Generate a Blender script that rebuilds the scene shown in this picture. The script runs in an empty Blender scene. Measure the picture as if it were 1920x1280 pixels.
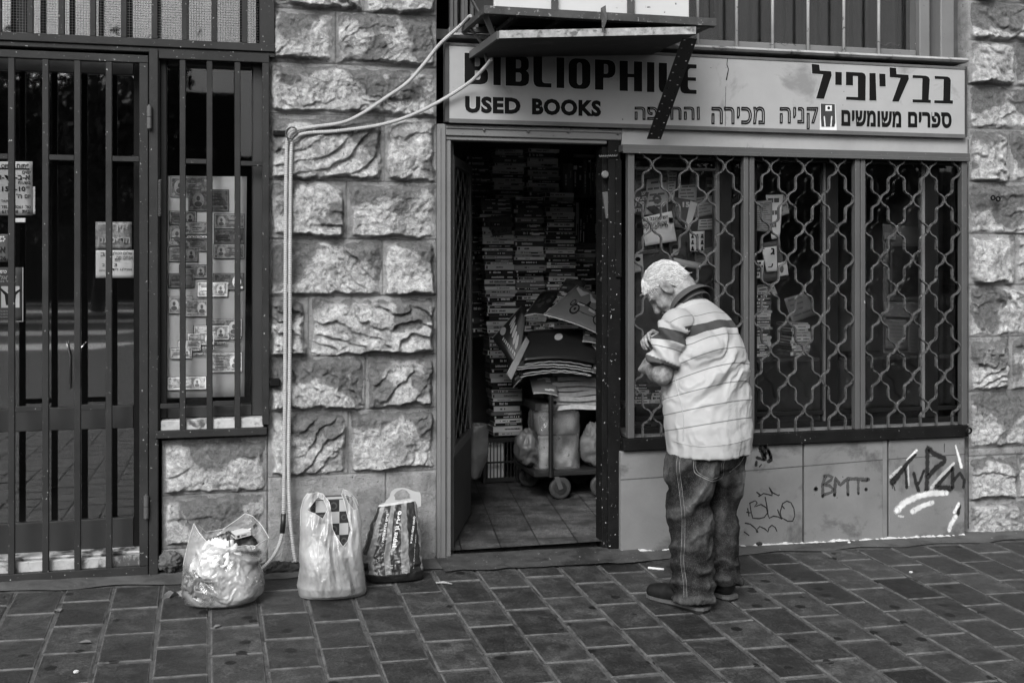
import bpy, bmesh, math, random
import numpy as np
from mathutils import Vector, Matrix
from mathutils.bvhtree import BVHTree
from mathutils.geometry import tessellate_polygon
random.seed(11)
RNG = np.random.default_rng(5)
S = bpy.context.scene
COL = S.collection
R = math.radians

# ------------------------------------------------------------------ camera, light, exposure
F_PX, CX, HY, YAW, DIST, EYE = 2200., 960., 490., R(14.5), 6.11, 1.55
cam = bpy.data.cameras.new('camera')
cam.sensor_width = 36.0
cam.lens = 36.0 * F_PX / 1920.0
cam.shift_y = -(640.0 - HY) / 1920.0
cam.clip_start, cam.clip_end = 0.05, 400.0
camo = bpy.data.objects.new('camera', cam)
COL.objects.link(camo)
camo.location = (0.0, -DIST, EYE)
camo.rotation_euler = (R(90), 0, -YAW)
S.camera = camo

SUN_EL, SUN_AZ = 39.0, 212.0          # degrees; azimuth measured from +Y towards +X
w = bpy.data.worlds.new('World'); S.world = w; w.use_nodes = True
nt = w.node_tree; nt.nodes.clear()
sky = nt.nodes.new('ShaderNodeTexSky'); sky.sky_type = 'NISHITA'; sky.sun_disc = False
sky.sun_elevation = R(SUN_EL); sky.sun_rotation = R(SUN_AZ)
sky.air_density = 1.0; sky.dust_density = 4.0
bw = nt.nodes.new('ShaderNodeRGBToBW'); bg = nt.nodes.new('ShaderNodeBackground'); wo = nt.nodes.new('ShaderNodeOutputWorld')
nt.links.new(sky.outputs[0], bw.inputs[0]); nt.links.new(bw.outputs[0], bg.inputs[0]); nt.links.new(bg.outputs[0], wo.inputs[0])
bg.inputs[1].default_value = 0.15
sl = bpy.data.lights.new('sun', 'SUN'); sl.energy = 2.3; sl.angle = R(26); sl.color = (1, 1, 1)
so = bpy.data.objects.new('sun', sl); COL.objects.link(so)
_az, _el = R(SUN_AZ), R(SUN_EL)
sdir = Vector((math.sin(_az) * math.cos(_el), math.cos(_az) * math.cos(_el), math.sin(_el)))
so.rotation_euler = sdir.to_track_quat('Z', 'Y').to_euler(); so.location = sdir * 30
S.view_settings.view_transform = 'Standard'; S.view_settings.look = 'None'
S.view_settings.exposure = 0.62; S.view_settings.gamma = 1.0
S.cycles.max_bounces = 8; S.cycles.transparent_max_bounces = 16
S.cycles.caustics_reflective = False; S.cycles.caustics_refractive = False

# ------------------------------------------------------------------ picture measurements -> the real planes of the place
_s, _c = math.sin(YAW), math.cos(YAW)
def at(px, py, Y=0.0):
    """point of the plane Y=const (parallel to the shop front) that was measured at this spot of the photograph"""
    u = (px - CX) / F_PX; v = (HY - py) / F_PX
    dx = _s + u * _c; dy = _c - u * _s
    t = (Y + DIST) / dy
    return Vector((t * dx, Y, EYE + t * v))
def ax(px, Y=0.0): return at(px, HY, Y).x
def az(px, py, Y=0.0): return at(px, py, Y).z
GA, GX, GY = -0.002, -0.0155, 0.04
def gz(X, Y): return GA + GX * X + GY * min(Y, 0.0)

# ------------------------------------------------------------------ noise
_perm = np.random.default_rng(3).permutation(256); _perm = np.concatenate([_perm, _perm, _perm])
_gr = np.random.default_rng(4).normal(size=(256, 3)); _gr /= np.linalg.norm(_gr, axis=1)[:, None]
def pnoise(P):
    P = np.asarray(P, float); i = np.floor(P).astype(int); f = P - i; i &= 255
    u = f * f * f * (f * (f * 6 - 15) + 10)
    def g(a, b, c):
        h = _perm[_perm[_perm[(i[..., 0] + a) & 255] + ((i[..., 1] + b) & 255)] + ((i[..., 2] + c) & 255)] & 255
        return (_gr[h] * (f - np.array([a, b, c]))).sum(-1)
    x0 = g(0,0,0) * (1-u[...,0]) + g(1,0,0) * u[...,0]; x1 = g(0,1,0) * (1-u[...,0]) + g(1,1,0) * u[...,0]
    x2 = g(0,0,1) * (1-u[...,0]) + g(1,0,1) * u[...,0]; x3 = g(0,1,1) * (1-u[...,0]) + g(1,1,1) * u[...,0]
    y0 = x0 * (1-u[...,1]) + x1 * u[...,1]; y1 = x2 * (1-u[...,1]) + x3 * u[...,1]
    return (y0 * (1-u[...,2]) + y1 * u[...,2]) * 1.4
def fbm(P, n=4, lac=2.1, gain=0.5):
    a, s, out = 1.0, 0.0, 0.0
    for k in range(n):
        out = out + a * pnoise(P * lac ** k + 17.3 * k); s += a; a *= gain
    return out / s
def ridged(P, n=4, lac=2.1, gain=0.5):
    a, s, out = 1.0, 0.0, 0.0
    for k in range(n):
        out = out + a * (1 - np.abs(pnoise(P * lac ** k + 9.1 * k)) * 2); s += a; a *= gain
    return out / s

# ------------------------------------------------------------------ materials (the photograph is black and white: all greys)
def g4(v): return (v, v, v, 1.0)
class NT:
    def __init__(self, name):
        self.m = bpy.data.materials.new(name); self.m.use_nodes = True
        self.t = self.m.node_tree; self.t.nodes.clear()
        self.out = self.n('ShaderNodeOutputMaterial')
    def n(self, typ, **kw):
        nd = self.t.nodes.new(typ)
        for k, v in kw.items(): setattr(nd, k, v)
        return nd
    def l(self, a, b): self.t.links.new(a, b)
    def coords(self):
        tc = self.n('ShaderNodeTexCoord'); oi = self.n('ShaderNodeObjectInfo')
        mu = self.n('ShaderNodeVectorMath', operation='SCALE'); mu.inputs[0].default_value = (7.1, 3.3, 5.7)
        self.l(oi.outputs['Random'], mu.inputs['Scale'])
        ad = self.n('ShaderNodeVectorMath', operation='ADD')
        self.l(tc.outputs['Object'], ad.inputs[0]); self.l(mu.outputs[0], ad.inputs[1])
        return ad.outputs[0]
    def noise(self, vec, scale, detail=4, rough=.55, dist=0.0):
        nd = self.n('ShaderNodeTexNoise'); nd.inputs['Scale'].default_value = scale; nd.inputs['Detail'].default_value = detail
        nd.inputs['Roughness'].default_value = rough; nd.inputs['Distortion'].default_value = dist
        self.l(vec, nd.inputs['Vector']); return nd.outputs['Fac']
    def ramp(self, fac, stops, interp='LINEAR'):
        r = self.n('ShaderNodeValToRGB'); cr = r.color_ramp; cr.interpolation = interp
        while len(cr.elements) < len(stops): cr.elements.new(0.5)
        for e, (p, v) in zip(cr.elements, stops): e.position = p; e.color = g4(v)
        self.l(fac, r.inputs[0]); return r.outputs[0]
    def math(self, op, a, b=None):
        m = self.n('ShaderNodeMath', operation=op)
        for k, x in enumerate((a, b)):
            if x is None: continue
            if isinstance(x, (int, float)): m.inputs[k].default_value = x
            else: self.l(x, m.inputs[k])
        return m.outputs[0]
    def mix(self, fac, a, b):
        m = self.n('ShaderNodeMix', data_type='RGBA')
        for sock, x in ((m.inputs[0], fac), (m.inputs[6], a), (m.inputs[7], b)):
            if isinstance(x, (int, float)): sock.default_value = x if sock is m.inputs[0] else g4(x)
            else: self.l(x, sock)
        return m.outputs[2]
    def bsdf(self, col, rough=.6, metal=0., spec=.4, bump=None, bstr=.2, bdist=.01):
        b = self.n('ShaderNodeBsdfPrincipled')
        if isinstance(col, (int, float)): b.inputs['Base Color'].default_value = g4(col)
        else: self.l(col, b.inputs['Base Color'])
        if isinstance(rough, (int, float)): b.inputs['Roughness'].default_value = rough
        else: self.l(rough, b.inputs['Roughness'])
        b.inputs['Metallic'].default_value = metal; b.inputs['Specular IOR Level'].default_value = spec
        if bump is not None:
            bp = self.n('ShaderNodeBump'); bp.inputs['Strength'].default_value = bstr; bp.inputs['Distance'].default_value = bdist
            self.l(bump, bp.inputs['Height']); self.l(bp.outputs[0], b.inputs['Normal'])
        self.l(b.outputs[0], self.out.inputs[0]); return b
_mats = {}
def M(name, v=.3, rough=.6, var=.3, scale=6., bump=.15, bscale=90., metal=0., spec=.4, chip=None, chip_amt=.36, chip_scale=45., stain=None, stain_amt=.42, stain_scale=3.):
    """general weathered surface: tone variation, worn chips and stains with shapes of their own, fine bump"""
    if name in _mats: return _mats[name]
    T = NT(name); vec = T.coords()
    n1 = T.noise(vec, scale, 5, .6)
    col = T.ramp(n1, [(.25, v * (1 - var)), (.75, v * (1 + var))])
    if stain is not None:
        n3 = T.noise(vec, stain_scale, 6, .65, .4)
        col = T.mix(T.ramp(n3, [(stain_amt - .06, 1), (stain_amt + .04, 0)]), col, stain)
    if chip is not None:
        n2 = T.noise(vec, chip_scale, 3, .6)
        col = T.mix(T.ramp(n2, [(chip_amt - .02, 1), (chip_amt + .015, 0)]), col, chip)
    T.bsdf(col, rough, metal, spec, T.noise(vec, bscale, 3), bump, .004)
    _mats[name] = T.m; return T.m
def glass(name, refl=1.0, tint=.9, ior=1.5):
    if name in _mats: return _mats[name]
    T = NT(name); fr = T.n('ShaderNodeFresnel'); fr.inputs[0].default_value = ior
    tr = T.n('ShaderNodeBsdfTransparent'); tr.inputs[0].default_value = g4(tint)
    gl = T.n('ShaderNodeBsdfGlossy'); gl.inputs['Roughness'].default_value = .02; gl.inputs[0].default_value = g4(refl)
    mx = T.n('ShaderNodeMixShader'); T.l(fr.outputs[0], mx.inputs[0]); T.l(tr.outputs[0], mx.inputs[1]); T.l(gl.outputs[0], mx.inputs[2])
    T.l(mx.outputs[0], T.out.inputs[0]); _mats[name] = T.m; return T.m
def plastic_film(name, v=.75, clear=.35, rough=.25):
    if name in _mats: return _mats[name]
    T = NT(name); vec = T.coords()
    bmp = T.n('ShaderNodeBump'); bmp.inputs['Strength'].default_value = .35; bmp.inputs['Distance'].default_value = .01
    T.l(T.noise(vec, 28, 5, .6, 1.2), bmp.inputs['Height'])
    d = T.n('ShaderNodeBsdfDiffuse'); d.inputs[0].default_value = g4(v); T.l(bmp.outputs[0], d.inputs['Normal'])
    tl = T.n('ShaderNodeBsdfTranslucent'); tl.inputs[0].default_value = g4(v)
    m1 = T.n('ShaderNodeMixShader'); m1.inputs[0].default_value = .4; T.l(d.outputs[0], m1.inputs[1]); T.l(tl.outputs[0], m1.inputs[2])
    tr = T.n('ShaderNodeBsdfTransparent')
    m2 = T.n('ShaderNodeMixShader'); T.l(m1.outputs[0], m2.inputs[1]); T.l(tr.outputs[0], m2.inputs[2])
    T.l(T.ramp(T.noise(vec, 9, 4), [(.3, max(0, clear - .2)), (.7, clear + .2)]), m2.inputs[0])
    gl = T.n('ShaderNodeBsdfGlossy'); gl.inputs['Roughness'].default_value = rough; T.l(bmp.outputs[0], gl.inputs['Normal'])
    fr = T.n('ShaderNodeFresnel'); fr.inputs[0].default_value = 1.5
    m3 = T.n('ShaderNodeMixShader'); T.l(fr.outputs[0], m3.inputs[0]); T.l(m2.outputs[0], m3.inputs[1]); T.l(gl.outputs[0], m3.inputs[2])
    T.l(m3.outputs[0], T.out.inputs[0]); _mats[name] = T.m; return T.m

# ------------------------------------------------------------------ mesh building
class MB:
    def __init__(s): s.v = []; s.f = []; s.m = []
    def add(s, vs, fs, m=0):
        b = len(s.v); s.v += [tuple(p) for p in vs]; s.f += [tuple(i + b for i in f) for f in fs]; s.m += [m] * len(fs); return s
    def box(s, x0, x1, y0, y1, z0, z1, m=0):
        x0, x1 = min(x0, x1), max(x0, x1); y0, y1 = min(y0, y1), max(y0, y1); z0, z1 = min(z0, z1), max(z0, z1)
        return s.add([(x0,y0,z0),(x1,y0,z0),(x1,y1,z0),(x0,y1,z0),(x0,y0,z1),(x1,y0,z1),(x1,y1,z1),(x0,y1,z1)],
                     [(0,3,2,1),(4,5,6,7),(0,1,5,4),(1,2,6,5),(2,3,7,6),(3,0,4,7)], m)
    def obox(s, c, hx, hy, hz, m=0):
        c, hx, hy, hz = map(Vector, (c, hx, hy, hz))
        return s.add([c-hx-hy-hz, c+hx-hy-hz, c+hx+hy-hz, c-hx+hy-hz, c-hx-hy+hz, c+hx-hy+hz, c+hx+hy+hz, c-hx+hy+hz],
                     [(0,3,2,1),(4,5,6,7),(0,1,5,4),(1,2,6,5),(2,3,7,6),(3,0,4,7)], m)
    def bar(s, p, q, wdt, dep, side=(1,0,0), m=0):
        p, q = Vector(p), Vector(q); d = (q - p); L = d.length; d.normalize(); sd = Vector(side); sd = (sd - d * sd.dot(d)).normalized()
        return s.obox((p + q) / 2, sd * wdt / 2, d.cross(sd) * dep / 2, d * L / 2, m)
    def tube(s, pts, r, n=8, m=0, caps=True):
        pts = [Vector(p) for p in pts]; N = len(pts); rr = r if hasattr(r, '__len__') else [r] * N
        b = len(s.v); nrm = None
        for i, p in enumerate(pts):
            d = (pts[min(i+1, N-1)] - pts[max(i-1, 0)])
            d = d.normalized() if d.length > 1e-9 else Vector((0,0,1))
            if nrm is None:
                nrm = d.orthogonal().normalized()
            else:
                nrm = nrm - d * nrm.dot(d); nrm = nrm.normalized() if nrm.length > 1e-6 else d.orthogonal().normalized()
            bn = d.cross(nrm)
            for k in range(n):
                a = 2 * math.pi * k / n; s.v.append(tuple(p + (nrm * math.cos(a) + bn * math.sin(a)) * rr[i]))
        for i in range(N - 1):
            for k in range(n):
                k2 = (k + 1) % n; s.f.append((b+i*n+k, b+i*n+k2, b+(i+1)*n+k2, b+(i+1)*n+k)); s.m.append(m)
        if caps:
            s.f.append(tuple(b + k for k in reversed(range(n)))); s.m.append(m)
            s.f.append(tuple(b + (N-1)*n + k for k in range(n))); s.m.append(m)
        return s
    def strip(s, pts, th, y0, y1, m=0):
        """flat bar bent along a path of the XZ plane"""
        P = [Vector((p[0], p[1])) for p in pts]; N = len(P); b = len(s.v)
        for i in range(N):
            d = (P[min(i+1, N-1)] - P[max(i-1, 0)]).normalized(); n = Vector((-d.y, d.x)) * th / 2
            for q, y in ((P[i]+n, y0), (P[i]-n, y0), (P[i]-n, y1), (P[i]+n, y1)): s.v.append((q.x, y, q.y))
        for i in range(N - 1):
            for k in range(4):
                k2 = (k + 1) % 4; s.f.append((b+i*4+k, b+i*4+k2, b+(i+1)*4+k2, b+(i+1)*4+k)); s.m.append(m)
        s.f.append((b+3, b+2, b+1, b)); s.m.append(m); e = b + (N-1)*4; s.f.append((e, e+1, e+2, e+3)); s.m.append(m)
        return s
    def prism(s, poly, y0, y1, m=0):
        n = len(poly); b = len(s.v)
        for y in (y0, y1): s.v += [(p[0], y, p[1]) for p in poly]
        s.f.append(tuple(b + k for k in range(n))); s.m.append(m); s.f.append(tuple(b + n + k for k in reversed(range(n)))); s.m.append(m)
        for k in range(n): k2 = (k+1) % n; s.f.append((b+k2, b+k, b+n+k, b+n+k2)); s.m.append(m)
        return s
    def cyl(s, p, q, r, n=16, m=0, r2=None): return s.tube([p, q], [r, r if r2 is None else r2], n, m)
    def lathe(s, c, prof, n=20, m=0, axis='Z'):
        b = len(s.v); N = len(prof)
        for (r, h) in prof:
            for k in range(n):
                a = 2*math.pi*k/n; u, v = r*math.cos(a), r*math.sin(a)
                o = (u, v, h) if axis == 'Z' else ((u, h, v) if axis == 'Y' else (h, u, v)); s.v.append((c[0]+o[0], c[1]+o[1], c[2]+o[2]))
        for i in range(N-1):
            for k in range(n): k2=(k+1)%n; s.f.append((b+i*n+k, b+i*n+k2, b+(i+1)*n+k2, b+(i+1)*n+k)); s.m.append(m)
        s.f.append(tuple(b+k for k in reversed(range(n)))); s.m.append(m); s.f.append(tuple(b+(N-1)*n+k for k in range(n))); s.m.append(m)
        return s
    def grid(s, fn, nu, nv, m=0, closed_u=False):
        b = len(s.v); U = nu if closed_u else nu + 1
        for j in range(nv + 1):
            for i in range(U): s.v.append(tuple(fn(i / nu, j / nv)))
        for j in range(nv):
            for i in range(nu):
                i2 = (i + 1) % U; s.f.append((b+j*U+i, b+j*U+i2, b+(j+1)*U+i2, b+(j+1)*U+i)); s.m.append(m)
        return s
    def mesh(s, name, mats):
        me = bpy.data.meshes.new(name); me.from_pydata(s.v, [], s.f)
        for mt in (mats if isinstance(mats, (list, tuple)) else [mats]): me.materials.append(mt)
        if len(me.polygons): me.polygons.foreach_set('material_index', s.m)
        return me
    def build(s, name, mats, parent=None, smooth=False, bevel=0., recalc=True, solid=0.):
        me = s.mesh(name, mats)
        if recalc:
            bm = bmesh.new(); bm.from_mesh(me); bmesh.ops.recalc_face_normals(bm, faces=bm.faces); bm.to_mesh(me); bm.free()
        return link(name, me, parent, smooth, bevel, solid)
def link(name, me, parent=None, smooth=False, bevel=0., solid=0.):
    if smooth and len(me.polygons): me.polygons.foreach_set('use_smooth', [True] * len(me.polygons))
    o = bpy.data.objects.new(name, me); COL.objects.link(o)
    if parent is not None:
        o.parent = parent; o.matrix_parent_inverse = root_matrix(parent).inverted()
    if solid:
        md = o.modifiers.new('thickness', 'SOLIDIFY'); md.thickness = solid; md.offset = 0
    if bevel:
        md = o.modifiers.new('bevel', 'BEVEL'); md.width = bevel; md.segments = 1; md.limit_method = 'ANGLE'; md.angle_limit = R(40)
    return o
def root_matrix(o):
    m = o.matrix_basis.copy()
    while o.parent is not None:
        m = o.parent.matrix_basis @ o.matrix_parent_inverse @ m; o = o.parent
    return m
def tag(o, label, cat=None, group=None, kind=None):
    if label: o['label'] = label
    if cat: o['category'] = cat
    if group: o['group'] = group
    if kind: o['kind'] = kind
    return o
def thing(name, label, cat, loc=(0,0,0), group=None):
    o = bpy.data.objects.new(name, None); COL.objects.link(o); o.location = loc; o.empty_display_size = .1
    return tag(o, label, cat, group)
def struct(o, label=None): o['kind'] = 'structure'; o['label'] = label or o.name.replace('_', ' '); return o

# ------------------------------------------------------------------ lettering
def font_mesh(text, bold=0.0, outline=0.0):
    c = bpy.data.curves.new('lettering', 'FONT'); c.body = text; c.size = 1.0; c.resolution_u = 3; c.space_character = 1.0 + bold * 1.6
    if outline: c.fill_mode = 'NONE' if hasattr(c, 'fill_mode') else c.fill_mode; c.bevel_depth = outline; c.bevel_resolution = 0
    else: c.offset = bold; c.extrude = 0.0
    o = bpy.data.objects.new('lettering', c); COL.objects.link(o)
    dg = bpy.context.evaluated_depsgraph_get(); me = bpy.data.meshes.new_from_object(o.evaluated_get(dg))
    bpy.data.objects.remove(o); bpy.data.curves.remove(c)
    co = np.array([v.co for v in me.vertices]) if len(me.vertices) else np.zeros((1, 3))
    return me, co
def lettering(text, quad, mat, parent=None, name='lettering', bold=0.02, outline=0., thick=.0):
    """flat letters fitted into a quad of four 3-D corners (bottom left, bottom right, top right, top left)"""
    me, co = font_mesh(text, bold, outline)
    lo, hi = co.min(0), co.max(0); sz = np.maximum(hi - lo, 1e-6)
    uv = (co[:, :2] - lo[:2]) / sz[:2]; q = [np.array(p, float) for p in quad]
    nrm = np.cross(q[1] - q[0], q[3] - q[0]); nrm /= np.linalg.norm(nrm)
    P = ((1-uv[:,:1])*(1-uv[:,1:])*q[0] + uv[:,:1]*(1-uv[:,1:])*q[1] + uv[:,:1]*uv[:,1:]*q[2] + (1-uv[:,:1])*uv[:,1:]*q[3])
    if outline: P = P + nrm * ((co[:, 2:] - lo[2]) * .02)
    me.vertices.foreach_set('co', P.ravel()); me.materials.clear(); me.materials.append(mat)
    me.polygons.foreach_set('material_index', [0] * len(me.polygons)); me.name = name; me.update()
    return link(name, me, parent, solid=thick)
def quad(x0, y0, x1, y1, Y):                                      # picture box -> quad on plane Y
    return [at(x0, y1, Y), at(x1, y1, Y), at(x1, y0, Y), at(x0, y0, Y)]
def heb(s): return s[::-1]
def vmap(x, z, n=.0): pass
# ------------------------------------------------------------------ common materials
MET_DARK = M('gate_paint', .021, .55, .3, 6, .2, 130, .0, .16, chip=.30, chip_amt=.30, chip_scale=70)
MET_BLACK = M('black_paint', .008, .5, .4, 7, .2, 90, 0, .06, chip=.42, chip_amt=.305, chip_scale=60)
MET_MID = M('grey_paint', .062, .5, .15, 4, .1, 120, 0, .4, chip=.42, chip_amt=.28, chip_scale=60, stain=.07, stain_amt=.34, stain_scale=7)
MET_LIGHT = M('pale_paint', .125, .5, .14, 4, .1, 120, 0, .4, chip=.06, chip_amt=.29, chip_scale=50, stain=.13, stain_amt=.36, stain_scale=6)
MET_GRILLE = M('grille_paint', .065, .32, .5, 14, .35, 90, 0, .5, chip=.012, chip_amt=.42, chip_scale=60)
ALU = M('aluminium_frame', .035, .4, .2, 3, .05, 100, .2, .3)
BLACK = M('black_void', .004, .9, .2, spec=.05)
GLASS = glass('window_glass', .6, .985); GLASS_DOOR = glass('reflective_glass', .95, .97, 2.1)
INK = M('ink', .008, .8, .2, spec=.15)
PAPER = M('paper', .55, .8, .08, 5, .05)
PAPER_GREY = M('grey_paper', .22, .8, .12, 5, .05)

def np_mesh(name, V, Q, mats, attrs=None, smooth=True):
    V = np.asarray(V, np.float32); Q = np.asarray(Q, np.int32)
    me = bpy.data.meshes.new(name); me.vertices.add(len(V)); me.vertices.foreach_set('co', V.ravel())
    me.loops.add(Q.size); me.loops.foreach_set('vertex_index', Q.ravel()); me.polygons.add(len(Q))
    me.polygons.foreach_set('loop_start', np.arange(0, Q.size, Q.shape[1], dtype=np.int32))
    me.update(calc_edges=True); me.validate()
    for mt in (mats if isinstance(mats, (list, tuple)) else [mats]): me.materials.append(mt)
    if smooth: me.polygons.foreach_set('use_smooth', [True] * len(me.polygons))
    for k, a in (attrs or {}).items():
        at_ = me.attributes.new(k, 'FLOAT', 'POINT'); at_.data.foreach_set('value', np.asarray(a, np.float32))
    return me
def grid_quads(nx, ny):
    i = np.arange(nx - 1)[None, :] + np.arange(ny - 1)[:, None] * nx; i = i.ravel()
    return np.stack([i, i + 1, i + nx + 1, i + nx], 1)

# ------------------------------------------------------------------ pavement
def paver_material():
    T = NT('paving_block'); vec = T.coords(); a = T.n('ShaderNodeAttribute', attribute_name='tone')
    n1 = T.noise(vec, 9, 6, .65); fine = T.noise(vec, 160, 3, .7)
    col = T.ramp(n1, [(.2, .008), (.5, .021), (.8, .052)]); gr = T.noise(vec, 105, 4, .8); wn = T.n('ShaderNodeAttribute', attribute_name='worn').outputs['Fac']
    m = T.n('ShaderNodeMix', data_type='RGBA', blend_type='MULTIPLY'); m.inputs[0].default_value = 1
    T.l(col, m.inputs[6]); T.l(T.math('MULTIPLY', T.ramp(a.outputs['Fac'], [(0, .42), (1, 1.65)]), T.math('MULTIPLY', T.math('POWER', gr, 2.2), 5.0)), m.inputs[7])
    col = T.mix(T.ramp(fine, [(.56, 0), (.72, .6)]), m.outputs[2], .13)
    col = T.mix(T.ramp(T.noise(vec, 3.1, 7, .7), [(.37, .85), (.45, 0)]), col, .014)          # worn dark patches
    col = T.mix(T.math('MULTIPLY', wn, T.ramp(T.noise(vec, 13, 4, .7), [(.35, .1), (.6, .9)])), col, .11)
    vo = T.n('ShaderNodeTexVoronoi'); vo.inputs['Scale'].default_value = 7.5; vo.inputs['Randomness'].default_value = 1; T.l(vec, vo.inputs['Vector'])
    wob = T.math('ADD', vo.outputs['Distance'], T.math('MULTIPLY', T.noise(vec, 55, 3), .12))
    sp = T.math('MULTIPLY', T.ramp(wob, [(.24, 1), (.26, 0)]), T.ramp(vo.outputs['Color'], [(.42, 0), (.44, 1)]))
    col = T.mix(sp, col, .007)                                                              # old chewing gum
    T.bsdf(col, T.ramp(n1, [(.3, .38), (.7, .7)]), 0, .28, T.math('ADD', T.math('MULTIPLY', fine, .6), T.noise(vec, 40, 5, .7)), .5, .004)
    return T.m
PAVER = paver_material()
JOINT = M('paver_joint', .055, .9, .45, 30, .5, 160, stain=.018, stain_amt=.46, stain_scale=6)
mb = MB(); tones = []
PX, PY = .2195, .328
for k in range(-22, 44):
    xa, xb = .003 + PX * k, .003 + PX * (k + 1)
    off = -.545 if k % 2 == 0 else -.405
    j0 = -28; y = off + PY * 3
    while y > -7.0:
        ya, yb = y, y - PY; y -= PY
        top = -.20
        if yb > top - .03: continue
        ya = min(ya, top); g = .0062
        x0, x1, y0, y1 = xa + g, xb - g, yb + g * 1.5, ya - g * 1.5
        dz = random.gauss(0, .0012); tx, ty = random.gauss(0, .006), random.gauss(0, .004)
        cx, cy = (x0 + x1) / 2, (y0 + y1) / 2; vs = []
        for (ins, dd) in ((0, -.016), (.0, -.004), (.005, 0), (.0085, .0003)):
            for (px_, py_) in ((x0, y0), (x1, y0), (x1, y1), (x0, y1)):
                X = px_ + (ins if px_ < cx else -ins) + random.gauss(0, .0016); Y = py_ + (ins if py_ < cy else -ins)
                vs.append((X, Y, gz(X, Y) + dz + dd + tx * (X - cx) + ty * (Y - cy)))
        mb.add(vs, [(12,13,14,15)] + [(a*4+q, a*4+(q+1)%4, (a+1)*4+(q+1)%4, (a+1)*4+q) for a in (0,1,2) for q in range(4)])
        tones += [min(1, max(0, random.gauss(.5, .24)))] * 16
# the bedding sheet between the blocks
me = mb.mesh('pavement', [PAVER, JOINT])
at_ = me.attributes.new('tone', 'FLOAT', 'POINT'); at_.data.foreach_set('value', tones)
wa = me.attributes.new('worn', 'FLOAT', 'POINT'); wa.data.foreach_set('value', ([0.6] * 4 + [1.] * 4 + [.9] * 4 + [0.] * 4) * (len(tones) // 16))
pave = struct(link('pavement', me), 'grey brick paved pavement in front of the shops')
mb = MB()
def gpt(X, Y, d): return (X, Y, gz(X, Y) + d)
mb.grid(lambda u, v: gpt(-5 + 15 * u, -7 + 7.3 * v, -.0048), 30, 20)
struct(mb.build('paving_bed', JOINT), 'pale sand joints between the paving blocks')
CONC = M('kerb_concrete', .06, .9, .35, 5, .6, 70, stain=.035, stain_amt=.45, stain_scale=5, chip=.4, chip_amt=.27, chip_scale=40)
mb = MB(); mb.grid(lambda u, v: (lambda X, Y: (X, Y, gz(X, Y) + .003 + .004 * pnoise(np.array([X * 6, Y * 9, 1.]))))(-5 + 15 * u, -.205 + .5 * v + .02 * math.sin(u * 190)), 300, 10)
struct(mb.build('pavement_edge', CONC, smooth=True), 'uneven concrete strip along the foot of the shop fronts')
STEPM = M('threshold_stone', .04, .7, .5, 9, .7, 60, stain=.016, stain_amt=.47, stain_scale=5, chip=.3, chip_amt=.31, chip_scale=60)
mb = MB(); mb.grid(lambda u, v: (lambda X, Y: (X, Y, gz(X, Y) + .012 + .005 * pnoise(np.array([X * 5, Y * 7, 4.]))))(1.16 + 1.12 * u, .03 - (.30 + .05 * fbm(np.array([u * 6, 3., 1.]), 3)) * (1 - v)), 40, 16)
struct(mb.build('door_step', STEPM, smooth=True), 'dark worn stone in front of the bookshop door')

# road, crossing and far kerb behind the camera (what the shop windows mirror)
ASPH = M('asphalt', .05, .85, .2, 2, .3, 60)
WPAINT = M('road_paint', .6, .7, .25, 2, .1)
mb = MB(); mb.grid(lambda u, v: (-90 + 180 * u, -80 + 73 * v, -.42), 8, 8); struct(mb.build('road', ASPH), 'asphalt road before the shops')
mb = MB(); mb.box(-30, 30, -7.16, -7.0, -.6, -.275); struct(mb.build('kerb', CONC), 'kerb between pavement and road')
mb = MB()
for k, Y in enumerate((-24, -29.5, -36, -44, -53)):
    mb.add([(-20 + 2*k, Y, -.414), (-1.5, Y + .6, -.414), (-2.5, Y + 2.6, -.414), (-21 + 2*k, Y + 1.9, -.414)], [(0,1,2,3)])
struct(mb.build('crossing_marking', WPAINT), 'white stripes of the road crossing mirrored in the glass door')

# ------------------------------------------------------------------ rough stone walls
def stone_material():
    T = NT('rough_limestone'); vec = T.coords()
    a = T.n('ShaderNodeAttribute', attribute_name='patina').outputs['Fac']; b = T.n('ShaderNodeAttribute', attribute_name='margin').outputs['Fac']
    n = T.noise(vec, 30, 10, .78, .5); n2 = T.noise(vec, 7, 6, .7, .8)
    col = T.ramp(n, [(.3, .12), (.5, .38), (.68, .70)])
    col = T.mix(T.ramp(n2, [(.36, .8), (.5, 0)]), col, .19)
    col = T.mix(T.ramp(b, [(.2, 0), (.8, .85)]), col, T.ramp(n2, [(.3, .13), (.7, .30)]))
    edge = T.math('ADD', a, T.math('MULTIPLY', T.math('SUBTRACT', n, .5), .9))
    col = T.mix(T.ramp(edge, [(.37, 0), (.47, .92)]), col, T.ramp(n, [(.3, .045), (.7, .16)]))
    col = T.mix(T.ramp(T.noise(vec, 60, 3, .6), [(.29, .85), (.34, 0)]), col, .035)
    vo = T.n('ShaderNodeTexNoise'); vo.inputs['Scale'].default_value = 26; vo.inputs['Detail'].default_value = 9; vo.inputs['Roughness'].default_value = .72; vo.inputs['Distortion'].default_value = .9
    T.l(vec, vo.inputs['Vector'])
    T.bsdf(col, .85, 0, .25, T.math('ADD', vo.outputs['Fac'], T.math('MULTIPLY', T.noise(vec, 130, 4, .75), .7)), 1.0, .016)
    return T.m
STONE = stone_material()
def sstep(a, b, x): t = np.clip((x - a) / (b - a), 0, 1); return t * t * (3 - 2 * t)
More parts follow.
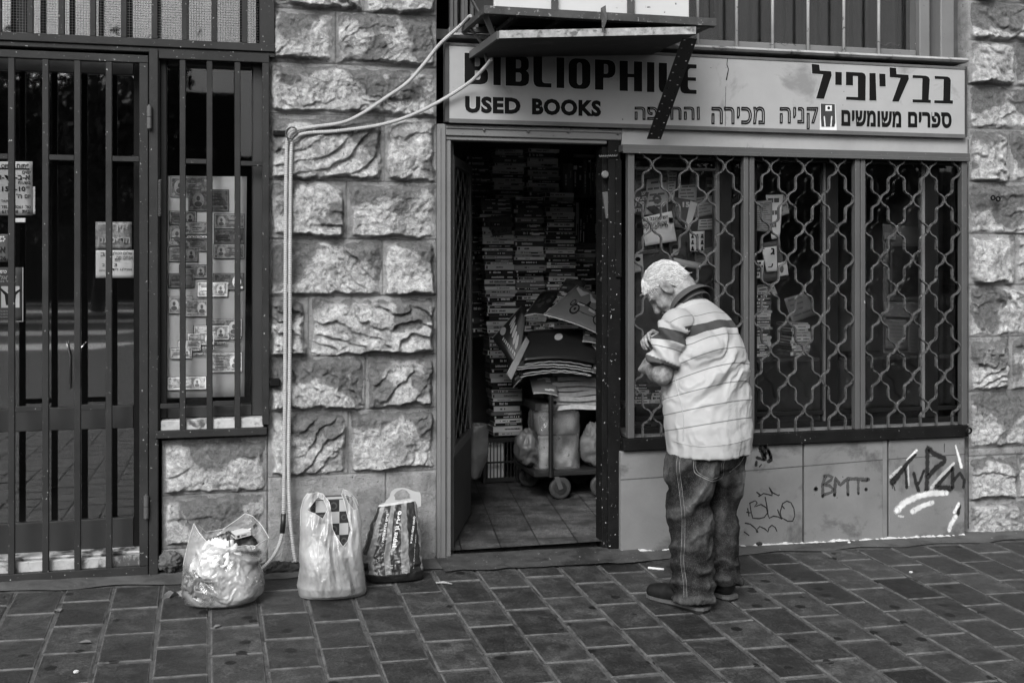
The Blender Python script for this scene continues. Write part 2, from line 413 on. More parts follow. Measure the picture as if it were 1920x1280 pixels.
def stone_wall(name, label, X0, X1, Z0, Z1, courses, res=.0046, prot=.054, Y=0., seed=0, depth=.25):
    nx, nz = int((X1 - X0) / res) + 1, int((Z1 - Z0) / res) + 1
    gx, gzv = np.meshgrid(np.linspace(X0, X1, nx), np.linspace(Z0, Z1, nz))
    h = np.zeros_like(gx); pat = np.zeros_like(gx); mar = np.ones_like(gx)
    P3 = np.stack([gx, gzv, np.full_like(gx, seed * 3.7)], -1)
    wob = fbm(P3 * 9, 4) * .034
    rs = np.random.default_rng(seed + 40)
    for (zt, zb, splits, style) in courses:
        xs = [X0 - (.0)] + list(splits) + [X1]
        for xa, xb in zip(xs[:-1], xs[1:]):
            sel = (gx >= xa) & (gx <= xb) & (gzv >= zb) & (gzv < zt)
            if not sel.any(): continue
            x, z = gx[sel], gzv[sel]; p = P3[sel] + rs.uniform(-40, 40, 3); wb = wob[sel]
            W, H = xb - xa, zt - zb
            dl, dr, db, dt = x - xa, xb - x, z - zb, zt - z
            raw = np.minimum(np.minimum(dl, dr), np.minimum(db, dt))
            if style == 'flat':
                hh = .004 + .006 * fbm(p * 8, 4) + .004 * ridged(p * 5, 3) * 0; hh *= sstep(.001, .008, raw)
                h[sel] = np.where(raw < .003, -.006, hh); pat[sel] = .25 + .5 * fbm(p * 4, 4); mar[sel] = .75; continue
            m = .013
            e = sstep(m, m + .028, dl + wb) * sstep(m, m + .028, dr + wb) * sstep(m * .9, m + .013, db + wb) * sstep(m, m + .045, dt + wb * 1.3)
            u, v = (x - (xa + xb) / 2), (z - (zb + zt) / 2)
            fac = np.full_like(u, 9.)
            for _ in range(7):
                ang = rs.uniform(0, 2 * np.pi); sl = rs.uniform(.08, .55)
                fac = np.minimum(fac, rs.uniform(.018, .05) + sl * (u * np.cos(ang) + v * np.sin(ang)) * .55)
            fac = np.clip(fac, -.02, .055)
            rgh = rs.uniform(.45, 1.0) * fac + .020 + .030 * fbm(p * 3.4, 4) + .015 * fbm(p * 12, 5) + .0065 * fbm(p * 42, 3) + .006 * (ridged(p * 24, 3) - .5)
            sw = v * rs.uniform(.7, 1.2) + u * rs.uniform(-1.1, 1.1) + rs.uniform(.15, .4) * fbm(p * rs.uniform(2.4, 4.5) + 5, 4); ph = (sw * rs.uniform(7, 12)) % 1
            rgh += rs.uniform(.004, .030) * (sstep(0, .16, ph) * (1 - ph) - .4) * sstep(.1, .5, fbm(p * 2.3 + 9, 2) + .42)
            rgh += .012 * sstep(.4, 0, (z - zb) / H)
            hh = .002 + .0025 * fbm(p * 20, 3) + e * np.clip(rgh, .002, .08) * prot / .045
            h[sel] = np.where(raw < .0035, -.007, hh)
            pat[sel] = (.34 + 1.25 * fbm(p * 3.6, 5) + .62 * ((z - zb) / H - .55) - 9. * (rgh - .03) * .5) * sstep(0, .4, e + .2)
            mar[sel] = 1 - sstep(.15, .6, e)
    V = np.stack([gx, Y - h, gzv], -1).reshape(-1, 3)
    Q = grid_quads(nx, nz)
    me = np_mesh(name, V, Q, STONE, dict(patina=pat.ravel(), margin=mar.ravel()))
    # close the sides and the back so that the pier is a real block
    bm = bmesh.new(); bm.from_mesh(me)
    be = [e for e in bm.edges if e.is_boundary]
    ex = bmesh.ops.extrude_edge_only(bm, edges=be)
    for vv in (g for g in ex['geom'] if isinstance(g, bmesh.types.BMVert)): vv.co.y = Y + depth
    be2 = [e for e in bm.edges if e.is_boundary]; bmesh.ops.contextual_create(bm, geom=be2)
    bm.to_mesh(me); bm.free()
    o = link(name, me); return tag(o, label, 'wall')
zc = lambda y, x=650: az(x, y)
cs = [22, 121, 217, 340, 448.5, 555.5, 667, 769, 888]; zs = [zc(y) for y in cs]
spl = [[683], [630], [], [721], [651], [718], [579], [686], [653]]
PIER_X0, PIER_X1 = .292, ax(819)
crs = [(3.35, zs[0], [ax(683)], 'r')] + [(zs[i-1], zs[i], [ax(s) for s in spl[i]], 'r') for i in range(1, 9)] + [(zs[8], -.1, [ax(724)], 'flat')]
stone_wall('stone_pier', 'rough limestone pier of ten courses between the barred window and the bookshop door', PIER_X0, PIER_X1, -.1, 3.35, crs, seed=1)
zl = [az(400, y) for y in (822, 925, 1024)]
stone_wall('stone_wall', 'low rough stone wall of two courses under the banknote window', ax(303), PIER_X0 - .001, -.1, zl[0], [(zl[0], zl[1], [], 'r'), (zl[1], zl[2], [], 'r'), (zl[2], -.1, [], 'flat')], seed=2, prot=.036)
yr = [4, 78, 161, 243, 342, 439, 535, 631, 733, 839, 853, 936]; zr = [az(1868, y) for y in yr]
RX0 = ax(1815); xs = {1: 1901, 3: 1893, 5: 1904, 7: 1892, 10: 1907}
crs = [(3.6, zr[0], [ax(1870)], 'r')]
for i in range(1, 12):
    crs.append((zr[i-1], zr[i], [ax(xs[i-1])] if i - 1 in xs else [], 'flat' if i == 10 else 'r'))
crs[-1] = (zr[10], zr[11], [ax(1907)], 'r'); crs.append((zr[11], -.2, [], 'r'))
crs = [(a, b, [s for s in sp if RX0 < s < 5.5], st) for a, b, sp, st in crs]
stone_wall('stone_pier', 'rough limestone pier at the right end of the shop sign', RX0, 5.5, -.2, 3.6, crs, seed=3, res=.006)
# ------------------------------------------------------------------ dark rooms behind the fronts
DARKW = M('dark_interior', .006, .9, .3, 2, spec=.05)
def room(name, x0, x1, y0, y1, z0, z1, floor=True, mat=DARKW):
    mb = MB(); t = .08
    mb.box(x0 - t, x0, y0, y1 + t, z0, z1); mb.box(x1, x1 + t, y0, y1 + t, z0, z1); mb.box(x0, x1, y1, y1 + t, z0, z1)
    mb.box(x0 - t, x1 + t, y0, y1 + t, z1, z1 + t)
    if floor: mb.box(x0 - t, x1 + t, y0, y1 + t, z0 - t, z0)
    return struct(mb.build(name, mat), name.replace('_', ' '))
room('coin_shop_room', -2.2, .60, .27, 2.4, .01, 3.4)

# ------------------------------------------------------------------ metal gate (far left)
YG = -.045
def pxbar(mb, xa, ya, xb, yb, y0, y1, m=0):                     # box from a picture rectangle, measured on the plane of its front
    a, b = at(xa, yb, y0), at(xb, ya, y0); mb.box(a.x, b.x, y0, y1, a.z, b.z, m)
gate = thing('metal_gate', 'dark painted steel gate of vertical bars in front of the left glass door', 'gate', (-1.0, YG, 0))
ztop0, ztop1 = az(140, 103, YG), az(140, 113, YG); zbot0, zbot1 = az(140, 1071, YG), az(140, 1084, YG)
xL, xR = -1.65, ax(278, YG)
mb = MB(); mb.box(xL, xR, YG, YG + .035, ztop1 + .000, ztop0 + .012); mb.box(xL, xR, YG, YG + .035, zbot1 - .01, zbot0 + .005)
mb.box(xR - .042, xR, YG - .002, YG + .036, zbot0 + .006, ztop1 - .001); mb.box(xL, xL + .045, YG - .002, YG + .036, zbot0 + .006, ztop1 - .001)
mb.build('frame', MET_DARK, gate, bevel=.003)
gxs = [ax(x, YG) for x in (21, 85, 145, 204)]; d = gxs[1] - gxs[0]; gxs = [gxs[0] - d * k for k in (4, 3, 2, 1)] + gxs
for x in gxs:
    b = MB(); b.box(x - .015, x + .015, YG + .003, YG + .030, zbot0 + .004, ztop1 + .001); b.build('bar', MET_DARK, gate, bevel=.003)
for k, ypx in ((3, 296), (5, 296), (7, 296), (4, 764), (6, 764), (2, 764)):
    xa = gxs[k] + .0155; xb = gxs[k + 1] - .0155 if k + 1 < 8 else xR - .043
    z = az(150, ypx, YG); b = MB(); b.box(xa, xb, YG + .006, YG + .026, z - .013, z + .013); b.build('cross_piece', MET_DARK, gate, bevel=.002)
for y in (220, 950):
    p = at(280 if y < 500 else 274, y, YG - .02); h = MB(); h.cyl(p + Vector((0, 0, -.055)), p + Vector((0, 0, .0)), .012, 12); h.cyl(p + Vector((0, 0, .003)), p + Vector((0, 0, .055)), .012, 12)
    h.tube([p + Vector((0, 0, -.06)), p + Vector((0, 0, .062))], .006, 8); h.build('hinge', MET_MID, gate, smooth=False)
# gate post
mb = MB(); mb.box(ax(279.5, YG), ax(297, YG), YG - .006, .24, -.03, az(288, 92, YG)); mb.box(ax(278, YG), ax(299, YG), YG - .02, .1, -.035, -.02)
tag(mb.build('gate_post', MET_DARK, bevel=.004), 'dark square steel post with peeling paint between the gate and the banknote window', 'post')

# transom grille above the gate
YT = -.05
tg = thing('transom_grille', 'dark barred grille with wire mesh above the gate, at the top left corner', 'grille', (-.6, YT, 2.65))
mb = MB(); za, zb = az(250, 70, YT), az(250, 94, YT)
mb.box(-1.65, ax(516, YT), YT, YT + .05, az(250, 86, YT), az(250, 71, YT)); mb.box(-1.65, ax(516, YT), YT + .012, YT + .05, az(250, 96, YT), az(250, 86, YT) - .001)
mb.box(ax(487, YT), ax(515, YT), YT + .002, YT + .052, az(500, 84, YT), 3.35); mb.build('frame', MET_DARK, tg, bevel=.003)
tx = [ax(x, YT) for x in (56, 115, 174, 232, 290, 346, 402, 459)]; dd = tx[1] - tx[0]; tx = [tx[0] - dd * 3, tx[0] - dd * 2, tx[0] - dd] + tx
for x in tx: b = MB(); b.box(x - .014, x + .014, YT + .006, YT + .034, az(250, 71, YT), 3.35); b.build('bar', MET_DARK, tg, bevel=.003)
mb = MB(); x0, x1 = -1.6, ax(487, YT)
for i in range(int((x1 - x0) / .0135)): mb.box(x0 + i * .0135 - .0007, x0 + i * .0135 + .0007, .0705, .072, az(250, 71), 3.3)
for j in range(int((3.3 - az(250, 71)) / .0135)): z = az(250, 71) + j * .0135; mb.box(x0, x1, .0722, .0736, z - .0007, z + .0007)
mb.build('wire_mesh', M('mesh_wire', .10, .5), tg)
mb = MB(); mb.box(-1.6, x1, .2, .206, az(250, 80), 3.3); mb.build('glass_pane', GLASS_DOOR, tg)
mb = MB(); mb.box(ax(30, .1), ax(46, .1), .09, .13, az(250, 75), 3.3); mb.build('inner_mullion', MET_DARK, tg)
mb = MB(); mb.box(-1.65, .285, .0, .24, 3.36, 3.6); struct(mb.build('facade_lintel', M('plaster', .2, .9)), 'plaster band over the transom, above the picture')

# glass door behind the gate
YD = .12
gd = thing('glass_door', 'dark aluminium glass door behind the barred gate, pasted with notices', 'door', (-.7, YD, .05))
mb = MB(); xr = ax(262, YD)
for (a, b_) in ((763, 805), (975, 1030)): mb.box(-1.6, xr - .03, YD, YD + .04, az(150, b_, YD), az(150, a, YD))
mb.box(-1.6, xr - .03, YD, YD + .04, az(150, 137, YD), az(150, 113, YD)); mb.build('rail', ALU, gd, bevel=.003)
mb = MB(); mb.box(xr - .029, xr + .03, YD - .003, YD + .045, az(150, 1030, YD), az(150, 113, YD)); mb.build('stile', M('dark_stile', .008, .5, spec=.1), gd, bevel=.003)
for (a, b_) in ((137.5, 762.5), (805.5, 974.5)): mb = MB(); mb.box(-1.6, xr - .03, YD + .018, YD + .024, az(150, b_, YD), az(150, a, YD)); mb.build('glass_pane', GLASS_DOOR, gd)
mb = MB()
for a in (131, 146): mb.tube([at(a - 6, 640, YD - .012), at(a - 4 if a < 140 else a - 2, 652, YD - .015), at(a, 668, YD - .016), at(a, 730, YD - .016)] if a < 140 else [at(160, 643, YD - .012), at(152, 652, YD - .015), at(149, 668, YD - .016), at(149, 730, YD - .016)], .0035, 8)
mb.build('handle', M('chrome', .5, .2, .1, metal=1.), gd, smooth=True)
mb = MB(); mb.box(-1.6, xr + .03, -.01, .25, -.02, az(150, 1046, 0)); mb.box(-1.6, xr + .03, .02, .25, az(150, 1046, 0) + .001, az(150, 1030, YD))
tag(mb.build('door_sill', M('peeling_sill', .30, .8, .3, 12, .6, 60, stain=.05, stain_amt=.47, stain_scale=9), bevel=.004), 'pale peeling sill under the barred glass door', 'sill')

# banknote window
YW = -.05
gw = thing('window_grille', 'dark steel grille of three bars over the banknote window', 'grille', (.02, YW, .7))
mb = MB(); mb.box(ax(297.6, YW), ax(505, YW), YW, YW + .05, az(400, 114, YW), az(400, 97, YW))
mb.box(ax(492, YW), ax(505, YW), YW + .002, YW + .048, az(450, 798, YW), az(450, 115, YW)); mb.box(ax(291, YW), ax(500.5, YW), YW - .012, YW + .05, az(400, 818, YW), az(400, 804, YW))
mb.box(ax(291, YW), ax(300, YW), YW + .02, YW + .05, az(400, 803, YW), az(400, 115, YW))
mb.build('frame', MET_DARK, gw, bevel=.003)
wx = [ax(x, YW) for x in (342.5, 393, 445.5)]
for x in wx: b = MB(); b.box(x - .0145, x + .0145, YW + .006, YW + .033, az(400, 805, YW), az(400, 113, YW)); b.build('bar', MET_DARK, gw, bevel=.003)
for xa, xb, y in ((wx[0], wx[1], 303), (wx[2], ax(492, YW), 305), (ax(300, YW), wx[0], 759), (wx[1], wx[2], 757)):
    z = az(400, y, YW); b = MB(); b.box(xa + .015 if xa in wx else xa, xb - .015 if xb in wx else xb, YW + .008, YW + .026, z - .012, z + .012); b.build('cross_piece', MET_DARK, gw, bevel=.002)
mb = MB()
c0, c1 = at(299.6, 337, -.07), at(299.6, 405, -.07)
mb.tube([c0 + (c1 - c0) * (i / 160) + Vector((.007 * math.cos(i * .9), .007 * math.sin(i * .9), 0)) for i in range(161)], .0022, 5)
tag(mb.build('coil_spring', MET_MID, smooth=True), 'short coiled spring hanging on the steel post beside the banknote window', 'spring')
bwn = thing('display_window', 'narrow aluminium window with banknotes on show', 'window', (.03, .08, .75))
YB = .03
mb = MB(); xa, xb = ax(300, YB), ax(496, YB); z0, z1 = az(400, 782, YB), az(400, 108, YB)
mb.box(xa, ax(313, YB), YB, YB + .10, z0, z1); mb.box(ax(473, YB), xb, YB, YB + .10, z0, z1)
mb.box(ax(313, YB), ax(473, YB), YB + .002, YB + .1, az(400, 127, YB), z1); mb.box(ax(313, YB), ax(473, YB), YB + .002, YB + .1, z0, az(400, 760, YB))
mb.build('frame', ALU, bwn, bevel=.006)
mb = MB(); mb.box(ax(313, YB), ax(473, YB), YB + .03, YB + .035, az(400, 760, YB), az(400, 127, YB)); mb.build('glass_pane', GLASS, bwn)
mb = MB(); mb.box(ax(302, 0), ax(494, 0), -.03, .25, az(400, 803, 0), az(400, 784, 0)); mb.build('sill', M('pale_sill', .33, .8, .3, 14, .5, 60, stain=.06, stain_amt=.42, stain_scale=11), bwn, bevel=.004)
mb = MB(); mb.box(ax(290.5, 0), ax(303, 0), .05, .24, -.05, az(400, 820, 0)); struct(mb.build('wall_gap', BLACK), 'dark slot beside the gate post')

# sheet of banknotes
YP = .075
nb = thing('banknote_poster', 'tall white sheet with rows of old banknotes behind the narrow barred window', 'poster', tuple(at(388, 745, YP)))
SHEET = M('display_sheet', .85, .6, .08, 3, .1, 20)
mb = MB(); tl, tr_, br, bl = at(315, 330, YP), at(463, 331, YP), at(458, 743, YP), at(311, 746, YP)
mb.grid(lambda u, v: (lambda p: (p.x, p.y + .006 * math.sin(u * 3.1) * v, p.z))(bl.lerp(br, u).lerp(tl.lerp(tr_, u), v)), 8, 16); mb.build('sheet', SHEET, nb, smooth=True, solid=.002)
def note_material(name, v, seed):
    T = NT(name); vec = T.coords()
    wv = T.n('ShaderNodeTexWave'); wv.inputs['Scale'].default_value = 60; wv.inputs['Distortion'].default_value = 14; wv.inputs['Detail'].default_value = 3; T.l(vec, wv.inputs['Vector'])
    c = T.mix(T.ramp(T.noise(vec, 34 + seed, 4, .7), [(.42, 0), (.56, 1)]), T.ramp(wv.outputs['Fac'], [(0, v * .75), (1, v * 1.25)]), v * .38)
    T.bsdf(c, .6); return T.m
NOTES = [note_material('banknote_print_%s' % n, v, k * 5) for k, (n, v) in enumerate((('pale', .5), ('grey', .32), ('dark', .18)))]
NOTE_L = [M('note_tint_%d' % k, v, .7, .3, 60) for k, v in enumerate((.62, .5, .3))]; NOTE_D = [M('note_shade_%d' % k, v, .7, .4, 60) for k, v in enumerate((.16, .10, .05))]
BORDER = M('note_border', .015, .7); NLIGHT = M('note_light', .55, .7)
k1, k2 = 200 / 1067., 200 / 985.
nlist = [(105, 65, 485, 268, 1), (285, 190, 690, 405, 2), (90, 405, 368, 540, 1), (95, 545, 193, 750, 0), (200, 515, 473, 640, 0), (200, 680, 473, 808, 1), (88, 760, 382, 912, 1), (540, 432, 845, 582, 0), (540, 585, 845, 728, 2), (535, 730, 845, 880, 0), (190, 938, 475, 1080, 1), (82, 1025, 345, 1172, 2), (530, 1025, 842, 1195, 1), (370, 1110, 680, 1265, 0)]
nlist = [(300 + a * k1, 320 + b * k1, 300 + c * k1, 320 + d_ * k1, m) for a, b, c, d_, m in nlist]
nlist += [(300 + a * k2, 540 + b * k2, 300 + c * k2, 540 + d_ * k2, m) for a, b, c, d_, m in ((75, 75, 305, 238, 2), (218, 105, 440, 265, 2), (425, 278, 760, 465, 2), (310, 340, 640, 485, 1), (250, 412, 505, 530, 1), (165, 478, 380, 585, 1), (92, 548, 298, 655, 1), (470, 590, 762, 780, 1), (65, 810, 430, 945, 0))]
rn = random.Random(3)
for i, (a, b, c, d_, mi) in enumerate(nlist):
    y = YP - .004 - .0008 * i; mb = MB(); p, q = at(a, d_, y), at(c, b, y); w_, h_ = q.x - p.x, q.z - p.z; bd = .003
    mb.box(p.x, q.x, y, y + .0006, p.z, q.z, 0); mb.box(p.x + bd, q.x - bd, y - .0008, y - .0001, p.z + bd, q.z - bd, 2); b2 = bd + .004
    mb.box(p.x + b2, q.x - b2, y - .0013, y - .0009, p.z + b2, q.z - b2, 1)
    def spot(ex, ez, rx, rz, lift, m): mb.prism([(ex + rx * math.cos(t * .5236), ez + rz * math.sin(t * .5236)) for t in range(12)], y - lift - .0004, y - lift, m)
    side = rn.choice((.24, .76)); ex, ez = p.x + w_ * side, p.z + h_ * .5                     # an oval field with a plain head and shoulders, numerals, ruled bands
    spot(ex, ez, h_ * .26, h_ * .34, .0014, 2); spot(ex, ez - h_ * .18, h_ * .17, h_ * .13, .0019, 3); spot(ex, ez + h_ * .08, h_ * .085, h_ * .12, .0019, 3)
    for sx_ in (.08, .92):
        for sz_ in (.16, .84):
            if rn.random() < .6: spot(p.x + w_ * sx_, p.z + h_ * sz_, h_ * .07, h_ * .07, .0014, rn.choice((2, 3)))
    for k in range(rn.randint(3, 5)):
        zb_ = p.z + h_ * (.2 + .15 * k); xa = p.x + w_ * (.42 if side < .5 else .10) + w_ * rn.uniform(0, .08); xb = xa + w_ * rn.uniform(.2, .46); mb.box(xa, min(xb, q.x - b2), y - .0018, y - .0014, zb_, zb_ + h_ * rn.choice((.035, .06, .10)), rn.choice((2, 3, 3)))
    mb.build('banknote', [BORDER, NOTES[mi], NOTE_L[mi], NOTE_D[mi]], nb)
YL = YP - .03
for a, b, c, d_, s in ((240, 648, 470, 672, None),):
    mb = MB(); p, q = at(300 + a * k1, 320 + d_ * k1, YL), at(300 + c * k1, 320 + b * k1, YL); mb.box(p.x, q.x, YL, YL + .0006, p.z, q.z); mb.build('caption_strip', BORDER, nb)
    lettering(heb('מהדורה'), quad(300 + 275 * k1, 320 + 651 * k1, 300 + 465 * k1, 320 + 669 * k1, YL - .001), NLIGHT, nb, bold=.01)
for a, b, c, s in ((650, 445, 755, 'שלום'), (510, 490, 610, 'הימני'), (385, 540, 505, 'מעודדה'), (300, 590, 405, 'תשלום')):
    mb = MB(); p, q = at(300 + a * k2, 540 + (b + 28) * k2, YL), at(300 + c * k2, 540 + b * k2, YL); mb.box(p.x, q.x, YL, YL + .0006, p.z, q.z); mb.build('caption_strip', BORDER, nb)
    lettering(heb(s), quad(300 + (a + 6) * k2, 540 + (b + 4) * k2, 300 + (c - 6) * k2, 540 + (b + 25) * k2, YL - .001), NLIGHT, nb, bold=.01)

# notices on the glass door
def paper(name, label, cat, pts, v=.5, thick=.0012, parent=None, curl=.0, mat=None):
    """a sheet of paper from its four corners: top left, top right, bottom right, bottom left"""
    v = min(.85, v * 1.35); tl, tr_, br, bl = [Vector(p) for p in pts]; n = (tr_ - tl).cross(bl - tl).normalized()
    mb = MB(); mb.grid(lambda u, v_: bl.lerp(br, u).lerp(tl.lerp(tr_, u), v_) + n * curl * math.sin(u * math.pi) * (1 - v_ * .5), 8, 8)
    o = mb.build(name, mat or M('paper_%02d' % int(v * 100), v, .75, .1, 6, .15, 25), parent, smooth=True, solid=thick)
    return tag(o, label, cat) if label else o
YN = YD + .012
def pq(x0, y0, x1, y1, Y): return [at(x0, y0, Y), at(x1, y0, Y), at(x1, y1, Y), at(x0, y1, Y)]
sg = paper('opening_hours_sign', 'grey opening hours sign with OPEN and times on the left glass door', 'sign', pq(-60, 303, 61, 404, YN), .20)
kk = 300 / 1067.
def sgt(s, a, b, c, d_, Y=YN - .004, bold=.012, mat=INK, par=sg): return lettering(s, quad(a * kk, 280 + b * kk, c * kk, 280 + d_ * kk, Y), mat, par, bold=bold)
sgt('OPEN', 8, 98, 84, 124); sgt(heb('פתוח'), 112, 98, 195, 124); sgt(heb('ימים'), 148, 143, 202, 164); sgt(heb('א-ב-ג-ד-ו'), 0, 172, 200, 204, bold=.02); sgt(heb('בשעות'), 120, 213, 202, 233, bold=.005)
sgt('15', 12, 248, 58, 280, bold=.03); sgt('-10', 100, 248, 168, 280, bold=.03); sgt('00', 172, 246, 196, 260); sgt(heb('יום'), 165, 302, 202, 326); sgt(heb("ה'"), 110, 296, 145, 326, bold=.02)
sgt('THURS', 8, 336, 62, 354); sgt('TEL. 678261', 8, 374, 150, 394); sgt(heb('טל.'), 165, 372, 204, 394); sgt('619 308', 12, 404, 120, 426); sgt(heb('בית'), 148, 404, 198, 426)
mb = MB(); p, q = at(0, 280 + 131 * kk, YN - .004), at(195 * kk, 280 + 127 * kk, YN - .004); mb.box(p.x - .1, q.x, YN - .0045, YN - .0035, p.z, q.z); mb.build('rule', INK, sg)
paper('notice', 'small torn white strip taped under the opening hours sign', 'note', pq(27, 409, 48, 417, YN - .002), .3)
paper('notice', 'plain grey card sticking out behind the right edge of the opening hours sign', 'note', pq(58, 350, 66, 402, YN + .003), .28)
p1 = paper('poster', 'dark leaflet with a flower emblem and bold letters at the left picture edge', 'poster', pq(-60, 439, 17, 491, YN), .06)
ft = MB(); c = at(4, 448, YN - .004)
for k in range(6): a = k * 1.047; ft.lathe((c.x + .011 * math.cos(a), YN - .004, c.z + .011 * math.sin(a)), [(.0045, 0), (.0045, .001)], 8, axis='Y')
ft.build('emblem', NLIGHT, p1); sgt(heb('א'), 0, 650, 36, 690, par=p1, mat=INK); sgt('26', 0, 712, 40, 740, par=p1, mat=INK)
p2 = paper('poster', 'black show poster with white Hebrew text and a small picture of a man', 'poster', pq(-60, 501, 43, 604, YN), .02)
sgt(heb('כרמ'), 0, 806, 44, 826, par=p2, mat=PAPER, bold=.03); sgt(heb('ישראל'), 0, 838, 108, 868, par=p2, mat=PAPER_GREY, bold=.02); sgt(heb('כלכל בג'), 0, 872, 108, 886, par=p2, mat=PAPER_GREY)
mb = MB(); p, q = at(8 * kk, 280 + 1056 * kk, YN - .003), at(130 * kk, 280 + 912 * kk, YN - .003); mb.box(p.x, q.x, YN - .0035, YN - .0028, p.z, q.z, 0)
cx_, cz_ = (p.x + q.x) / 2, (p.z + q.z) / 2
mb.prism([(cx_ + .012 * math.cos(t * .6), cz_ + .03 + .015 * math.sin(t * .6)) for t in range(10)], YN - .0045, YN - .0036, 1)
mb.prism([(cx_ - .02, cz_ - .04), (cx_ + .02, cz_ - .045), (cx_ + .026, cz_ + .01), (cx_ + .05, cz_ + .035), (cx_ + .044, cz_ + .04), (cx_ + .012, cz_ + .017), (cx_ - .012, cz_ + .017), (cx_ - .044, cz_ + .045), (cx_ - .05, cz_ + .04), (cx_ - .026, cz_ + .01)], YN - .0045, YN - .0036, 1)
mb.build('picture', [M('poster_picture', .28, .7, .2), INK], p2)
for r_ in range(4): sgt(heb('להצגה הגדולה של השנה בעיר'), 0, 1072 + r_ * 20, 104, 1083 + r_ * 20, par=p2, mat=PAPER_GREY, bold=0)
mb = MB(); a_, b_ = at(0, 280 + 1150 * kk, YN - .003), at(155 * kk, 280 + 786 * kk, YN - .003)
mb.box(b_.x - .004, b_.x, YN - .004, YN - .002, a_.z, b_.z); mb.box(a_.x - .1, b_.x - .0041, YN - .004, YN - .002, a_.z, a_.z + .003); mb.build('border', PAPER_GREY, p2)
p3 = paper('notice', 'crumpled foil notice with large Hebrew letters taped on the glass door', 'note', pq(179, 416, 247, 467, YN), .1, curl=.004, mat=M('foil_print', .14, .35, .75, 38, .6, 40))
sgt(heb('אין'), 770, 500, 855, 545, Y=YN - .008, par=p3, mat=PAPER_GREY, bold=.03); sgt(heb('הדפסתנו'), 655, 585, 868, 625, Y=YN - .008, par=p3, mat=PAPER_GREY, bold=.03)
p4 = paper('notice', 'pale handwritten note stuck below the foil notice on the glass door', 'note', pq(179.5, 469, 253, 521, YN), .24)
for (t, a, b, c, d_) in (('שלום לכולם', 745, 680, 880, 702), ('אנחנו פה', 775, 712, 885, 735), ('בחנות', 765, 728, 800, 748), ('ב', 670, 688, 700, 710), ('3', 760, 760, 780, 780), ('2', 680, 762, 700, 780), ('אצלנו ליד', 745, 790, 880, 808), ('טלפון', 660, 800, 700, 815)): sgt(heb(t), a, b, c, d_, Y=YN - .004, par=p4, bold=0)
# ------------------------------------------------------------------ door frame of the bookshop
YF = -.03
df = thing('door_frame', 'pale painted steel frame round the open bookshop doorway', 'door frame', (1.7, YF, 0))
zH0, zH1 = az(950, 236, YF), az(950, 265, YF)
JX0, JX1, JX2 = ax(820, YF), ax(836, YF), ax(847, YF)
mb = MB(); mb.box(JX0, JX1, YF, .05, -.03, zH0); mb.box(JX1 + .001, JX2, YF + .018, .05, -.02, zH1 - .002); mb.box(JX0 + .012, JX0 + .02, YF - .005, YF + .001, -.02, zH0 - .02); mb.build('jamb', MET_LIGHT, df, bevel=.005)
mb = MB(); mb.box(JX1 + .001, ax(1166, YF), YF + .002, .05, zH1 + .022, zH0 - .001); mb.box(JX1 + .001, ax(1140, YF), YF + .014, .05, zH1, zH1 + .021); mb.box(JX1, ax(1166, YF), YF - .006, YF + .003, zH0 - .024, zH0 - .012)
mb.build('header', MET_LIGHT, df, bevel=.004)
for x, y in ((907, 244), (990, 247), (1065, 248), (1071, 243), (1158, 251)):
    p = at(x, y, YF); mb = MB(); mb.lathe((p.x, YF - .001, p.z), [(.007, 0), (.007, -.006), (.004, -.010)], 8, axis='Y'); mb.build('bolt', MET_MID, df)
mb = MB(); mb.box(ax(838, .06), ax(850, .06), .052, .30, -.02, zH1 - .005); struct(mb.build('door_reveal', M('reveal_plaster', .05, .85, .3, 5)), 'dark plastered reveal of the doorway')
YPST = -.02
bp = thing('door_post', 'black chipped steel post between the doorway and the grilled shop window', 'post', (2.18, YPST, 0))
mb = MB(); mb.box(ax(1141, YPST), ax(1164, YPST), YPST, .10, -.04, zH0 - .02); mb.build('post', MET_BLACK, bp, bevel=.004)
mb = MB(); mb.box(ax(1128, .02), ax(1140.5, .02), .01, .12, -.04, zH1 - .01); mb.build('stop', MET_BLACK, bp, bevel=.003)
mb = MB(); mb.box(ax(1155, -.03), ax(1165, -.03), -.034, -.021, az(1160, 520, -.03), az(1160, 300, -.03)); mb.build('strip', MET_BLACK, bp, bevel=.002)
mb = MB(); p = at(1131, 328, 0.0); mb.lathe((p.x, .01, p.z), [(.008, 0), (.008, -.03), (.02, -.034), (.021, -.045), (.015, -.05)], 12, axis='Y'); mb.build('door_knob', MET_LIGHT, bp, smooth=False)
mb = MB(); q0, q1 = at(1124, 293, -.03), at(1158, 292, -.03)
mb.tube([q0.lerp(q1, i / 40) + Vector((0, .004 * math.sin(i * 1.3), .004 * math.cos(i * 1.3))) for i in range(41)], .004, 6); mb.build('twisted_wire', MET_LIGHT, bp, smooth=True)
mb = MB(); a, b = at(1134, 360, .0), at(1141, 410, .0); mb.bar(a, b, .03, .02); mb.build('latch_plate', MET_MID, bp, bevel=.003)
# lintel and rail above the shop window
tag(MB().box(ax(1166.5, YF), ax(1815, YF), YF + .004, .05, az(1490, 287, YF), az(1490, 246, YF)).build('window_lintel', M('lintel_paint', .26, .6, .16, 3, .15, 60, stain=.13, stain_amt=.34, stain_scale=4)), 'pale horizontal lintel band between the sign and the grilled window', 'lintel')
mb = MB(); mb.box(ax(1168, -.09), ax(1819, -.09), -.09, .0, az(1490, 292, -.09), az(1490, 279, -.09)); mb.box(ax(1168, -.09), ax(1819, -.09), -.094, -.0905, az(1490, 295, -.09), az(1490, 288, -.09))
tag(mb.build('drip_rail', MET_MID, bevel=.003), 'grey steel rail with paint runs along the top of the grilled shop window', 'rail')

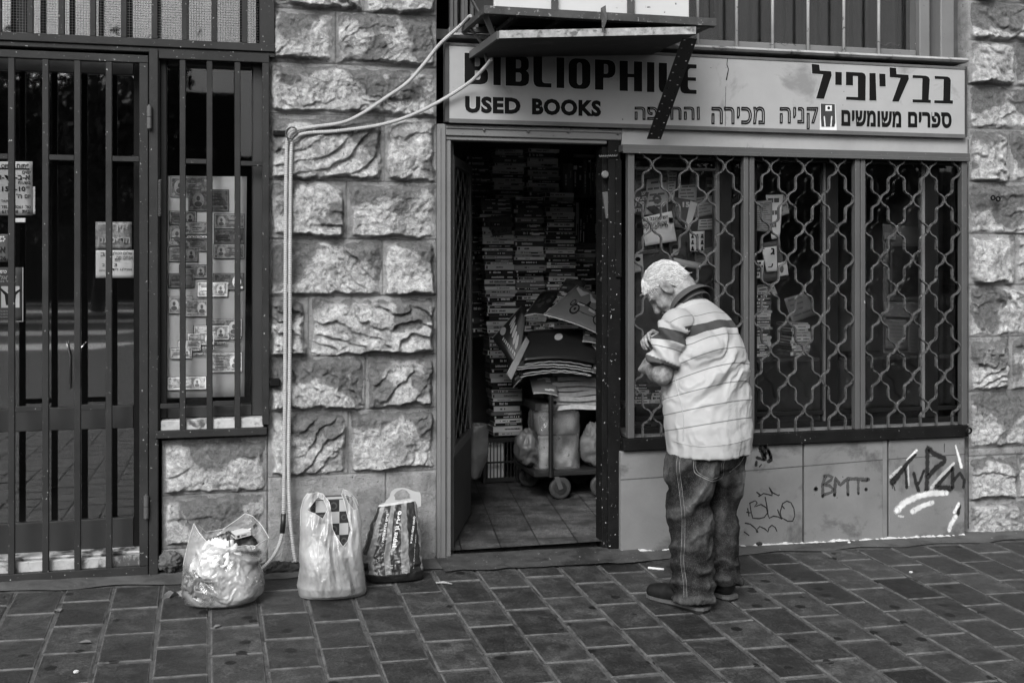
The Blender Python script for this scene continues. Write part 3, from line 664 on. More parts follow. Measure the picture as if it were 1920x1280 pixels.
# ------------------------------------------------------------------ shop window with wavy grille
YGR = -.075
sw = thing('shop_window', 'wide shop window in three bays behind a wavy steel grille', 'shop window', (3.25, YGR, .5))
zT, zB = az(1490, 293, YGR), az(1490, 824, YGR)
zbt, zbb = az(1490, 809, YGR), az(1490, 832, YGR)
posts = [(1178, 1190), (1395, 1404), (1406, 1415), (1604, 1613), (1614.5, 1623), (1804, 1814)]
for a, b in posts: MB().box(ax(a, YGR), ax(b, YGR), YGR, YGR + .045, zbt - .002, az(1490, 289, YGR)).build('grille_post', MET_MID, sw, bevel=.003)
MB().box(ax(1169, YGR), ax(1816, YGR), YGR - .004, YGR + .06, zbb, zbt - .003).build('bottom_rail', MET_BLACK, sw, bevel=.004)
mb = MB(); p = at(1817, 807, YGR - .03); mb.tube([p + Vector((.016 * math.cos(t), 0, .016 * math.sin(t))) for t in np.linspace(0, 6.2, 16)], .006, 6); mb.build('lock_ring', MET_BLACK, sw, smooth=True)
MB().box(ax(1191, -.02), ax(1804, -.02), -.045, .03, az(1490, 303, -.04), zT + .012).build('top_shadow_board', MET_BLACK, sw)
HALF = .172; ARC = .047
def strand(x, ztop, zbot, first, amp):
    """vertical flat bar that swings out in a round bow to its right and left neighbours in turn"""
    pts = [(x, ztop)]; z = ztop - .075; sd = first
    while z - ARC > zbot + .02:
        # straight, shoulder, bow, shoulder
        pts.append((x, z + ARC + .010)); pts.append((x + sd * .004, z + ARC + .003)); pts.append((x + sd * amp * .20, z + ARC - .006)); pts.append((x + sd * amp * .36, z + ARC * .80))
        for a in np.linspace(62, -62, 11): pts.append((x + sd * (amp * .36 + (amp * .64) * (math.cos(R(a)) - math.cos(R(62))) / (1 - math.cos(R(62)))), z + ARC * .80 * math.sin(R(a)) / math.sin(R(62))))
        pts.append((x + sd * amp * .20, z - ARC + .006)); pts.append((x + sd * .004, z - ARC - .003)); pts.append((x, z - ARC - .010))
        z -= HALF; sd = -sd
    pts.append((x, zbot)); out = [pts[0]]
    for q in pts[1:]:
        if (Vector(q) - Vector(out[-1])).length > .0015: out.append(q)
    return out
for (xa, xb, n, first) in ((1190, 1395, 6, 1), (1415, 1604, 6, 1), (1623, 1804, 6, -1)):
    XA, XB = ax(xa, YGR), ax(xb, YGR); stp = (XB - XA) / n
    for i in range(n):
        x = XA + stp * (i + .5); sd = first if i % 2 == 0 else -first
        pts = strand(x, zT + .01, zbt, sd, stp / 2 - .003)
        MB().strip(pts, .0074, YGR + .012, YGR + .032).build('wavy_bar', MET_GRILLE, sw)
# inner window frames and panes
YI = .06
WIN_DK = M('window_frame_dark', .007, .5, .3, 4, spec=.15)
zI0, zI1 = az(1490, 792, YI), az(1490, 300, YI)
for (a, b, m) in ((1180, 1190, WIN_DK), (1342, 1350, MET_MID), (1351, 1372, WIN_DK), (1392, 1420, WIN_DK), (1545, 1549, MET_MID), (1550, 1572, WIN_DK), (1606, 1625, WIN_DK), (1730, 1735, MET_LIGHT), (1736, 1760, WIN_DK), (1800, 1818, WIN_DK)):
    MB().box(ax(a, YI), ax(b, YI), YI, YI + .05, zI0, zI1).build('sash_stile', m, sw, bevel=.003)
mb = MB(); mb.box(ax(1190, YI), ax(1342, YI), YI + .004, YI + .03, az(1260, 319, YI), az(1260, 314, YI)); mb.build('sash_rail', MET_MID, sw)
mb = MB(); mb.box(ax(1180, YI), ax(1818, YI), YI + .002, YI + .05, zI0 - .03, zI0 - .001); mb.box(ax(1190, YI), ax(1800, YI), YI + .003, YI + .05, az(1490, 779, YI), az(1490, 771, YI)); mb.build('sash_rail', WIN_DK, sw, bevel=.003)
for a, b in ((1190, 1342), (1372, 1392), (1420, 1545), (1572, 1606), (1625, 1730), (1760, 1800)):
    MB().box(ax(a, YI), ax(b, YI), YI + .02, YI + .025, zI0, zI1).build('glass_pane', GLASS, sw)
MB().box(ax(1180, 0), ax(1812, 0), -.035, .34, zI0 - .045, zI0 - .031).build('window_sill', M('sill_grey', .11, .7, .3, 6), sw)

# ------------------------------------------------------------------ low wall under the window, graffiti
YLW = -.05
WALLP = M('grey_wall_paint', .135, .75, .22, 2.6, .35, 50, stain=.07, stain_amt=.42, stain_scale=3.6, chip=.03, chip_amt=.27, chip_scale=38)
lw = thing('low_wall', 'pale grey painted panel wall with graffiti under the grilled shop window', 'wall', (3.25, YLW, 0))
zlt = az(1490, 832.5, YLW)
j1, j2 = (1505, 1508.5), (1663, 1667)
for a, b in ((1164, j1[0]), (j1[1], j2[0]), (j2[1], 1809)): MB().box(ax(a, YLW), ax(b, YLW), YLW, .2, -.12, zlt).build('panel', WALLP, lw, bevel=.003)
mb = MB()
for j in (j1, j2): mb.box(ax(j[0], YLW), ax(j[1], YLW), YLW + .012, .2, -.12, zlt)
mb.build('joint', M('wall_joint', .03, .9), lw)
MB().box(ax(1655, YLW), ax(1662.5, YLW), YLW - .003, YLW + .002, -.1, zlt - .001).build('joint_cover', M('joint_cover', .135, .7), lw)
mb = MB(); xf0, xf1 = ax(1164, YLW), ax(1808, YLW)
def fil(u, v):
    x = xf0 + (xf1 - xf0) * u; n_ = fbm(np.array([[x * 9, 1., 2.]]), 4)[0]; n2 = fbm(np.array([[x * 38, 5., 2.]]), 3)[0]; h_ = max(-.004, .006 + .022 * n_ + .012 * n2); d_ = max(.001, .014 + .02 * n2)
    return (x, YLW - d_ * (1 - v) * (h_ > -.003) + .001, gz(x, YLW) + .002 + h_ * v)
mb.grid(fil, 420, 3)
mb.build('mortar_fillet', M('white_mortar', .40, .9, .3, 30, .6, 60), lw)
YGF = YLW - .0016
def stroke(mb, pts, wpx, Y=YGF, m=0, soft=None):
    """painted line on the wall, a ribbon through measured points"""
    P = [at(x, y, Y) for x, y in pts]; Q = []
    for i in range(len(P) - 1):
        n = max(2, int((P[i+1] - P[i]).length / .012))
        for k in range(n): Q.append(P[i].lerp(P[i+1], k / n))
    Q.append(P[-1]); N = len(Q)
    ws = wpx if hasattr(wpx, '__len__') else (wpx, wpx)
    b = len(mb.v); K = 5
    if not hasattr(mb, 'e'): mb.e = []
    for i, p in enumerate(Q):
        d = (Q[min(i+1, N-1)] - Q[max(i-1, 0)]).normalized(); n = Vector((-d.z, 0, d.x)); wd = (ws[0] + (ws[1] - ws[0]) * i / max(1, N - 1)) / 330. * SOFT[0] * (1 + .12 * math.sin(i * 2.1))
        for k in range(K): mb.v.append(tuple(p + n * wd * (k / (K - 1) - .5))); mb.e.append(abs(k / (K - 1) - .5) * 2)
    for i in range(N - 1):
        for k in range(K - 1): mb.f.append((b+i*K+k, b+(i+1)*K+k, b+(i+1)*K+k+1, b+i*K+k+1)); mb.m.append(m)
    for c, wd in ((Q[0], ws[0]), (Q[-1], ws[1])):
        rr = wd / 330. * SOFT[0] / 2; b = len(mb.v); mb.v.append((c.x, c.y - .0002, c.z)); mb.e.append(0.); mb.v += [(c.x + rr * math.cos(t * .7854), c.y - .0002, c.z + rr * math.sin(t * .7854)) for t in range(8)]; mb.e += [1.] * 8
        for t in range(8): mb.f.append((b, b + 1 + t, b + 1 + (t + 1) % 8)); mb.m.append(m)
SOFT = [1.0]
def spray(mb, mat):
    o = mb.build('graffiti_tag', [mat], lw, recalc=False); a = o.data.attributes.new('edge', 'FLOAT', 'POINT'); a.data.foreach_set('value', np.array(mb.e, np.float32)); return o
def spray_material(name, v, edge):
    T = NT(name); vec = T.coords(); n = T.noise(vec, 170, 3, .7); n2 = T.noise(vec, 16, 4, .6); e = T.n('ShaderNodeAttribute', attribute_name='edge').outputs['Fac']
    b = T.bsdf(T.ramp(n2, [(.3, v * .8), (.7, v * 1.3)]), .75, spec=.15)
    T.l(T.ramp(T.math('ADD', T.math('ADD', e, T.math('MULTIPLY', T.math('SUBTRACT', n, .5), .9)), T.math('MULTIPLY', T.math('SUBTRACT', n2, .5), edge * 3)), [(.45, 1), (.95, 0)]), b.inputs['Alpha'])
    return T.m
BLKP = spray_material('black_spray', .016, .2); WHTP = spray_material('white_spray', .5, .2); GRYP = spray_material('grey_spray', .34, .2); WASH = spray_material('thin_black_spray', .05, .2)
k3 = 1 / 6.0; SOFT[0] = 1.7
def g3(*pts): return [(1500 + x * k3, 820 + y * k3) for x, y in pts]
k4 = 140 / 896.
def g4p(*pts): return [(1380 + x * k4, 820 + y * k4) for x, y in pts]
mb = MB()
for pts, wd in ((g3((285, 435), (255, 520), (258, 650)), 4.6), (g3((270, 430), (320, 425), (365, 445), (350, 475), (262, 530), (330, 540), (375, 580), (350, 615), (275, 640)), 4), (g3((388, 640), (400, 455), (455, 535), (535, 455), (540, 635)), 4.6), (g3((545, 462), (640, 462), (770, 470)), 5), (g3((655, 470), (656, 625)), 4), (g3((760, 468), (752, 490), (690, 485)), 2.5)): stroke(mb, pts, wd)
for x, y, r_ in ((178, 575, 6.5), (742, 580, 5), (255, 660, 4), (388, 648, 4), (540, 642, 4), (656, 628, 3)): stroke(mb, g3((x - 2, y), (x + 2, y)), r_)
spray(mb, WASH)
mb = MB()
for pts, wd in ((g3((1040, 500), (1130, 390), (1210, 285), (1300, 190)), (10, 4)), (g3((1180, 340), (1195, 440), (1200, 560)), (3, 5)), (g3((1280, 400), (1305, 510), (1335, 600)), (5, 6)), (g3((1395, 370), (1350, 490), (1325, 520)), (4, 5)), (g3((1425, 600), (1430, 400), (1436, 110), (1500, 180), (1620, 230), (1625, 270), (1530, 340), (1440, 440)), 7.5), (g3((1716, 340), (1716, 560)), 6), (g3((1716, 350), (1535, 545), (1540, 565), (1690, 570)), (4, 9)), (g3((1730, 480), (1800, 395), (1850, 480), (1840, 560)), (5, 5)), (g3((1035, 520), (1040, 570)), 1.5), (g3((1050, 530), (1068, 590)), 1.5), (g3((1790, 760), (1780, 860)), (7, 5)), (g3((1624, 70), (1624, 160)), 1.2)): stroke(mb, pts, wd)
spray(mb, BLKP)
mb = MB()
for pts, wd in ((g3((1090, 820), (1180, 730), (1320, 660), (1480, 625), (1650, 625)), (11, 8)), (g3((1265, 830), (1380, 765), (1490, 730)), (9, 7)), (g3((1785, 745), (1735, 840)), 6), (g3((1750, 890), (1690, 990), (1680, 1040)), (8, 7)), (g3((1750, 90), (1790, 230), (1815, 330)), (3, 6)), (g3((1310, 145), (1200, 250)), (5, 2))): stroke(mb, pts, wd, Y=YGF - .0006)
spray(mb, WHTP)
mb = MB()
for pts, wd in ((g3((1215, 300), (1225, 530)), 3), (g3((1730, 290), (1600, 420), (1480, 560)), (5, 7)), (g3((1140, 330), (1025, 440)), (5, 8))): stroke(mb, pts, wd, Y=YGF + .0006)
for x in (1110,): stroke(mb, g3((x, 880), (x + 50, 890)), 4)
spray(mb, GRYP)
mb = MB()
for pts in (g4p((165, 785), (230, 755), (255, 780), (220, 830), (300, 800), (365, 840), (380, 900), (340, 955), (280, 970), (200, 965), (180, 880), (165, 785)), g4p((350, 715), (375, 850), (385, 930), (400, 965), (450, 940), (510, 950), (550, 980), (520, 920), (500, 865)), g4p((560, 825), (580, 850)), g4p((545, 975), (530, 890), (560, 790), (610, 760), (660, 780), (695, 850), (705, 940), (680, 1000), (620, 1000), (550, 960)), g4p((250, 655), (295, 690), (270, 705), (330, 670), (380, 680), (435, 695), (430, 660), (395, 595), (440, 660), (510, 695), (520, 685)), g4p((110, 1025), (170, 1035), (235, 1090), (250, 1135), (265, 1135), (250, 1100), (285, 1065), (350, 1095), (385, 1130), (395, 1080), (430, 1050), (470, 1075), (490, 1120)), g4p((140, 850), (155, 940)), g4p((128, 895), (172, 900)), g4p((100, 1130), (155, 1172))): stroke(mb, pts, 1.7)
spray(mb, BLKP)
mb = MB()
for pts, wd in ((g4p((250, 240), (330, 265)), 4), (g4p((290, 120), (345, 255)), 6), (g4p((300, 140), (360, 240)), 3), (g4p((350, 100), (340, 225), (395, 150), (415, 235)), 5), (g4p((345, 90), (390, 160), (420, 240)), 4), (g4p((390, 285), (420, 265)), 5), (g4p((240, 330), (245, 290)), 4), (g4p((280, 350), (305, 322)), 1.6)): stroke(mb, pts, wd)
spray(mb, BLKP)
mb = MB(); stroke(mb, [(1164, 899), (1330, 888), (1505, 873.5), (1660, 861), (1809, 851)], .9, Y=YGF + .0004); mb.build('crack', WASH, lw)

SOFT[0] = 1.0
# ------------------------------------------------------------------ shop sign
YS = -.055
sign = thing('shop_sign', 'long pale shop sign with BIBLIOPHILE and USED BOOKS and Hebrew lettering', 'sign', (2.8, YS, 2.3))
X0s, X1s, Z0s, Z1s = ax(838, YS), ax(1811, YS), az(1324, 240.5, YS), az(1324, 104.5, YS)
SIGNF = M('sign_face', .27, .5, .16, 2.2, .06, 40, 0, .4, chip=.03, chip_amt=.25, chip_scale=30, stain=.17, stain_amt=.38, stain_scale=3.2)
MB().box(X0s + .012, X1s - .008, YS, YS + .05, Z0s + .010, Z1s - .010).build('panel', SIGNF, sign)
mb = MB(); mb.box(X0s - .01, X0s + .011, YS - .004, YS + .05, Z0s - .008, Z1s + .006); mb.build('side_rim', M('sign_rim', .03, .6), sign); mb = MB(); mb.box(X1s - .007, X1s + .004, YS - .004, YS + .05, Z0s - .008, Z1s + .006); mb.build('side_rim', M('sign_rim', .05, .6), sign)
for za_, zb_ in ((Z0s - .012, Z0s + .0095), (Z1s - .0095, Z1s + .004)): MB().box(X0s + .0115, X1s - .0075, YS - .005, YS + .05, za_, zb_).build('rim', M('sign_rim_mid', .08, .6, .3, 6), sign)
YSL = YS - .0015
INKS = M('sign_black', .005, .8, .2, spec=.1)
HALO = M('letter_halo', .33, .6, .08)
def rr(x0, z0, x1, z1, r):                                       # rounded rectangle, radii: bl, br, tr, tl
    out = []
    for (cx_, cz_, rad, a0) in ((x0 + r[0], z0 + r[0], r[0], 180), (x1 - r[1], z0 + r[1], r[1], 270), (x1 - r[2], z1 - r[2], r[2], 0), (x0 + r[3], z1 - r[3], r[3], 90)):
        if rad < 1e-4: out.append((cx_, cz_)); continue
        for k in range(6): a = R(a0 + 18 * k); out.append((cx_ + rad * math.cos(a), cz_ + rad * math.sin(a)))
    return out
def letter_shape(ch):
    if ch == 'B': return .82, [[(0,0),(.56,0),(.7,.03),(.79,.10),(.82,.2),(.82,.38),(.79,.46),(.72,.51),(.78,.56),(.81,.63),(.81,.80),(.78,.90),(.70,.97),(.56,1),(0,1)], rr(.36,.15,.55,.44,(0,.08,.08,0)), rr(.36,.58,.54,.86,(0,.08,.08,0))]
    if ch == 'I': return .30, [[(0,0),(.30,0),(.30,1),(0,1)]]
    if ch == 'L': return .66, [[(.20,0),(.66,0),(.66,.14),(.40,.14),(.34,.17),(.32,.24),(.32,1),(0,1),(0,.2),(.03,.09),(.10,.02)]]
    if ch == 'O': return .78, [rr(0,0,.78,1,(.26,.26,.26,.26)), rr(.30,.13,.48,.87,(.09,.09,.09,.09))]
    if ch == 'P': return .78, [[(0,0),(.32,0),(.32,.40),(.52,.40),(.66,.44),(.75,.53),(.78,.64),(.78,.78),(.75,.89),(.66,.97),(.52,1),(0,1)], rr(.32+.02,.54,.50,.86,(0,.08,.08,0))]
    if ch == 'H': return .82, [[(0,0),(.30,0),(.30,.46),(.52,.46),(.52,0),(.82,0),(.82,1),(.52,1),(.52,.58),(.30,.58),(.30,1),(0,1)]]
    if ch == 'E': return .66, [[(.18,0),(.66,0),(.66,.14),(.40,.14),(.34,.18),(.32,.25),(.32,.44),(.64,.44),(.64,.56),(.32,.56),(.32,.76),(.35,.83),(.42,.86),(.66,.86),(.66,1),(.18,1),(.08,.97),(.02,.9),(0,.8),(0,.2),(.02,.1),(.08,.03)]]
def flat_shape(loops, Y, mat, name, parent, grow=0.):
    c = bpy.data.curves.new(name, 'CURVE'); c.dimensions = '2D'; c.fill_mode = 'BOTH'; c.offset = grow
    for lp in loops:
        s = c.splines.new('POLY'); s.points.add(len(lp) - 1); s.use_cyclic_u = True
        for q, p in zip(s.points, lp): q.co = (p[0], p[1], 0, 1)
    o = bpy.data.objects.new(name, c); COL.objects.link(o); me = bpy.data.meshes.new_from_object(o.evaluated_get(bpy.context.evaluated_depsgraph_get()))
    bpy.data.objects.remove(o); bpy.data.curves.remove(c)
    for v in me.vertices: v.co = (v.co.x, Y, v.co.y)
    me.materials.clear(); me.materials.append(mat); me.polygons.foreach_set('material_index', [0] * len(me.polygons)); me.name = name
    return link(name, me, parent)
spec = [('B', 871, 915), ('I', 925, 939), ('B', 948, 992), ('L', 1000, 1034), ('I', 1043.5, 1058), ('O', 1066, 1107), ('P', 1115.5, 1154), ('H', 1161.7, 1204), ('I', 1213, 1227), ('L', 1235, 1267), ('E', 1275, 1306)]
for ch, a, b in spec:
    w_, loops = letter_shape(ch); xa, xb = ax(a, YSL), ax(b, YSL); mid = (a + b) / 2
    zb_ = az(mid, 157.5 + (mid - 871) * .0445, YSL); zt_ = az(mid, 99 + (mid - 871) * .0515, YSL)
    T_ = lambda p: (xa + (xb - xa) * p[0] / w_, zb_ + (zt_ - zb_) * p[1])
    flat_shape([[T_(p) for p in lp] for lp in loops], YSL, HALO, 'letter_outline', sign, .0035)
    flat_shape([[T_(p) for p in lp] for lp in loops], YSL - .0006, INKS, 'letter', sign)
for s, (a, b, c, d_) in (('USED', (872, 180, 976, 217)), ('BOOKS', (997.5, 184, 1127, 221))):
    qd = [at(a, 211.5 + (a - 872) * .03, YSL), at(c, 211.5 + (c - 872) * .03, YSL), at(c, 180 + (c - 872) * .034, YSL), at(a, 180 + (a - 872) * .034, YSL)]
    lettering(s, [q + Vector((0, .0003, 0)) for q in qd], HALO, sign, bold=.085); lettering(s, [q - Vector((0, .0006, 0)) for q in qd], INKS, sign, bold=.055)
k5 = 1 / 3.0
hebl = [[(725,360),(768,365),(772,398),(835,402),(838,425),(795,557),(750,555),(790,420),(728,415)], [(858,405),(895,407),(895,480),(858,478)],
        [(918,405),(1008,409),(1024,416),(1030,432),(1028,568),(918,562),(920,545),(985,547),(985,430),(958,428),(958,482),(918,480)], [(1050,412),(1085,412),(1090,567),(1050,566)],
        [(1105,415),(1140,417),(1142,488),(1107,487)], [(1163,380),(1200,383),(1203,418),(1270,422),(1272,445),(1215,573),(1178,572),(1225,440),(1165,435)],
        [(1293,423),(1368,427),(1383,434),(1390,448),(1383,562),(1396,563),(1395,580),(1293,577),(1293,560),(1345,561),(1348,442),(1293,440)],
        [(1417,428),(1488,432),(1502,439),(1508,453),(1505,565),(1520,566),(1520,585),(1415,581),(1415,565),(1465,566),(1468,447),(1418,445)]]
for lp in hebl:
    P = [at(1280 + x * k5, y * k5, YSL) for x, y in lp]
    flat_shape([[(p.x, p.z) for p in P]], YSL, HALO, 'letter_outline', sign, .0035); flat_shape([[(p.x, p.z) for p in P]], YSL - .0006, INKS, 'letter', sign)
k6 = 280 / 1920.
for s, (x0, y0, x1, y1, dy) in (('משומשים', (395, 178, 1165, 385, 22)), ('ספרים', (1252, 205, 1812, 408, 8))):
    qd = [at(1520 + x0 * k6, 180 + y1 * k6, YSL), at(1520 + x1 * k6, 180 + (y1 + dy) * k6, YSL), at(1520 + x1 * k6, 180 + (y0 + dy) * k6, YSL), at(1520 + x0 * k6, 180 + y0 * k6, YSL)]
    lettering(heb(s), qd, INKS, sign, bold=.045)
for s, (x0, y0, x1, y1) in (('והחלפה', (1190, 194, 1312, 225)), ('מכירה', (1334, 200, 1434, 233)), ('קניה', (1462, 201, 1534, 243))):
    lettering(heb(s), quad(x0, y0, x1, y1, YSL - .001), INKS, sign, outline=.027, name='outlined_lettering')
mb = MB(); stroke(mb, [(1364, 110), (1363, 122), (1366, 130), (1362, 150)], (1.2, 2.2), Y=YSL - .0006); stroke(mb, [(1361, 163), (1360, 200), (1360, 236)], .8, Y=YSL - .0006); mb.build('crack', INKS, sign)
st = thing('sticker', 'dark sticker of a figure stuck on the sign between the Hebrew words', 'sticker', tuple(at(1553, 246, YSL)))
mb = MB(); P = [at(x, y, YSL - .002) for x, y in ((1538, 194), (1566, 195), (1569, 246), (1537, 245))]; mb.prism([(p.x, p.z) for p in P], YSL - .003, YSL - .001, 0)
P = [at(x, y, YSL - .002) for x, y in ((1538.5, 194.5), (1565, 195.5), (1566, 230), (1564, 238), (1540, 238), (1539, 225))]; mb.prism([(p.x, p.z) for p in P], YSL - .0042, YSL - .0032, 1); mb.build('sheet', [PAPER, M('sticker_dark', .03, .5)], st)
mb = MB(); P = [at(x, y, YSL) for x, y in ((1547, 198), (1559, 198), (1559, 208.5), (1547, 208.5))]; mb.prism([(p.x, p.z) for p in P], YSL - .0050, YSL - .0044)
for pts in (((1545.5, 219), (1547, 237)), ((1559.5, 219), (1558, 237))): stroke(mb, pts, 2.4, Y=YSL - .0046)
mb.build('figure', PAPER, st); mb = MB(); c = at(1553, 203, YSL); mb.lathe((c.x, YSL - .0051, c.z), [(.009, 0), (.009, -.0008)], 12, axis='Y'); mb.build('figure_head', INK, st)

# ------------------------------------------------------------------ ledge, upper window, air conditioner, canopy
mb = MB(); z_ = az(1500, 100, -.03); mb.box(ax(836, 0), ax(1805, 0), -.075, .12, az(1500, 104.5, -.03), az(1500, 96, -.03)); 
tag(mb.build('window_ledge', M('ledge_paint', .24, .8, .3, 8, .5, 60, stain=.06, stain_amt=.42, stain_scale=8), bevel=.012), 'pale rounded ledge running along the top of the sign', 'ledge')
YU = .03
uw = thing('upper_window', 'dark curtained window with white bars above the sign', 'window', (3.0, YU, 2.8))
zu = az(1500, 95.5, YU)
mb = MB(); mb.box(ax(842, YU), ax(1716, YU), YU - .01, YU + .06, zu - .02, az(1500, 84, YU)); mb.build('bottom_rail', MET_LIGHT, uw, bevel=.004)
mb = MB(); mb.box(ax(1708, YU), ax(1718.5, YU), YU + .01, YU + .08, zu, 3.7); mb.build('sash_stile', MET_MID, uw); mb = MB(); mb.box(ax(1719, YU), ax(1738, YU), YU - .03, YU + .08, zu - .02, 3.7); mb.build('frame_post', MET_LIGHT, uw, bevel=.004)
mb = MB(); mb.box(ax(1753, YU), ax(1778, YU), YU - .06, YU + .10, zu - .03, 3.7); mb.build('frame_post', MET_LIGHT, uw, bevel=.006)
for px_ in (1308, 1381, 1448.5, 1515, 1582, 1647.5):
    p = at(px_, 80, YU - .03); mb = MB(); mb.cyl((p.x, YU - .03, zu - .015), (p.x, YU - .03, 3.7), .0095, 8); mb.build('bar', M('white_bar', .42, .6, .2, 9, .3, 60, chip=.12, chip_amt=.36, chip_scale=40), uw, smooth=True)
for px_ in (846, 853.5, 867, 873, 884, 893): mb = MB(); p = at(px_, 40, YU); mb.box(p.x - .008, p.x + .008, YU - .015, YU + .01, zu - .01, 3.7); mb.build('bar', M('side_bar', .06, .6), uw)
MB().box(ax(842, YU), ax(1708, YU), YU + .05, YU + .055, zu, 3.7).build('glass_pane', GLASS, uw)
CURT = M('curtain', .035, .9, .2, 3)
mb = MB(); mb.grid(lambda u, v: (ax(842, .2) + (ax(1712, .2) - ax(842, .2)) * u, .2 + .02 * math.sin(u * 170) + .02 * math.sin(u * 71 + 1), zu - .05 + v * 1.2), 260, 2); mb.build('curtain', CURT, uw, smooth=True)
MB().box(ax(1725, .1), ax(1815, .1), .10, .2, zu - .1, 3.7).build('side_panel', M('rough_plaster_dark', .07, .9, .4, 6, .6, 40), uw)
room('upper_room', 1.1, 4.45, .28, 1.6, 2.78, 3.75, True)
mb = MB(); mb.box(1.1, 4.5, -.02, .3, 3.71, 4.1); struct(mb.build('facade_wall', M('plaster', .2, .9)), 'plaster wall above the upper window')
mb = MB()
for k, (x0_, y0_) in enumerate(((1443, 84), (1500, 100), (1640, 82))):
    a = at(x0_, y0_, -.04); pts = [a]
    for i in range(9): pts.append(pts[-1] + Vector((.018, -.004 * math.sin(i + k), .012 * math.sin(i * 1.4 + k))))
    mb.tube(pts, .0018, 5)
tag(mb.build('loose_wire', MET_MID, smooth=True), 'thin loose wires lying on the ledge below the white bars', 'wire')

YAC = -.60
cage = thing('air_conditioner_bracket', 'black steel bracket frame carrying the white box over the sign', 'bracket', (2.1, -.3, 2.85))
RUST = M('rusty_black_steel', .035, .65, .5, 9, .4, 70, chip=.16, chip_amt=.36, chip_scale=50)
fl, fr = at(908, 17, YAC), at(1344, 37, YAC); zf = (fl.z + fr.z) / 2
bl_ = at(856, 55, -.02)
mb = MB(); mb.box(fl.x, fr.x, YAC, YAC + .03, zf - .028, zf + .012); mb.box(fl.x, fr.x, YAC + .03, YAC + .05, zf - .030, zf - .026); mb.box(fl.x + .001, fl.x + .03, YAC + .031, -.07, zf - .022, zf + .010); mb.box(fr.x - .04, fr.x - .001, YAC + .031, -.07, zf - .022, zf + .010)
mb.box(fl.x + .03, fr.x - .04, -.10, -.07, zf - .02, zf + .008); mb.build('frame', RUST, cage, bevel=.003)
for t in (.16, .36, .56, .76, .9): x = fl.x + (fr.x - fl.x) * t; mb = MB(); mb.box(x - .015, x + .015, YAC + .051, -.101, zf - .018, zf + .002); mb.build('cross_bar', RUST, cage)
mb = MB(); p = at(1132, 30, YAC - .01); mb.add([(p.x-.012, YAC-.004, zf+.03), (p.x+.012, YAC-.004, zf+.045), (p.x+.014, YAC-.02, zf-.03), (p.x-.02, YAC-.05, zf-.10), (p.x-.012, YAC+.002, zf+.03), (p.x+.012, YAC+.002, zf+.045), (p.x+.014, YAC-.014, zf-.03), (p.x-.02, YAC-.044, zf-.10)], [(0,1,2,3),(7,6,5,4),(0,4,5,1),(1,5,6,2),(2,6,7,3),(3,7,4,0)]); mb.build('bent_plate', RUST, cage)
mb = MB(); mb.bar((fl.x + .01, YAC + .15, zf), (fl.x - .17, YAC + .12, zf + .30), .03, .008, (0,1,0)); mb.build('tie_bar', MET_MID, cage)
mb = MB(); mb.bar((fl.x + .03, YAC + .10, zf - .02), (at(934, 66, -.52).x - .01, -.47, at(934, 66, -.52).z), .028, .006, (1,0,0)); mb.build('tie_bar', MET_MID, cage)
mb = MB(); mb.tube([(fl.x + .02, -.2, zf - .02), (fl.x + .09, -.18, zf - .1), (fl.x + .11, -.19, zf - .19)], .008, 6); mb.build('tie_rod', MET_MID, cage)
ac = thing('air_conditioner', 'white speckled metal box on the bracket above the sign, cut off by the top edge', 'air conditioner', (2.1, -.3, zf))
ACW = M('speckled_white', .42, .5, .08, 3, .05, 60, chip=.05, chip_amt=.30, chip_scale=38)
xs_ = [926, 1034, 1045, 1176, 1188, 1290]
mb = MB(); mb.box(ax(926, -.54), ax(1291, -.54), -.535, -.12, zf + .02, zf + .62); mb.build('casing', M('casing_dark', .03, .6), ac)
for a, b in ((926, 1034), (1045, 1176), (1189, 1291)): mb = MB(); mb.box(ax(a, -.55), ax(b, -.55), -.56, -.536, zf + .013, zf + .62); mb.build('panel', ACW, ac, bevel=.004)
for px_ in (1039.5, 1182): mb = MB(); x = ax(px_, -.58); mb.box(x - .014, x + .014, -.59, -.57, zf + .013, zf + .62); mb.build('upright', RUST, cage)
mb = MB(); x = ax(1334, -.58); mb.box(x - .012, x + .012, -.59, -.57, zf + .013, zf + .62); mb.build('upright', MET_DARK, cage)

cp = thing('canopy_board', 'sagging grey board with a pale edge hanging under the black bracket over the sign', 'canopy', (2.0, -.3, 2.7))
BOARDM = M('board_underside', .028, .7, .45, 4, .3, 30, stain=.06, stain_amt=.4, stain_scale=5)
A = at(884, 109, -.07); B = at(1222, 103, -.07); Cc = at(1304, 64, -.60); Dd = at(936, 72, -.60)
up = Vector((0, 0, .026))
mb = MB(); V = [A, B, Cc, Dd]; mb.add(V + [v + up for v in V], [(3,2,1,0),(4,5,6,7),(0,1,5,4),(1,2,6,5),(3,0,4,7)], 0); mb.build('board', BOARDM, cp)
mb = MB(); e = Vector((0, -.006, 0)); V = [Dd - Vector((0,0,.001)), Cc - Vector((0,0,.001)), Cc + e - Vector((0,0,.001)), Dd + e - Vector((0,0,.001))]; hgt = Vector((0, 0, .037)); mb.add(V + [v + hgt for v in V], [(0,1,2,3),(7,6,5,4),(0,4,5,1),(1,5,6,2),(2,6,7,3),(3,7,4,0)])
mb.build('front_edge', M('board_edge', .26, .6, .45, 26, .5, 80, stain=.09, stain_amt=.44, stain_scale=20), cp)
mb = MB(); e = Vector((-.012, 0, 0)); V = [A + e, A, Dd, Dd + e]; mb.add([v - Vector((0,0,.004)) for v in V] + [v + Vector((0, 0, .034)) for v in V], [(3,2,1,0),(4,5,6,7),(0,1,5,4),(1,2,6,5),(2,3,7,6),(3,0,4,7)]); mb.build('side_edge', MET_MID, cp)
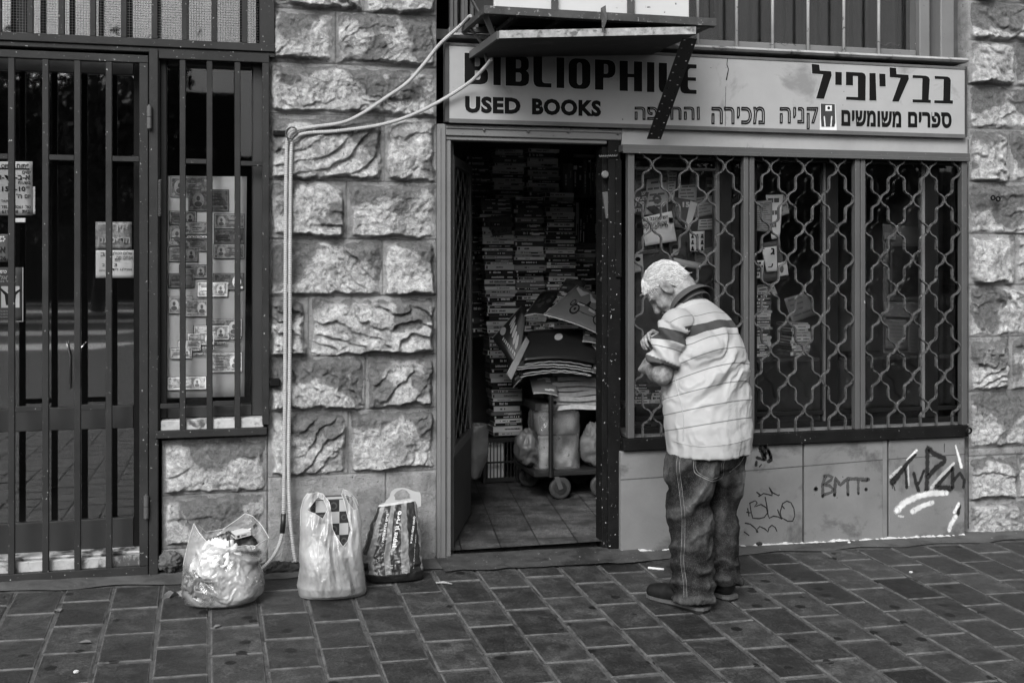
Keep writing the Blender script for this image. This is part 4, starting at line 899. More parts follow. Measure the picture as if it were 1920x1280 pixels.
# slotted steel strip bracing the board
P0, P1 = at(1293, 72, -.585), at(1226, 261, -.10)
dirv = (P1 - P0); Ls = dirv.length; dirv.normalize(); sd = Vector((1, 0, 0)); sd = (sd - dirv * sd.dot(dirv)).normalized(); nn = sd.cross(dirv).normalized()
mb = MB(); wS = .082; cols = [-.5, -.36, -.24, .24, .36, .5]; nrow = 26; rows = []
for r_ in range(nrow): rows += [r_ / nrow, (r_ + .32) / nrow, (r_ + .62) / nrow]
rows.append(1.0); idx = {}
for i, tt in enumerate(rows):
    for j, cc in enumerate(cols): idx[i, j] = len(mb.v); mb.v.append(tuple(P0 + dirv * Ls * tt + sd * cc * wS))
for i in range(len(rows) - 1):
    for j in range(5):
        hole = (i % 3 == 1) and ((j == 1 and (i // 3) % 2 == 0) or (j == 3 and (i // 3) % 2 == 1))
        if not hole: mb.f.append((idx[i,j], idx[i,j+1], idx[i+1,j+1], idx[i+1,j])); mb.m.append(0)
tag(mb.build('slotted_strip', M('slotted_steel', .012, .45, .3), solid=.003), 'black slotted steel strip slanting across the end of BIBLIOPHILE', 'strip')
BOL = M('bolt_bright', .5, .4, .1)

# ------------------------------------------------------------------ flexible conduits
COND = M('conduit_grey', .30, .5, .15, 12, .1, 80)
def smooth_path(pts, n):
    P = [Vector(p) for p in pts]; out = []
    for i in range(len(P) - 1):
        p0, p1, p2, p3 = P[max(i-1,0)], P[i], P[i+1], P[min(i+2, len(P)-1)]
        for k in range(n):
            t = k / n; out.append(.5 * ((2*p1) + (p2-p0)*t + (2*p0-5*p1+4*p2-p3)*t*t + (3*p1-p0-3*p2+p3)*t**3))
    out.append(P[-1]); return out
def conduit(label, path, r=.0105):
    P = smooth_path(path, 40); L = [0]
    for a, b in zip(P[:-1], P[1:]): L.append(L[-1] + (b - a).length)
    n = int(L[-1] / .0058); Q = []; j = 0
    for i in range(n + 1):
        s_ = L[-1] * i / n
        while j < len(L) - 2 and L[j+1] < s_: j += 1
        Q.append(P[j].lerp(P[j+1], (s_ - L[j]) / max(1e-9, L[j+1] - L[j])))
    return tag(MB().tube(Q, [r if i % 2 else r * .83 for i in range(len(Q))], 9).build('flexible_conduit', COND, smooth=False), label, 'conduit')
YC = -.07
pA = [at(x, y, y_) for x, y, y_ in ((882, 30, -.25), (866, 46, -.13), (825, 83, -.08), (796, 119, YC), (764, 155, YC), (724, 183, YC), (681, 212, YC), (642, 230, YC), (588, 238, YC), (556, 244, YC), (541, 257, YC), (537, 290, YC), (535.5, 450, YC), (534.5, 700, YC), (533, 860, YC), (531.5, 960, YC), (529, 1000, -.08), (520, 1029, -.10), (505, 1052, -.13), (488, 1068, -.16))]
cA = conduit('pale corrugated conduit rising from the pier to the black bracket, its lower end bent left', pA)
pB = [at(x, y, y_) for x, y, y_ in ((921, 112, -.30), (908, 128, -.22), (880, 155, -.12), (825, 190, -.085), (767, 218, YC), (710, 235, YC), (631, 246, YC), (575, 250, YC), (553, 260, YC - .01), (546, 285, YC), (544, 450, YC), (543, 700, YC), (541, 860, YC), (543, 954, YC), (549, 1020, YC), (554, 1052, -.075))]
cB = conduit('pale corrugated conduit running from the pier to under the sagging board', pB)
mb = MB(); mb.tube([at(531.7, 962, YC), at(530.8, 980, YC), at(529.3, 999, -.08)], .0135, 10); o = mb.build('tape', M('black_tape', .012, .4), cA, smooth=True)
mb = MB(); rnd = random.Random(2); c = at(546, 250, YC - .005)
for k in range(7): a0 = rnd.uniform(0, 6); mb.tube([c + Vector((.028 * math.cos(a0 + t) * rnd.uniform(.8, 1.1), -.012 * abs(math.sin(t)) - .008, .03 * math.sin(a0 + t * 1.1))) for t in np.linspace(0, 4.5, 10)], .0028, 5)
tag(mb.build('wire_tie', MET_MID, smooth=True), 'tangle of wire tying the two conduits to the pier', 'wire')
tag(MB().box(ax(512, 0), ax(536, 0), -.05, .01, az(525, 255), az(525, 247)).build('bracket', MET_BLACK), 'small black flat bracket behind the wire tie on the pier', 'bracket')
tag(MB().box(ax(505, 0), ax(524, 0), -.055, .01, az(515, 722), az(515, 708)).build('bracket', MET_BLACK, bevel=.004), 'short black stub of a bracket on the pier beside the conduits', 'bracket')
mb = MB(); c = at(1862, 371, -.06)
for dx_ in (0, .035): mb.tube([c + Vector((dx_ + .013 * math.cos(t), 0, -.006 * (dx_ > 0) + .013 * math.sin(t))) for t in np.linspace(0, 6.3, 14)], .005, 6)
tag(mb.build('eye_bolt', MET_BLACK, smooth=True), 'small black eye bolt in the right stone pier', 'bolt')
mb = MB(); mb.tube([at(1815.5, y, -.03) for y in (262, 400, 500, 620, 800, 990)], .0035, 6); tag(mb.build('cable', MET_MID, smooth=True), 'thin grey cable running down beside the right stone pier', 'cable')
# ------------------------------------------------------------------ inside the bookshop
def tile_material():
    T = NT('terrazzo_tiles'); tc = T.n('ShaderNodeTexCoord'); mp = T.n('ShaderNodeMapping'); mp.inputs['Rotation'].default_value = (0, 0, R(8.4))
    T.l(tc.outputs['Object'], mp.inputs['Vector']); br = T.n('ShaderNodeTexBrick'); br.offset = 0.0
    br.inputs['Scale'].default_value = 1; br.inputs['Brick Width'].default_value = .215; br.inputs['Row Height'].default_value = .215; br.inputs['Mortar Size'].default_value = .0035
    br.inputs['Color1'].default_value = g4(.9); br.inputs['Color2'].default_value = g4(.6); br.inputs['Mortar'].default_value = g4(.1); T.l(mp.outputs[0], br.inputs['Vector'])
    n = T.noise(tc.outputs['Object'], 120, 3, .7); n2 = T.noise(tc.outputs['Object'], 5, 5, .7)
    col = T.mix(T.ramp(n, [(.45, 0), (.6, 1)]), .06, .19); col = T.mix(T.ramp(n2, [(.4, .85), (.6, 0)]), col, .03)
    m = T.n('ShaderNodeMix', data_type='RGBA', blend_type='MULTIPLY'); m.inputs[0].default_value = 1; T.l(col, m.inputs[6]); T.l(br.outputs[0], m.inputs[7])
    T.bsdf(m.outputs[2], .45, 0, .4, n, .15, .002); return T.m
mb = MB(); mb.grid(lambda u, v: (1.20 + 3.4 * u, .02 + 3.3 * v, .012), 4, 4); struct(mb.build('shop_floor', tile_material()), 'speckled tile floor inside the bookshop')
room('bookshop_room', 1.20, 4.5, .301, 3.25, -.02, 2.76, False, M('bookshop_wall', .30, .9, .3, 2))
mb = MB(); xw_ = ax(1137, 1.0); mb.box(xw_, xw_ + .04, .32, 1.15, 0, 2.75); struct(mb.build('inner_wall', DARKW), 'dark partition behind the door post')

# folded door leaf
leaf = thing('door_leaf', 'open door leaf with a dark ornamental grille, folded in at the left jamb', 'door', (1.25, .06, 0))
h0, h1 = Vector((1.255, .06, 0)), Vector((1.52, .80, 0)); dl = (h1 - h0).normalized(); nl = Vector((dl.y, -dl.x, 0)); LL = (h1 - h0).length
def lf(a, z, o=0): p = h0 + dl * a + nl * o; return Vector((p.x, p.y, z))
def lbox(mb, a0, a1, z0, z1, t0, t1): return mb.obox(lf((a0+a1)/2, (z0+z1)/2, (t0+t1)/2), dl * (a1-a0)/2, nl * (t1-t0)/2, Vector((0,0,(z1-z0)/2)))
mb = MB(); lbox(mb, .0, .05, .50, 2.12, -.02, .02); lbox(mb, LL-.05, LL, .50, 2.12, -.02, .02); lbox(mb, .0501, LL-.0501, 2.07, 2.12, -.019, .019); lbox(mb, .0501, LL-.0501, .50, .55, -.019, .019); mb.build('frame', MET_MID, leaf, bevel=.003)
mb = MB(); lbox(mb, 0, LL, .03, .499, -.012, .012); mb.build('lower_panel', M('leaf_panel', .035, .6, .3, 4), leaf)
mb = MB(); lbox(mb, .0502, LL-.0502, .551, 2.069, -.012, -.008); mb.build('back_sheet', BLACK, leaf)
for i in range(7):
    pts = []; a = .09 + i * (LL - .18) / 6
    for k in range(60): z = .555 + 1.51 * k / 59; pts.append(lf(a + .03 * math.sin(z * 36 + (math.pi if i % 2 else 0)), z, .006))
    MB().tube(pts, .0045, 5).build('wavy_bar', MET_GRILLE, leaf, smooth=True)
tag(MB().box(1.24, 1.30, .9, .93, 1.96, 1.975).build('hook_bar', MET_LIGHT), 'small pale bar poking out above the folded door leaf', 'bar')

# ---- books
BOOKM = [(M('book_cloth_%d' % i, v, .55, .12, 8, .08, 60), w) for i, (v, w) in enumerate(((.008, 'black'), (.016, 'black'), (.06, 'dark grey'), (.15, 'dark grey'), (.45, 'grey'), (.65, 'pale grey'), (.80, 'off white')))]
PAGES = M('book_pages', .20, .9, .25, 30, .3, 200); PAGES_D = M('old_pages', .10, .9, .25, 30, .3, 200)
TXL = M('spine_light', .8, .6, .2); TXD = M('spine_dark', .02, .6, .2)
rb = random.Random(21)
def book_mesh(L, W, T, mi, upright=False):
    """a closed book: covers and spine, page block set back from the edges, title marks on the spine (spine towards -Y, lying flat)"""
    mb = MB(); c = .0022; hx = L / 2
    mb.box(-hx, hx, 0, W, 0, c, 0); mb.box(-hx, hx, 0, W, T - c, T, 0); mb.box(-hx, hx, -.0008, c, .0002, T - .0002, 0)
    mb.box(-hx + .004, hx - .004, c, W - .005, c, T - c, 1)
    dark = BOOKM[mi][0]; tm = 2
    zc_ = T / 2
    def dash(x0, x1, z0, z1, m=2): mb.box(x0, x1, -.0016, -.0009, z0, z1, m)
    sty = rb.random()
    if T > .010:
        x = -hx + L * rb.uniform(.12, .45); hgt = T * rb.uniform(.22, .5)
        n = rb.randint(5, 20)
        for k in range(n):
            wd = rb.uniform(.004, .009)
            if x + wd > hx - .02: break
            if rb.random() > .14: dash(x, x + wd * .75, zc_ - hgt / 2, zc_ + hgt / 2 * rb.uniform(.6, 1.1))
            x += wd
        if sty < .55: dash(-hx + .008, -hx + .008 + rb.uniform(.006, .014), zc_ - T * .28, zc_ + T * .28)
        if sty > .7: dash(hx - .05, hx - .012, zc_ - hgt * .35, zc_ + hgt * .25)
        if .3 < sty < .45: dash(-hx, hx, T * .80, T * .90)
        if sty < .15: dash(-hx + L * .02, -hx + L * .16, T * .08, T * .92)
        if sty > .85: dash(-hx + L * .55, -hx + L * .8, T * .15, T * .55)
    me = mb.mesh('book', [dark, PAGES if rb.random() < .6 else PAGES_D, TXL if mi < 4 else TXD]); return me
ORD = 'topmost second third fourth fifth sixth seventh eighth ninth tenth eleventh twelfth thirteenth fourteenth fifteenth sixteenth seventeenth eighteenth nineteenth twentieth'.split()
TENS = {2: 'twenty', 3: 'thirty', 4: 'forty', 5: 'fifty', 6: 'sixty', 7: 'seventy', 8: 'eighty', 9: 'ninety'}
def ordinal(n):
    if n <= 20: return ORD[n - 1]
    t, u_ = divmod(n, 10); return {2: 'twentieth', 3: 'thirtieth', 4: 'fortieth', 5: 'fiftieth', 6: 'sixtieth', 7: 'seventieth', 8: 'eightieth'}[t] if u_ == 0 else TENS[t] + ' ' + ('first' if u_ == 1 else ORD[u_ - 1])
def stack(where, group, x_of, Y, ztop, zbot, L=.222, W=.16, tmin=.024, tmax=.046, weights=(14, 14, 10, 9, 13, 20, 13), jit=.009):
    hs = []; z = ztop
    while z - tmin > zbot:
        t = min(rb.uniform(tmin, tmax), z - zbot); hs.append((z - t, t)); z -= t
    for n, (z0, t) in enumerate(hs):
        mi = rb.choices(range(7), weights)[0]; l_ = L * rb.choice((1, 1, 1, .97, .93, .86, 1.03)) * rb.uniform(.98, 1.01)
        o = link('book', book_mesh(l_, W * rb.uniform(.92, 1.05), t - .0012, mi))
        o.location = (x_of(z0) + rb.gauss(0, jit * .5), Y + rb.gauss(0, jit), z0); o.rotation_euler = (0, 0, rb.gauss(0, .03))
        q = ordinal(n + 1)
        tag(o, '%s book, %s down in %s' % (BOOKM[mi][1], q, where) if n else '%s book lying on top of %s' % (BOOKM[mi][1], where), 'book', group)
Yb = 1.85
def xcol(pxa, ya, pxb, yb, Y):
    za, zb_ = az(pxa, ya, Y), az(pxb, yb, Y); xa, xb = ax(pxa, Y), ax(pxb, Y)
    return lambda z: xa + (xb - xa) * (za - z) / (za - zb_)
zcr = .325; zst = az(1000, 650, Yb)
stack('the left stack in the doorway', 'books stacked in the doorway', xcol(929, 370, 953, 800, Yb), Yb, az(929, 372, Yb), zcr + .005, tmin=.017, tmax=.038)
stack('the middle stack in the doorway', 'books stacked in the doorway', xcol(991, 368, 1000, 800, Yb), Yb, az(991, 369, Yb), zst + .004, tmin=.017, tmax=.038)
stack('the right stack in the doorway', 'books stacked in the doorway', xcol(1048, 362, 1062, 800, Yb), Yb, az(1048, 361, Yb), zst + .004, tmin=.017, tmax=.036)
Yc = 2.06
stack('the high left stack near the lintel', 'books stacked in the doorway', lambda z: ax(954, Yc), Yc, az(954, 280, Yc), az(954, 372, Yb) - .0, L=.235, tmin=.018, tmax=.038)
stack('the high right stack near the lintel', 'books stacked in the doorway', lambda z: ax(1018, Yc), Yc, az(1018, 279, Yc), az(991, 369, Yb) - .0, L=.235, tmin=.018, tmax=.038)
stack('the dim stack behind the left one', 'books stacked in the doorway', xcol(897, 300, 905, 600, 2.14), 2.14, az(897, 292, 2.14), 1.0, L=.18, W=.2, tmin=.03, weights=(8, 8, 4, 1, 0, 0, 0))
Yd = 2.2
stack('the low dark stack right of the others', 'books stacked in the doorway', lambda z: ax(1092, Yd), Yd, az(1092, 455, Yd), .9, L=.21, tmin=.02, weights=(16, 16, 12, 8, 6, 5, 1))
# a trestle carrying the middle and right stacks, a dark shelf block behind the high ones
mb = MB(); x0, x1 = ax(962, Yb), ax(1085, Yb); mb.box(x0, x1, Yb - .02, Yb + .2, zst - .03, zst); [mb.box(x - .02, x + .02, Yb + .05, Yb + .09, .012, zst - .0301) for x in (x0 + .05, x1 - .05)]
tag(mb.build('dark_stand', M('dark_wood', .03, .6, .3, 9)), 'dark wooden stand under the middle and right book stacks', 'stand')
shelf = thing('bookshelf', 'dark tall bookshelf at the back right of the doorway', 'shelf', (ax(1095, 2.26), 2.26, 0))
Ye = 2.26
zs1, zs2, zs3 = az(1090, 366, Ye), az(1090, 470, Ye), az(1090, 290, Ye)
mb = MB(); xa_, xb_ = ax(1050, Ye), ax(1138, Ye)
for z_ in (zs1, zs2): mb.box(xa_ + .021, xb_ - .021, Ye, Ye + .25, z_ - .02, z_)
mb.build('shelf_board', M('dark_wood', .03), shelf); mb = MB(); mb.box(xa_, xa_ + .02, Ye, Ye + .25, .012, 2.55); mb.box(xb_ - .02, xb_, Ye, Ye + .25, .012, 2.55); mb.box(xa_, xb_, Ye + .251, Ye + .27, .012, 2.55); mb.build('upright', M('dark_wood', .03), shelf)
tag(MB().box(ax(1075, Ye), ax(1114, Ye), Ye - .02, Ye + .0, zs3 - .022, zs3).build('label_strip', PAPER_GREY), 'pale strip of card along the top of the dark bookshelf', 'card')
for zb_, ht, row in ((zs1, .27, 'upper'), (zs2, .36, 'lower')):
    x = xa_ + .03; n = 0
    while x < xb_ - .06:
        t = rb.uniform(.018, .04); mi = rb.choices(range(7), (10, 10, 10, 8, 6, 4, 1))[0]; n += 1
        o = link('book', book_mesh(ht * rb.uniform(.82, 1), .16, t - .001, mi)); o.rotation_euler = (0, R(90), 0); hh_ = o.dimensions.x if False else max(v.co.x for v in o.data.vertices)
        o.location = (x, Ye + .01, zb_ + hh_ + .0008); x += t + .002
        tag(o, '%s book standing %s from left on the %s back shelf' % (BOOKM[mi][1], 'first' if n == 1 else ordinal(n), row), 'book', 'books standing on the back shelf')

# price card
Yk = Yb - .018
card = paper('price_card', 'torn brown card with prices 1 10 and 6 50 on the left book stack', 'card', [at(910, 407, Yk), at(958, 402, Yk), at(960.5, 439, Yk), at(924, 443, Yk)], mat=M('cardboard', .085, .8, .2, 9, .2, 60))
k8 = 380 / 1280.
for s, a, b, c, d_ in (('1 -', 338, 525, 378, 552), ('10-', 400, 518, 448, 545), ('6 -', 345, 568, 388, 595), ('50-', 405, 565, 452, 592), ('=', 382, 535, 397, 547), ('=', 382, 582, 397, 594)):
    lettering(s, quad(820 + a * k8, 260 + b * k8, 820 + c * k8, 260 + d_ * k8, Yk - .003), INK, card, bold=.0)

# crate
Yq = 1.80
crate = thing('plastic_crate', 'black plastic lattice crate under the left book stack', 'crate', (ax(940, Yq), Yq, .012))
CR = M('crate_plastic', .022, .4, .2); x0, x1 = ax(906, Yq), ax(972, Yq)
mb = MB(); y0, y1 = Yq, Yq + .26
mb.box(x0, x1, y0, y1, .02, .03); mb.build('crate_base', CR, crate)
for z_, h_ in ((.0305, .0195), (.15, .012), (.295, .028)): mb = MB(); mb.box(x0, x1, y0, y0 + .012, z_, z_ + h_); mb.box(x0, x1, y1 - .012, y1, z_, z_ + h_); mb.box(x0, x0 + .012, y0 + .0121, y1 - .0121, z_, z_ + h_); mb.box(x1 - .012, x1, y0 + .0121, y1 - .0121, z_, z_ + h_); mb.build('rim', CR, crate)

mb = MB()
for i in range(11): x = x0 + .004 + (x1 - x0 - .008) * i / 10; mb.box(x - .003, x + .003, y0 + .003, y0 + .009, .0501, .1499); mb.box(x - .003, x + .003, y0 + .003, y0 + .009, .1621, .2949)
for i in range(1, 10): y = y0 + (y1 - y0) * i / 10; mb.box(x0 + .003, x0 + .009, y - .003, y + .003, .0501, .1499); mb.box(x0 + .003, x0 + .009, y - .003, y + .003, .1621, .2949)
for x in (x0 + .01, x1 - .01): mb.box(x - .0095, x + .0095, y0 - .002, y0 + .015, .0122, .323)
mb.build('lattice', CR, crate)
mb = MB(); mb.box(x0 + .05, x0 + .17, y0 + .06, y0 + .2, .0302, .27); tag(mb.build('book', [M('book_cloth_5', .3)], bevel=.004), 'pale book seen through the lattice of the black crate', 'book')
# hanging carrier bag by the leaf
FILMG = plastic_film('grey_film', .30, .15, .3); FILMW = plastic_film('white_film', .62, .46, .12)
def crease(P, s=9., a=.012, seed=0.):
    return a * (ridged(np.asarray([P]) * np.array([s, s, s * .55]) + seed, 3)[0] - .55)
p0 = at(886, 795, .95)
def hb(u, v):
    t = 2 * math.pi * u; wv = .07 + .012 * math.sin(v * 3); rx = wv * (.35 + .65 * math.sin(min(1, v * 1.15 + .12) * math.pi * .62)); z = p0.z - .33 * (1 - v)
    p = Vector((p0.x + .02 + (1 - v) * -.01 + rx * math.cos(t), p0.y + .06 * math.sin(t), z)); c = crease(p, 12, .02, 2.); return (p.x + c * math.cos(t), p.y + c * math.sin(t), p.z)
tag(MB().grid(hb, 40, 20, closed_u=True).build('carrier_bag', M('dull_bag', .10, .4, .35, 9, .4, 30), smooth=True, solid=.002), 'dull grey carrier bag hanging beside the folded door leaf', 'bag')

# luggage trolley
Yt = 1.2
tro = thing('hand_trolley', 'low dark hand trolley on grey rubber casters inside the doorway', 'trolley', (ax(1060, 1.35), 1.35, .012))
xl_, xr_ = ax(978, 1.45), ax(1140, 1.2)
mb = MB(); mb.box(xl_, xr_, 1.14, 1.68, .165, .195); mb.build('deck', M('trolley_deck', .015, .5), tro, bevel=.005)
mb = MB(); p = at(1032, 740, 1.14); mb.tube([(p.x, 1.13, .165), (p.x, 1.13, p.z)], .016, 10); mb.build('pole', M('trolley_tube', .012, .35, .2), tro, smooth=False)
TYRE = M('caster_rubber', .035, .6, .2, 9); HUB = M('caster_hub', .02, .5)
for wx_, wy in ((ax(1050, 1.17), 1.17), (ax(992, 1.62), 1.62), (xr_ - .06, 1.17), (xr_ - .06, 1.62)):
    wh = MB().lathe((wx_, wy, .085), [(.042, -.014), (.060, -.018), (.072, -.012), (.073, 0), (.072, .012), (.060, .018), (.042, .014)], 28, axis='X' if False else 'Y').build('wheel', TYRE, tro, smooth=True)
    wh.rotation_euler = (0, 0, 0)
    MB().lathe((wx_, wy, .085), [(.008, -.022), (.04, -.020), (.0415, -.012), (.0415, .012), (.04, .020), (.008, .022)], 20, axis='Y').build('hub', HUB, wh)
    mb = MB(); mb.bar((wx_, wy - .026, .08), (wx_ - .03, wy - .022, .164), .03, .004, (1, 0, 0)); mb.bar((wx_, wy + .026, .08), (wx_ - .03, wy + .022, .164), .03, .004, (1, 0, 0)); mb.build('fork', MET_MID, wh)
# parcels on the trolley
Yp_ = 1.24
par = thing('parcel', 'pale paper parcel wrapped in clear film on the trolley behind its pole', 'parcel', tuple(at(1047, 880, Yp_)))
z_b = .196
mb = MB(); xa_, xb_ = ax(1010, Yp_), ax(1086, Yp_); zt_ = az(1047, 774, Yp_); zm = az(1047, 818, Yp_)
mb.box(xa_ + .01, xb_ - .005, Yp_ + .01, Yp_ + .22, z_b, zm); mb.build('paper_block', M('wrapped_paper', .42, .6, .4, 14, .5, 24, chip=.12, chip_amt=.33, chip_scale=20), par, bevel=.008)
mb = MB(); mb.box(xa_ + .012, xb_ - .007, Yp_ + .02, Yp_ + .2, zm + .0005, zt_); mb.build('upper_bundle', M('wrapped_bundle', .14, .5, .35, 9, .5, 24), par, bevel=.012)
def wrap(u, v):
    t = 2 * math.pi * u; c, s_ = math.cos(t), math.sin(t); q = (abs(c) ** 4 + abs(s_) ** 4) ** -.25; X = (xa_ + xb_) / 2 + (xb_ - xa_) * .56 * q * c * (1 - .25 * max(0, v - .8) * 3); Y = Yp_ + .11 + .135 * q * s_; z = z_b + (zt_ + .06 - z_b) * v
    k = crease((X, Y, z), 8, .028, 5.); return (X + k * c, Y + k * s_, z)
MB().grid(wrap, 60, 26, closed_u=True).build('film', plastic_film('parcel_film', .5, .74, .12), par, smooth=True)
def lump(name, label, cat, c, r, mat, seed, amp=.25, sc=5., z_floor=None):
    n = 28; mb = MB()
    def f(u, v):
        th, ph = 2 * math.pi * u, math.pi * (v - .5); d = np.array([math.cos(ph) * math.cos(th), math.cos(ph) * math.sin(th), math.sin(ph)])
        k = 1 + amp * (ridged(np.array([d * sc * .35 + seed]), 4)[0] - .5) * 1.6; p = np.array(c) + d * np.array(r) * k
        if z_floor is not None: p[2] = max(p[2], z_floor)
        return p
    return tag(mb.grid(f, n * 2, n, closed_u=True).build(name, mat, smooth=True), label, cat)
lump('carrier_bag', 'crumpled grey plastic bag squeezed on the trolley left of the parcel', 'bag', tuple(at(990, 838, 1.35)), (.085, .10, .11), M('dull_bag', .1), 3.3, .3, 3.2, .197)
lump('carrier_bag', 'stuffed grey sack on the trolley right of the parcel, half behind the post', 'bag', tuple(at(1114, 835, 1.3)), (.10, .12, .14), M('sack_grey', .10, .6, .4, 12, .5, 30), 7.7, .3, 3.2, .197)

# newspapers and magazines heaped above the parcel
Yn_ = 1.22
rnp = random.Random(4); zt0 = az(1080, 690, Yn_)
NEWS = [M('newsprint_%d' % k, v, .8, .25, 40, .2, 60) for k, v in enumerate((.26, .34, .18, .42))]
zz = az(1080, 768, Yn_); n_np = 9; step_ = (zt0 - zz) / n_np
mb = MB(); mb.box(ax(1000, 1.3), ax(1136, 1.3), 1.25, 1.55, zt_ + .065, zz - .001); tag(mb.build('carton', M('dark_carton', .03, .8)), 'dark flat carton on the wrapped parcel carrying the newspapers', 'carton')
for k in range(n_np):
    xo = rnp.uniform(-.012, .012); sx = .16 + rnp.uniform(-.012, .02); th_ = step_ * .93
    cxn = ax(1086, Yn_) + xo
    def npf(u, v, k=k, cxn=cxn, sx=sx): 
        X = cxn + (u - .5) * 2 * sx; return (X, Yn_ + v * .24 + .01 * math.sin(k * 2.1), zz + step_ * k + .018 * (.5 - u) * (1 if k > 3 else -.3) + .006 * math.sin(u * 5 + k) + th_ * .5)
    o = MB().grid(npf, 16, 4).build('newspaper', NEWS[rnp.randrange(4)], smooth=False, solid=th_)
    tag(o, 'folded newspaper, %s in the pale pile beside the door post' % ('topmost' if k == n_np - 1 else ordinal(n_np - k) + ' down'), 'newspaper', 'newspapers piled in the doorway')
class Sheet:
    """a bent magazine cover through measured corners; decals are laid on it in its own (u, v)"""
    def __init__(s, corners, ys, bend=0., thick=.006):
        s.P = [at(x, y, yy) for (x, y), yy in zip(corners, ys)]; s.n = (s.P[1] - s.P[0]).cross(s.P[3] - s.P[0]).normalized()
        if s.n.y > 0: s.n = -s.n
        s.b = bend; s.t = thick
    def __call__(s, u, v, off=0.):
        p = s.P[3].lerp(s.P[2], u).lerp(s.P[0].lerp(s.P[1], u), v); return p + s.n * (s.b * math.sin(math.pi * u) + off)
    def build(s, name, mat, label, cat, group=None): return tag(MB().grid(lambda u, v: s(u, v), 18, 8).build(name, mat, smooth=True, solid=s.t), label, cat, group)
    def decal(s, mb, poly, m=0, lift=1):
        sub = []
        for i in range(len(poly)):
            a, b = poly[i], poly[(i+1) % len(poly)]; sub += [(a[0] + (b[0]-a[0])*k/4, a[1] + (b[1]-a[1])*k/4) for k in range(4)]
        tri = tessellate_polygon([[Vector((p[0], p[1], 0)) for p in sub]]); mb.add([s(p[0], p[1], s.t / 2 + .0012 * lift) for p in sub], [tuple(t) for t in tri], m)
    def disc(s, mb, c, ru, rv, m=0, lift=1, n=14): s.decal(mb, [(c[0] + ru * math.cos(6.2832 * k / n), c[1] + rv * math.sin(6.2832 * k / n)) for k in range(n)], m, lift)
MAG_D = M('magazine_dark', .014, .35, .3, 7, .1, 30); MAG_G = M('magazine_grey', .10, .35, .25, 6, .1, 30); MAG_L = M('magazine_light', .30, .4, .2, 9); MAG_P = M('magazine_photo', .05, .35, .8, 26)
EDGE_L = M('magazine_edge', .38, .6)
# vintage car cover
cs_ = Sheet([(1043, 577 - 41), (1131, 580 - 14), (1128, 628), (1019, 590)], (1.30, 1.26, 1.14, 1.12), .02)
cs_.P = [at(1083, 535, 1.34), at(1132, 568, 1.32), at(1126, 628, 1.12), at(1019, 590, 1.12)]
cs_.n = (cs_.P[1] - cs_.P[0]).cross(cs_.P[3] - cs_.P[0]).normalized(); cs_.n = -cs_.n if cs_.n.y > 0 else cs_.n
cm = cs_.build('magazine', MAG_G, 'bent magazine with a picture of an open vintage car, uppermost of the heap', 'magazine', 'magazines heaped in the doorway')
mb = MB()
cs_.decal(mb, [(0, .62), (1, .62), (1, 1), (0, 1)], 1, 1); cs_.decal(mb, [(.05, .9), (.3, .75), (.45, .93), (.6, .72), (.9, .9), (.9, .97), (.05, .97)], 2, 2)
cs_.decal(mb, [(.30, .50), (.36, .60), (.52, .60), (.56, .74), (.60, .74), (.60, .60), (.76, .58), (.80, .66), (.93, .62), (.95, .45), (.82, .38), (.55, .34), (.30, .38)], 0, 3)
cs_.decal(mb, [(.33, .56), (.50, .57), (.50, .53), (.34, .50)], 2, 4); cs_.decal(mb, [(.62, .55), (.78, .53), (.78, .47), (.62, .48)], 2, 4)
for c in ((.36, .36), (.86, .34)): cs_.disc(mb, c, .085, .15, 0, 5); cs_.disc(mb, c, .062, .11, 3, 6); cs_.disc(mb, c, .022, .04, 0, 7)
cs_.disc(mb, (.25, .52), .045, .10, 0, 3); cs_.disc(mb, (.25, .52), .03, .07, 3, 4)
mb.build('cover_picture', [INK, MAG_P, MAG_L, MAG_G], cm)
mb = MB(); mb.tube([cs_(u, .0) for u in np.linspace(0, 1, 12)], .004, 5); mb.tube([cs_(0, v) for v in np.linspace(0, 1, 8)], .003, 5); mb.build('page_edge', EDGE_L, cm)
c2 = Sheet([(1015, 548), (1052, 547), (1020, 590), (984, 592)], (1.42, 1.42, 1.24, 1.24), .012)
m2 = c2.build('magazine', MAG_D, 'dark magazine behind the car picture with a pale lower edge', 'magazine', 'magazines heaped in the doorway')
mb = MB(); [c2.disc(mb, (rnp.uniform(.2, .8), rnp.uniform(.2, .8)), rnp.uniform(.04, .12), rnp.uniform(.04, .1), 0, k % 3 + 1) for k in range(9)]; mb.build('cover_picture', MAG_P, m2); mb = MB(); mb.tube([c2(u, 0) for u in (0, .5, 1)], .004, 5); mb.tube([c2(0, v) for v in (0, 1)], .003, 5); mb.build('page_edge', EDGE_L, m2)
c3 = Sheet([(972, 577), (987, 572), (985, 690), (924, 632)], (1.38, 1.34, 1.16, 1.30), .02)
c3.P = [at(978, 574, 1.40), at(988, 585, 1.34), at(972, 700, 1.18), at(923, 634, 1.36)]
m3 = c3.build('magazine', MAG_D, 'black magazine with a pale clasped hands picture, leaning at the left of the heap', 'magazine', 'magazines heaped in the doorway')
mb = MB()
for k in range(6): c3.disc(mb, (.25 + .11 * k, .62 - .05 * k + .03 * (k % 2)), .05, .13, 0, 1 + k % 3)
c3.disc(mb, (.15, .3), .12, .09, 0, 1)
for k in range(8): c3.decal(mb, [(.30 + .07 * k, .16 - .0 * k), (.34 + .07 * k, .16), (.34 + .07 * k, .22), (.30 + .07 * k, .23)], 1, 2)
mb.build('cover_picture', [MAG_L, EDGE_L], m3); mb = MB(); mb.tube([c3(0, v) for v in np.linspace(0, 1, 6)], .004, 5); mb.build('page_edge', EDGE_L, m3)
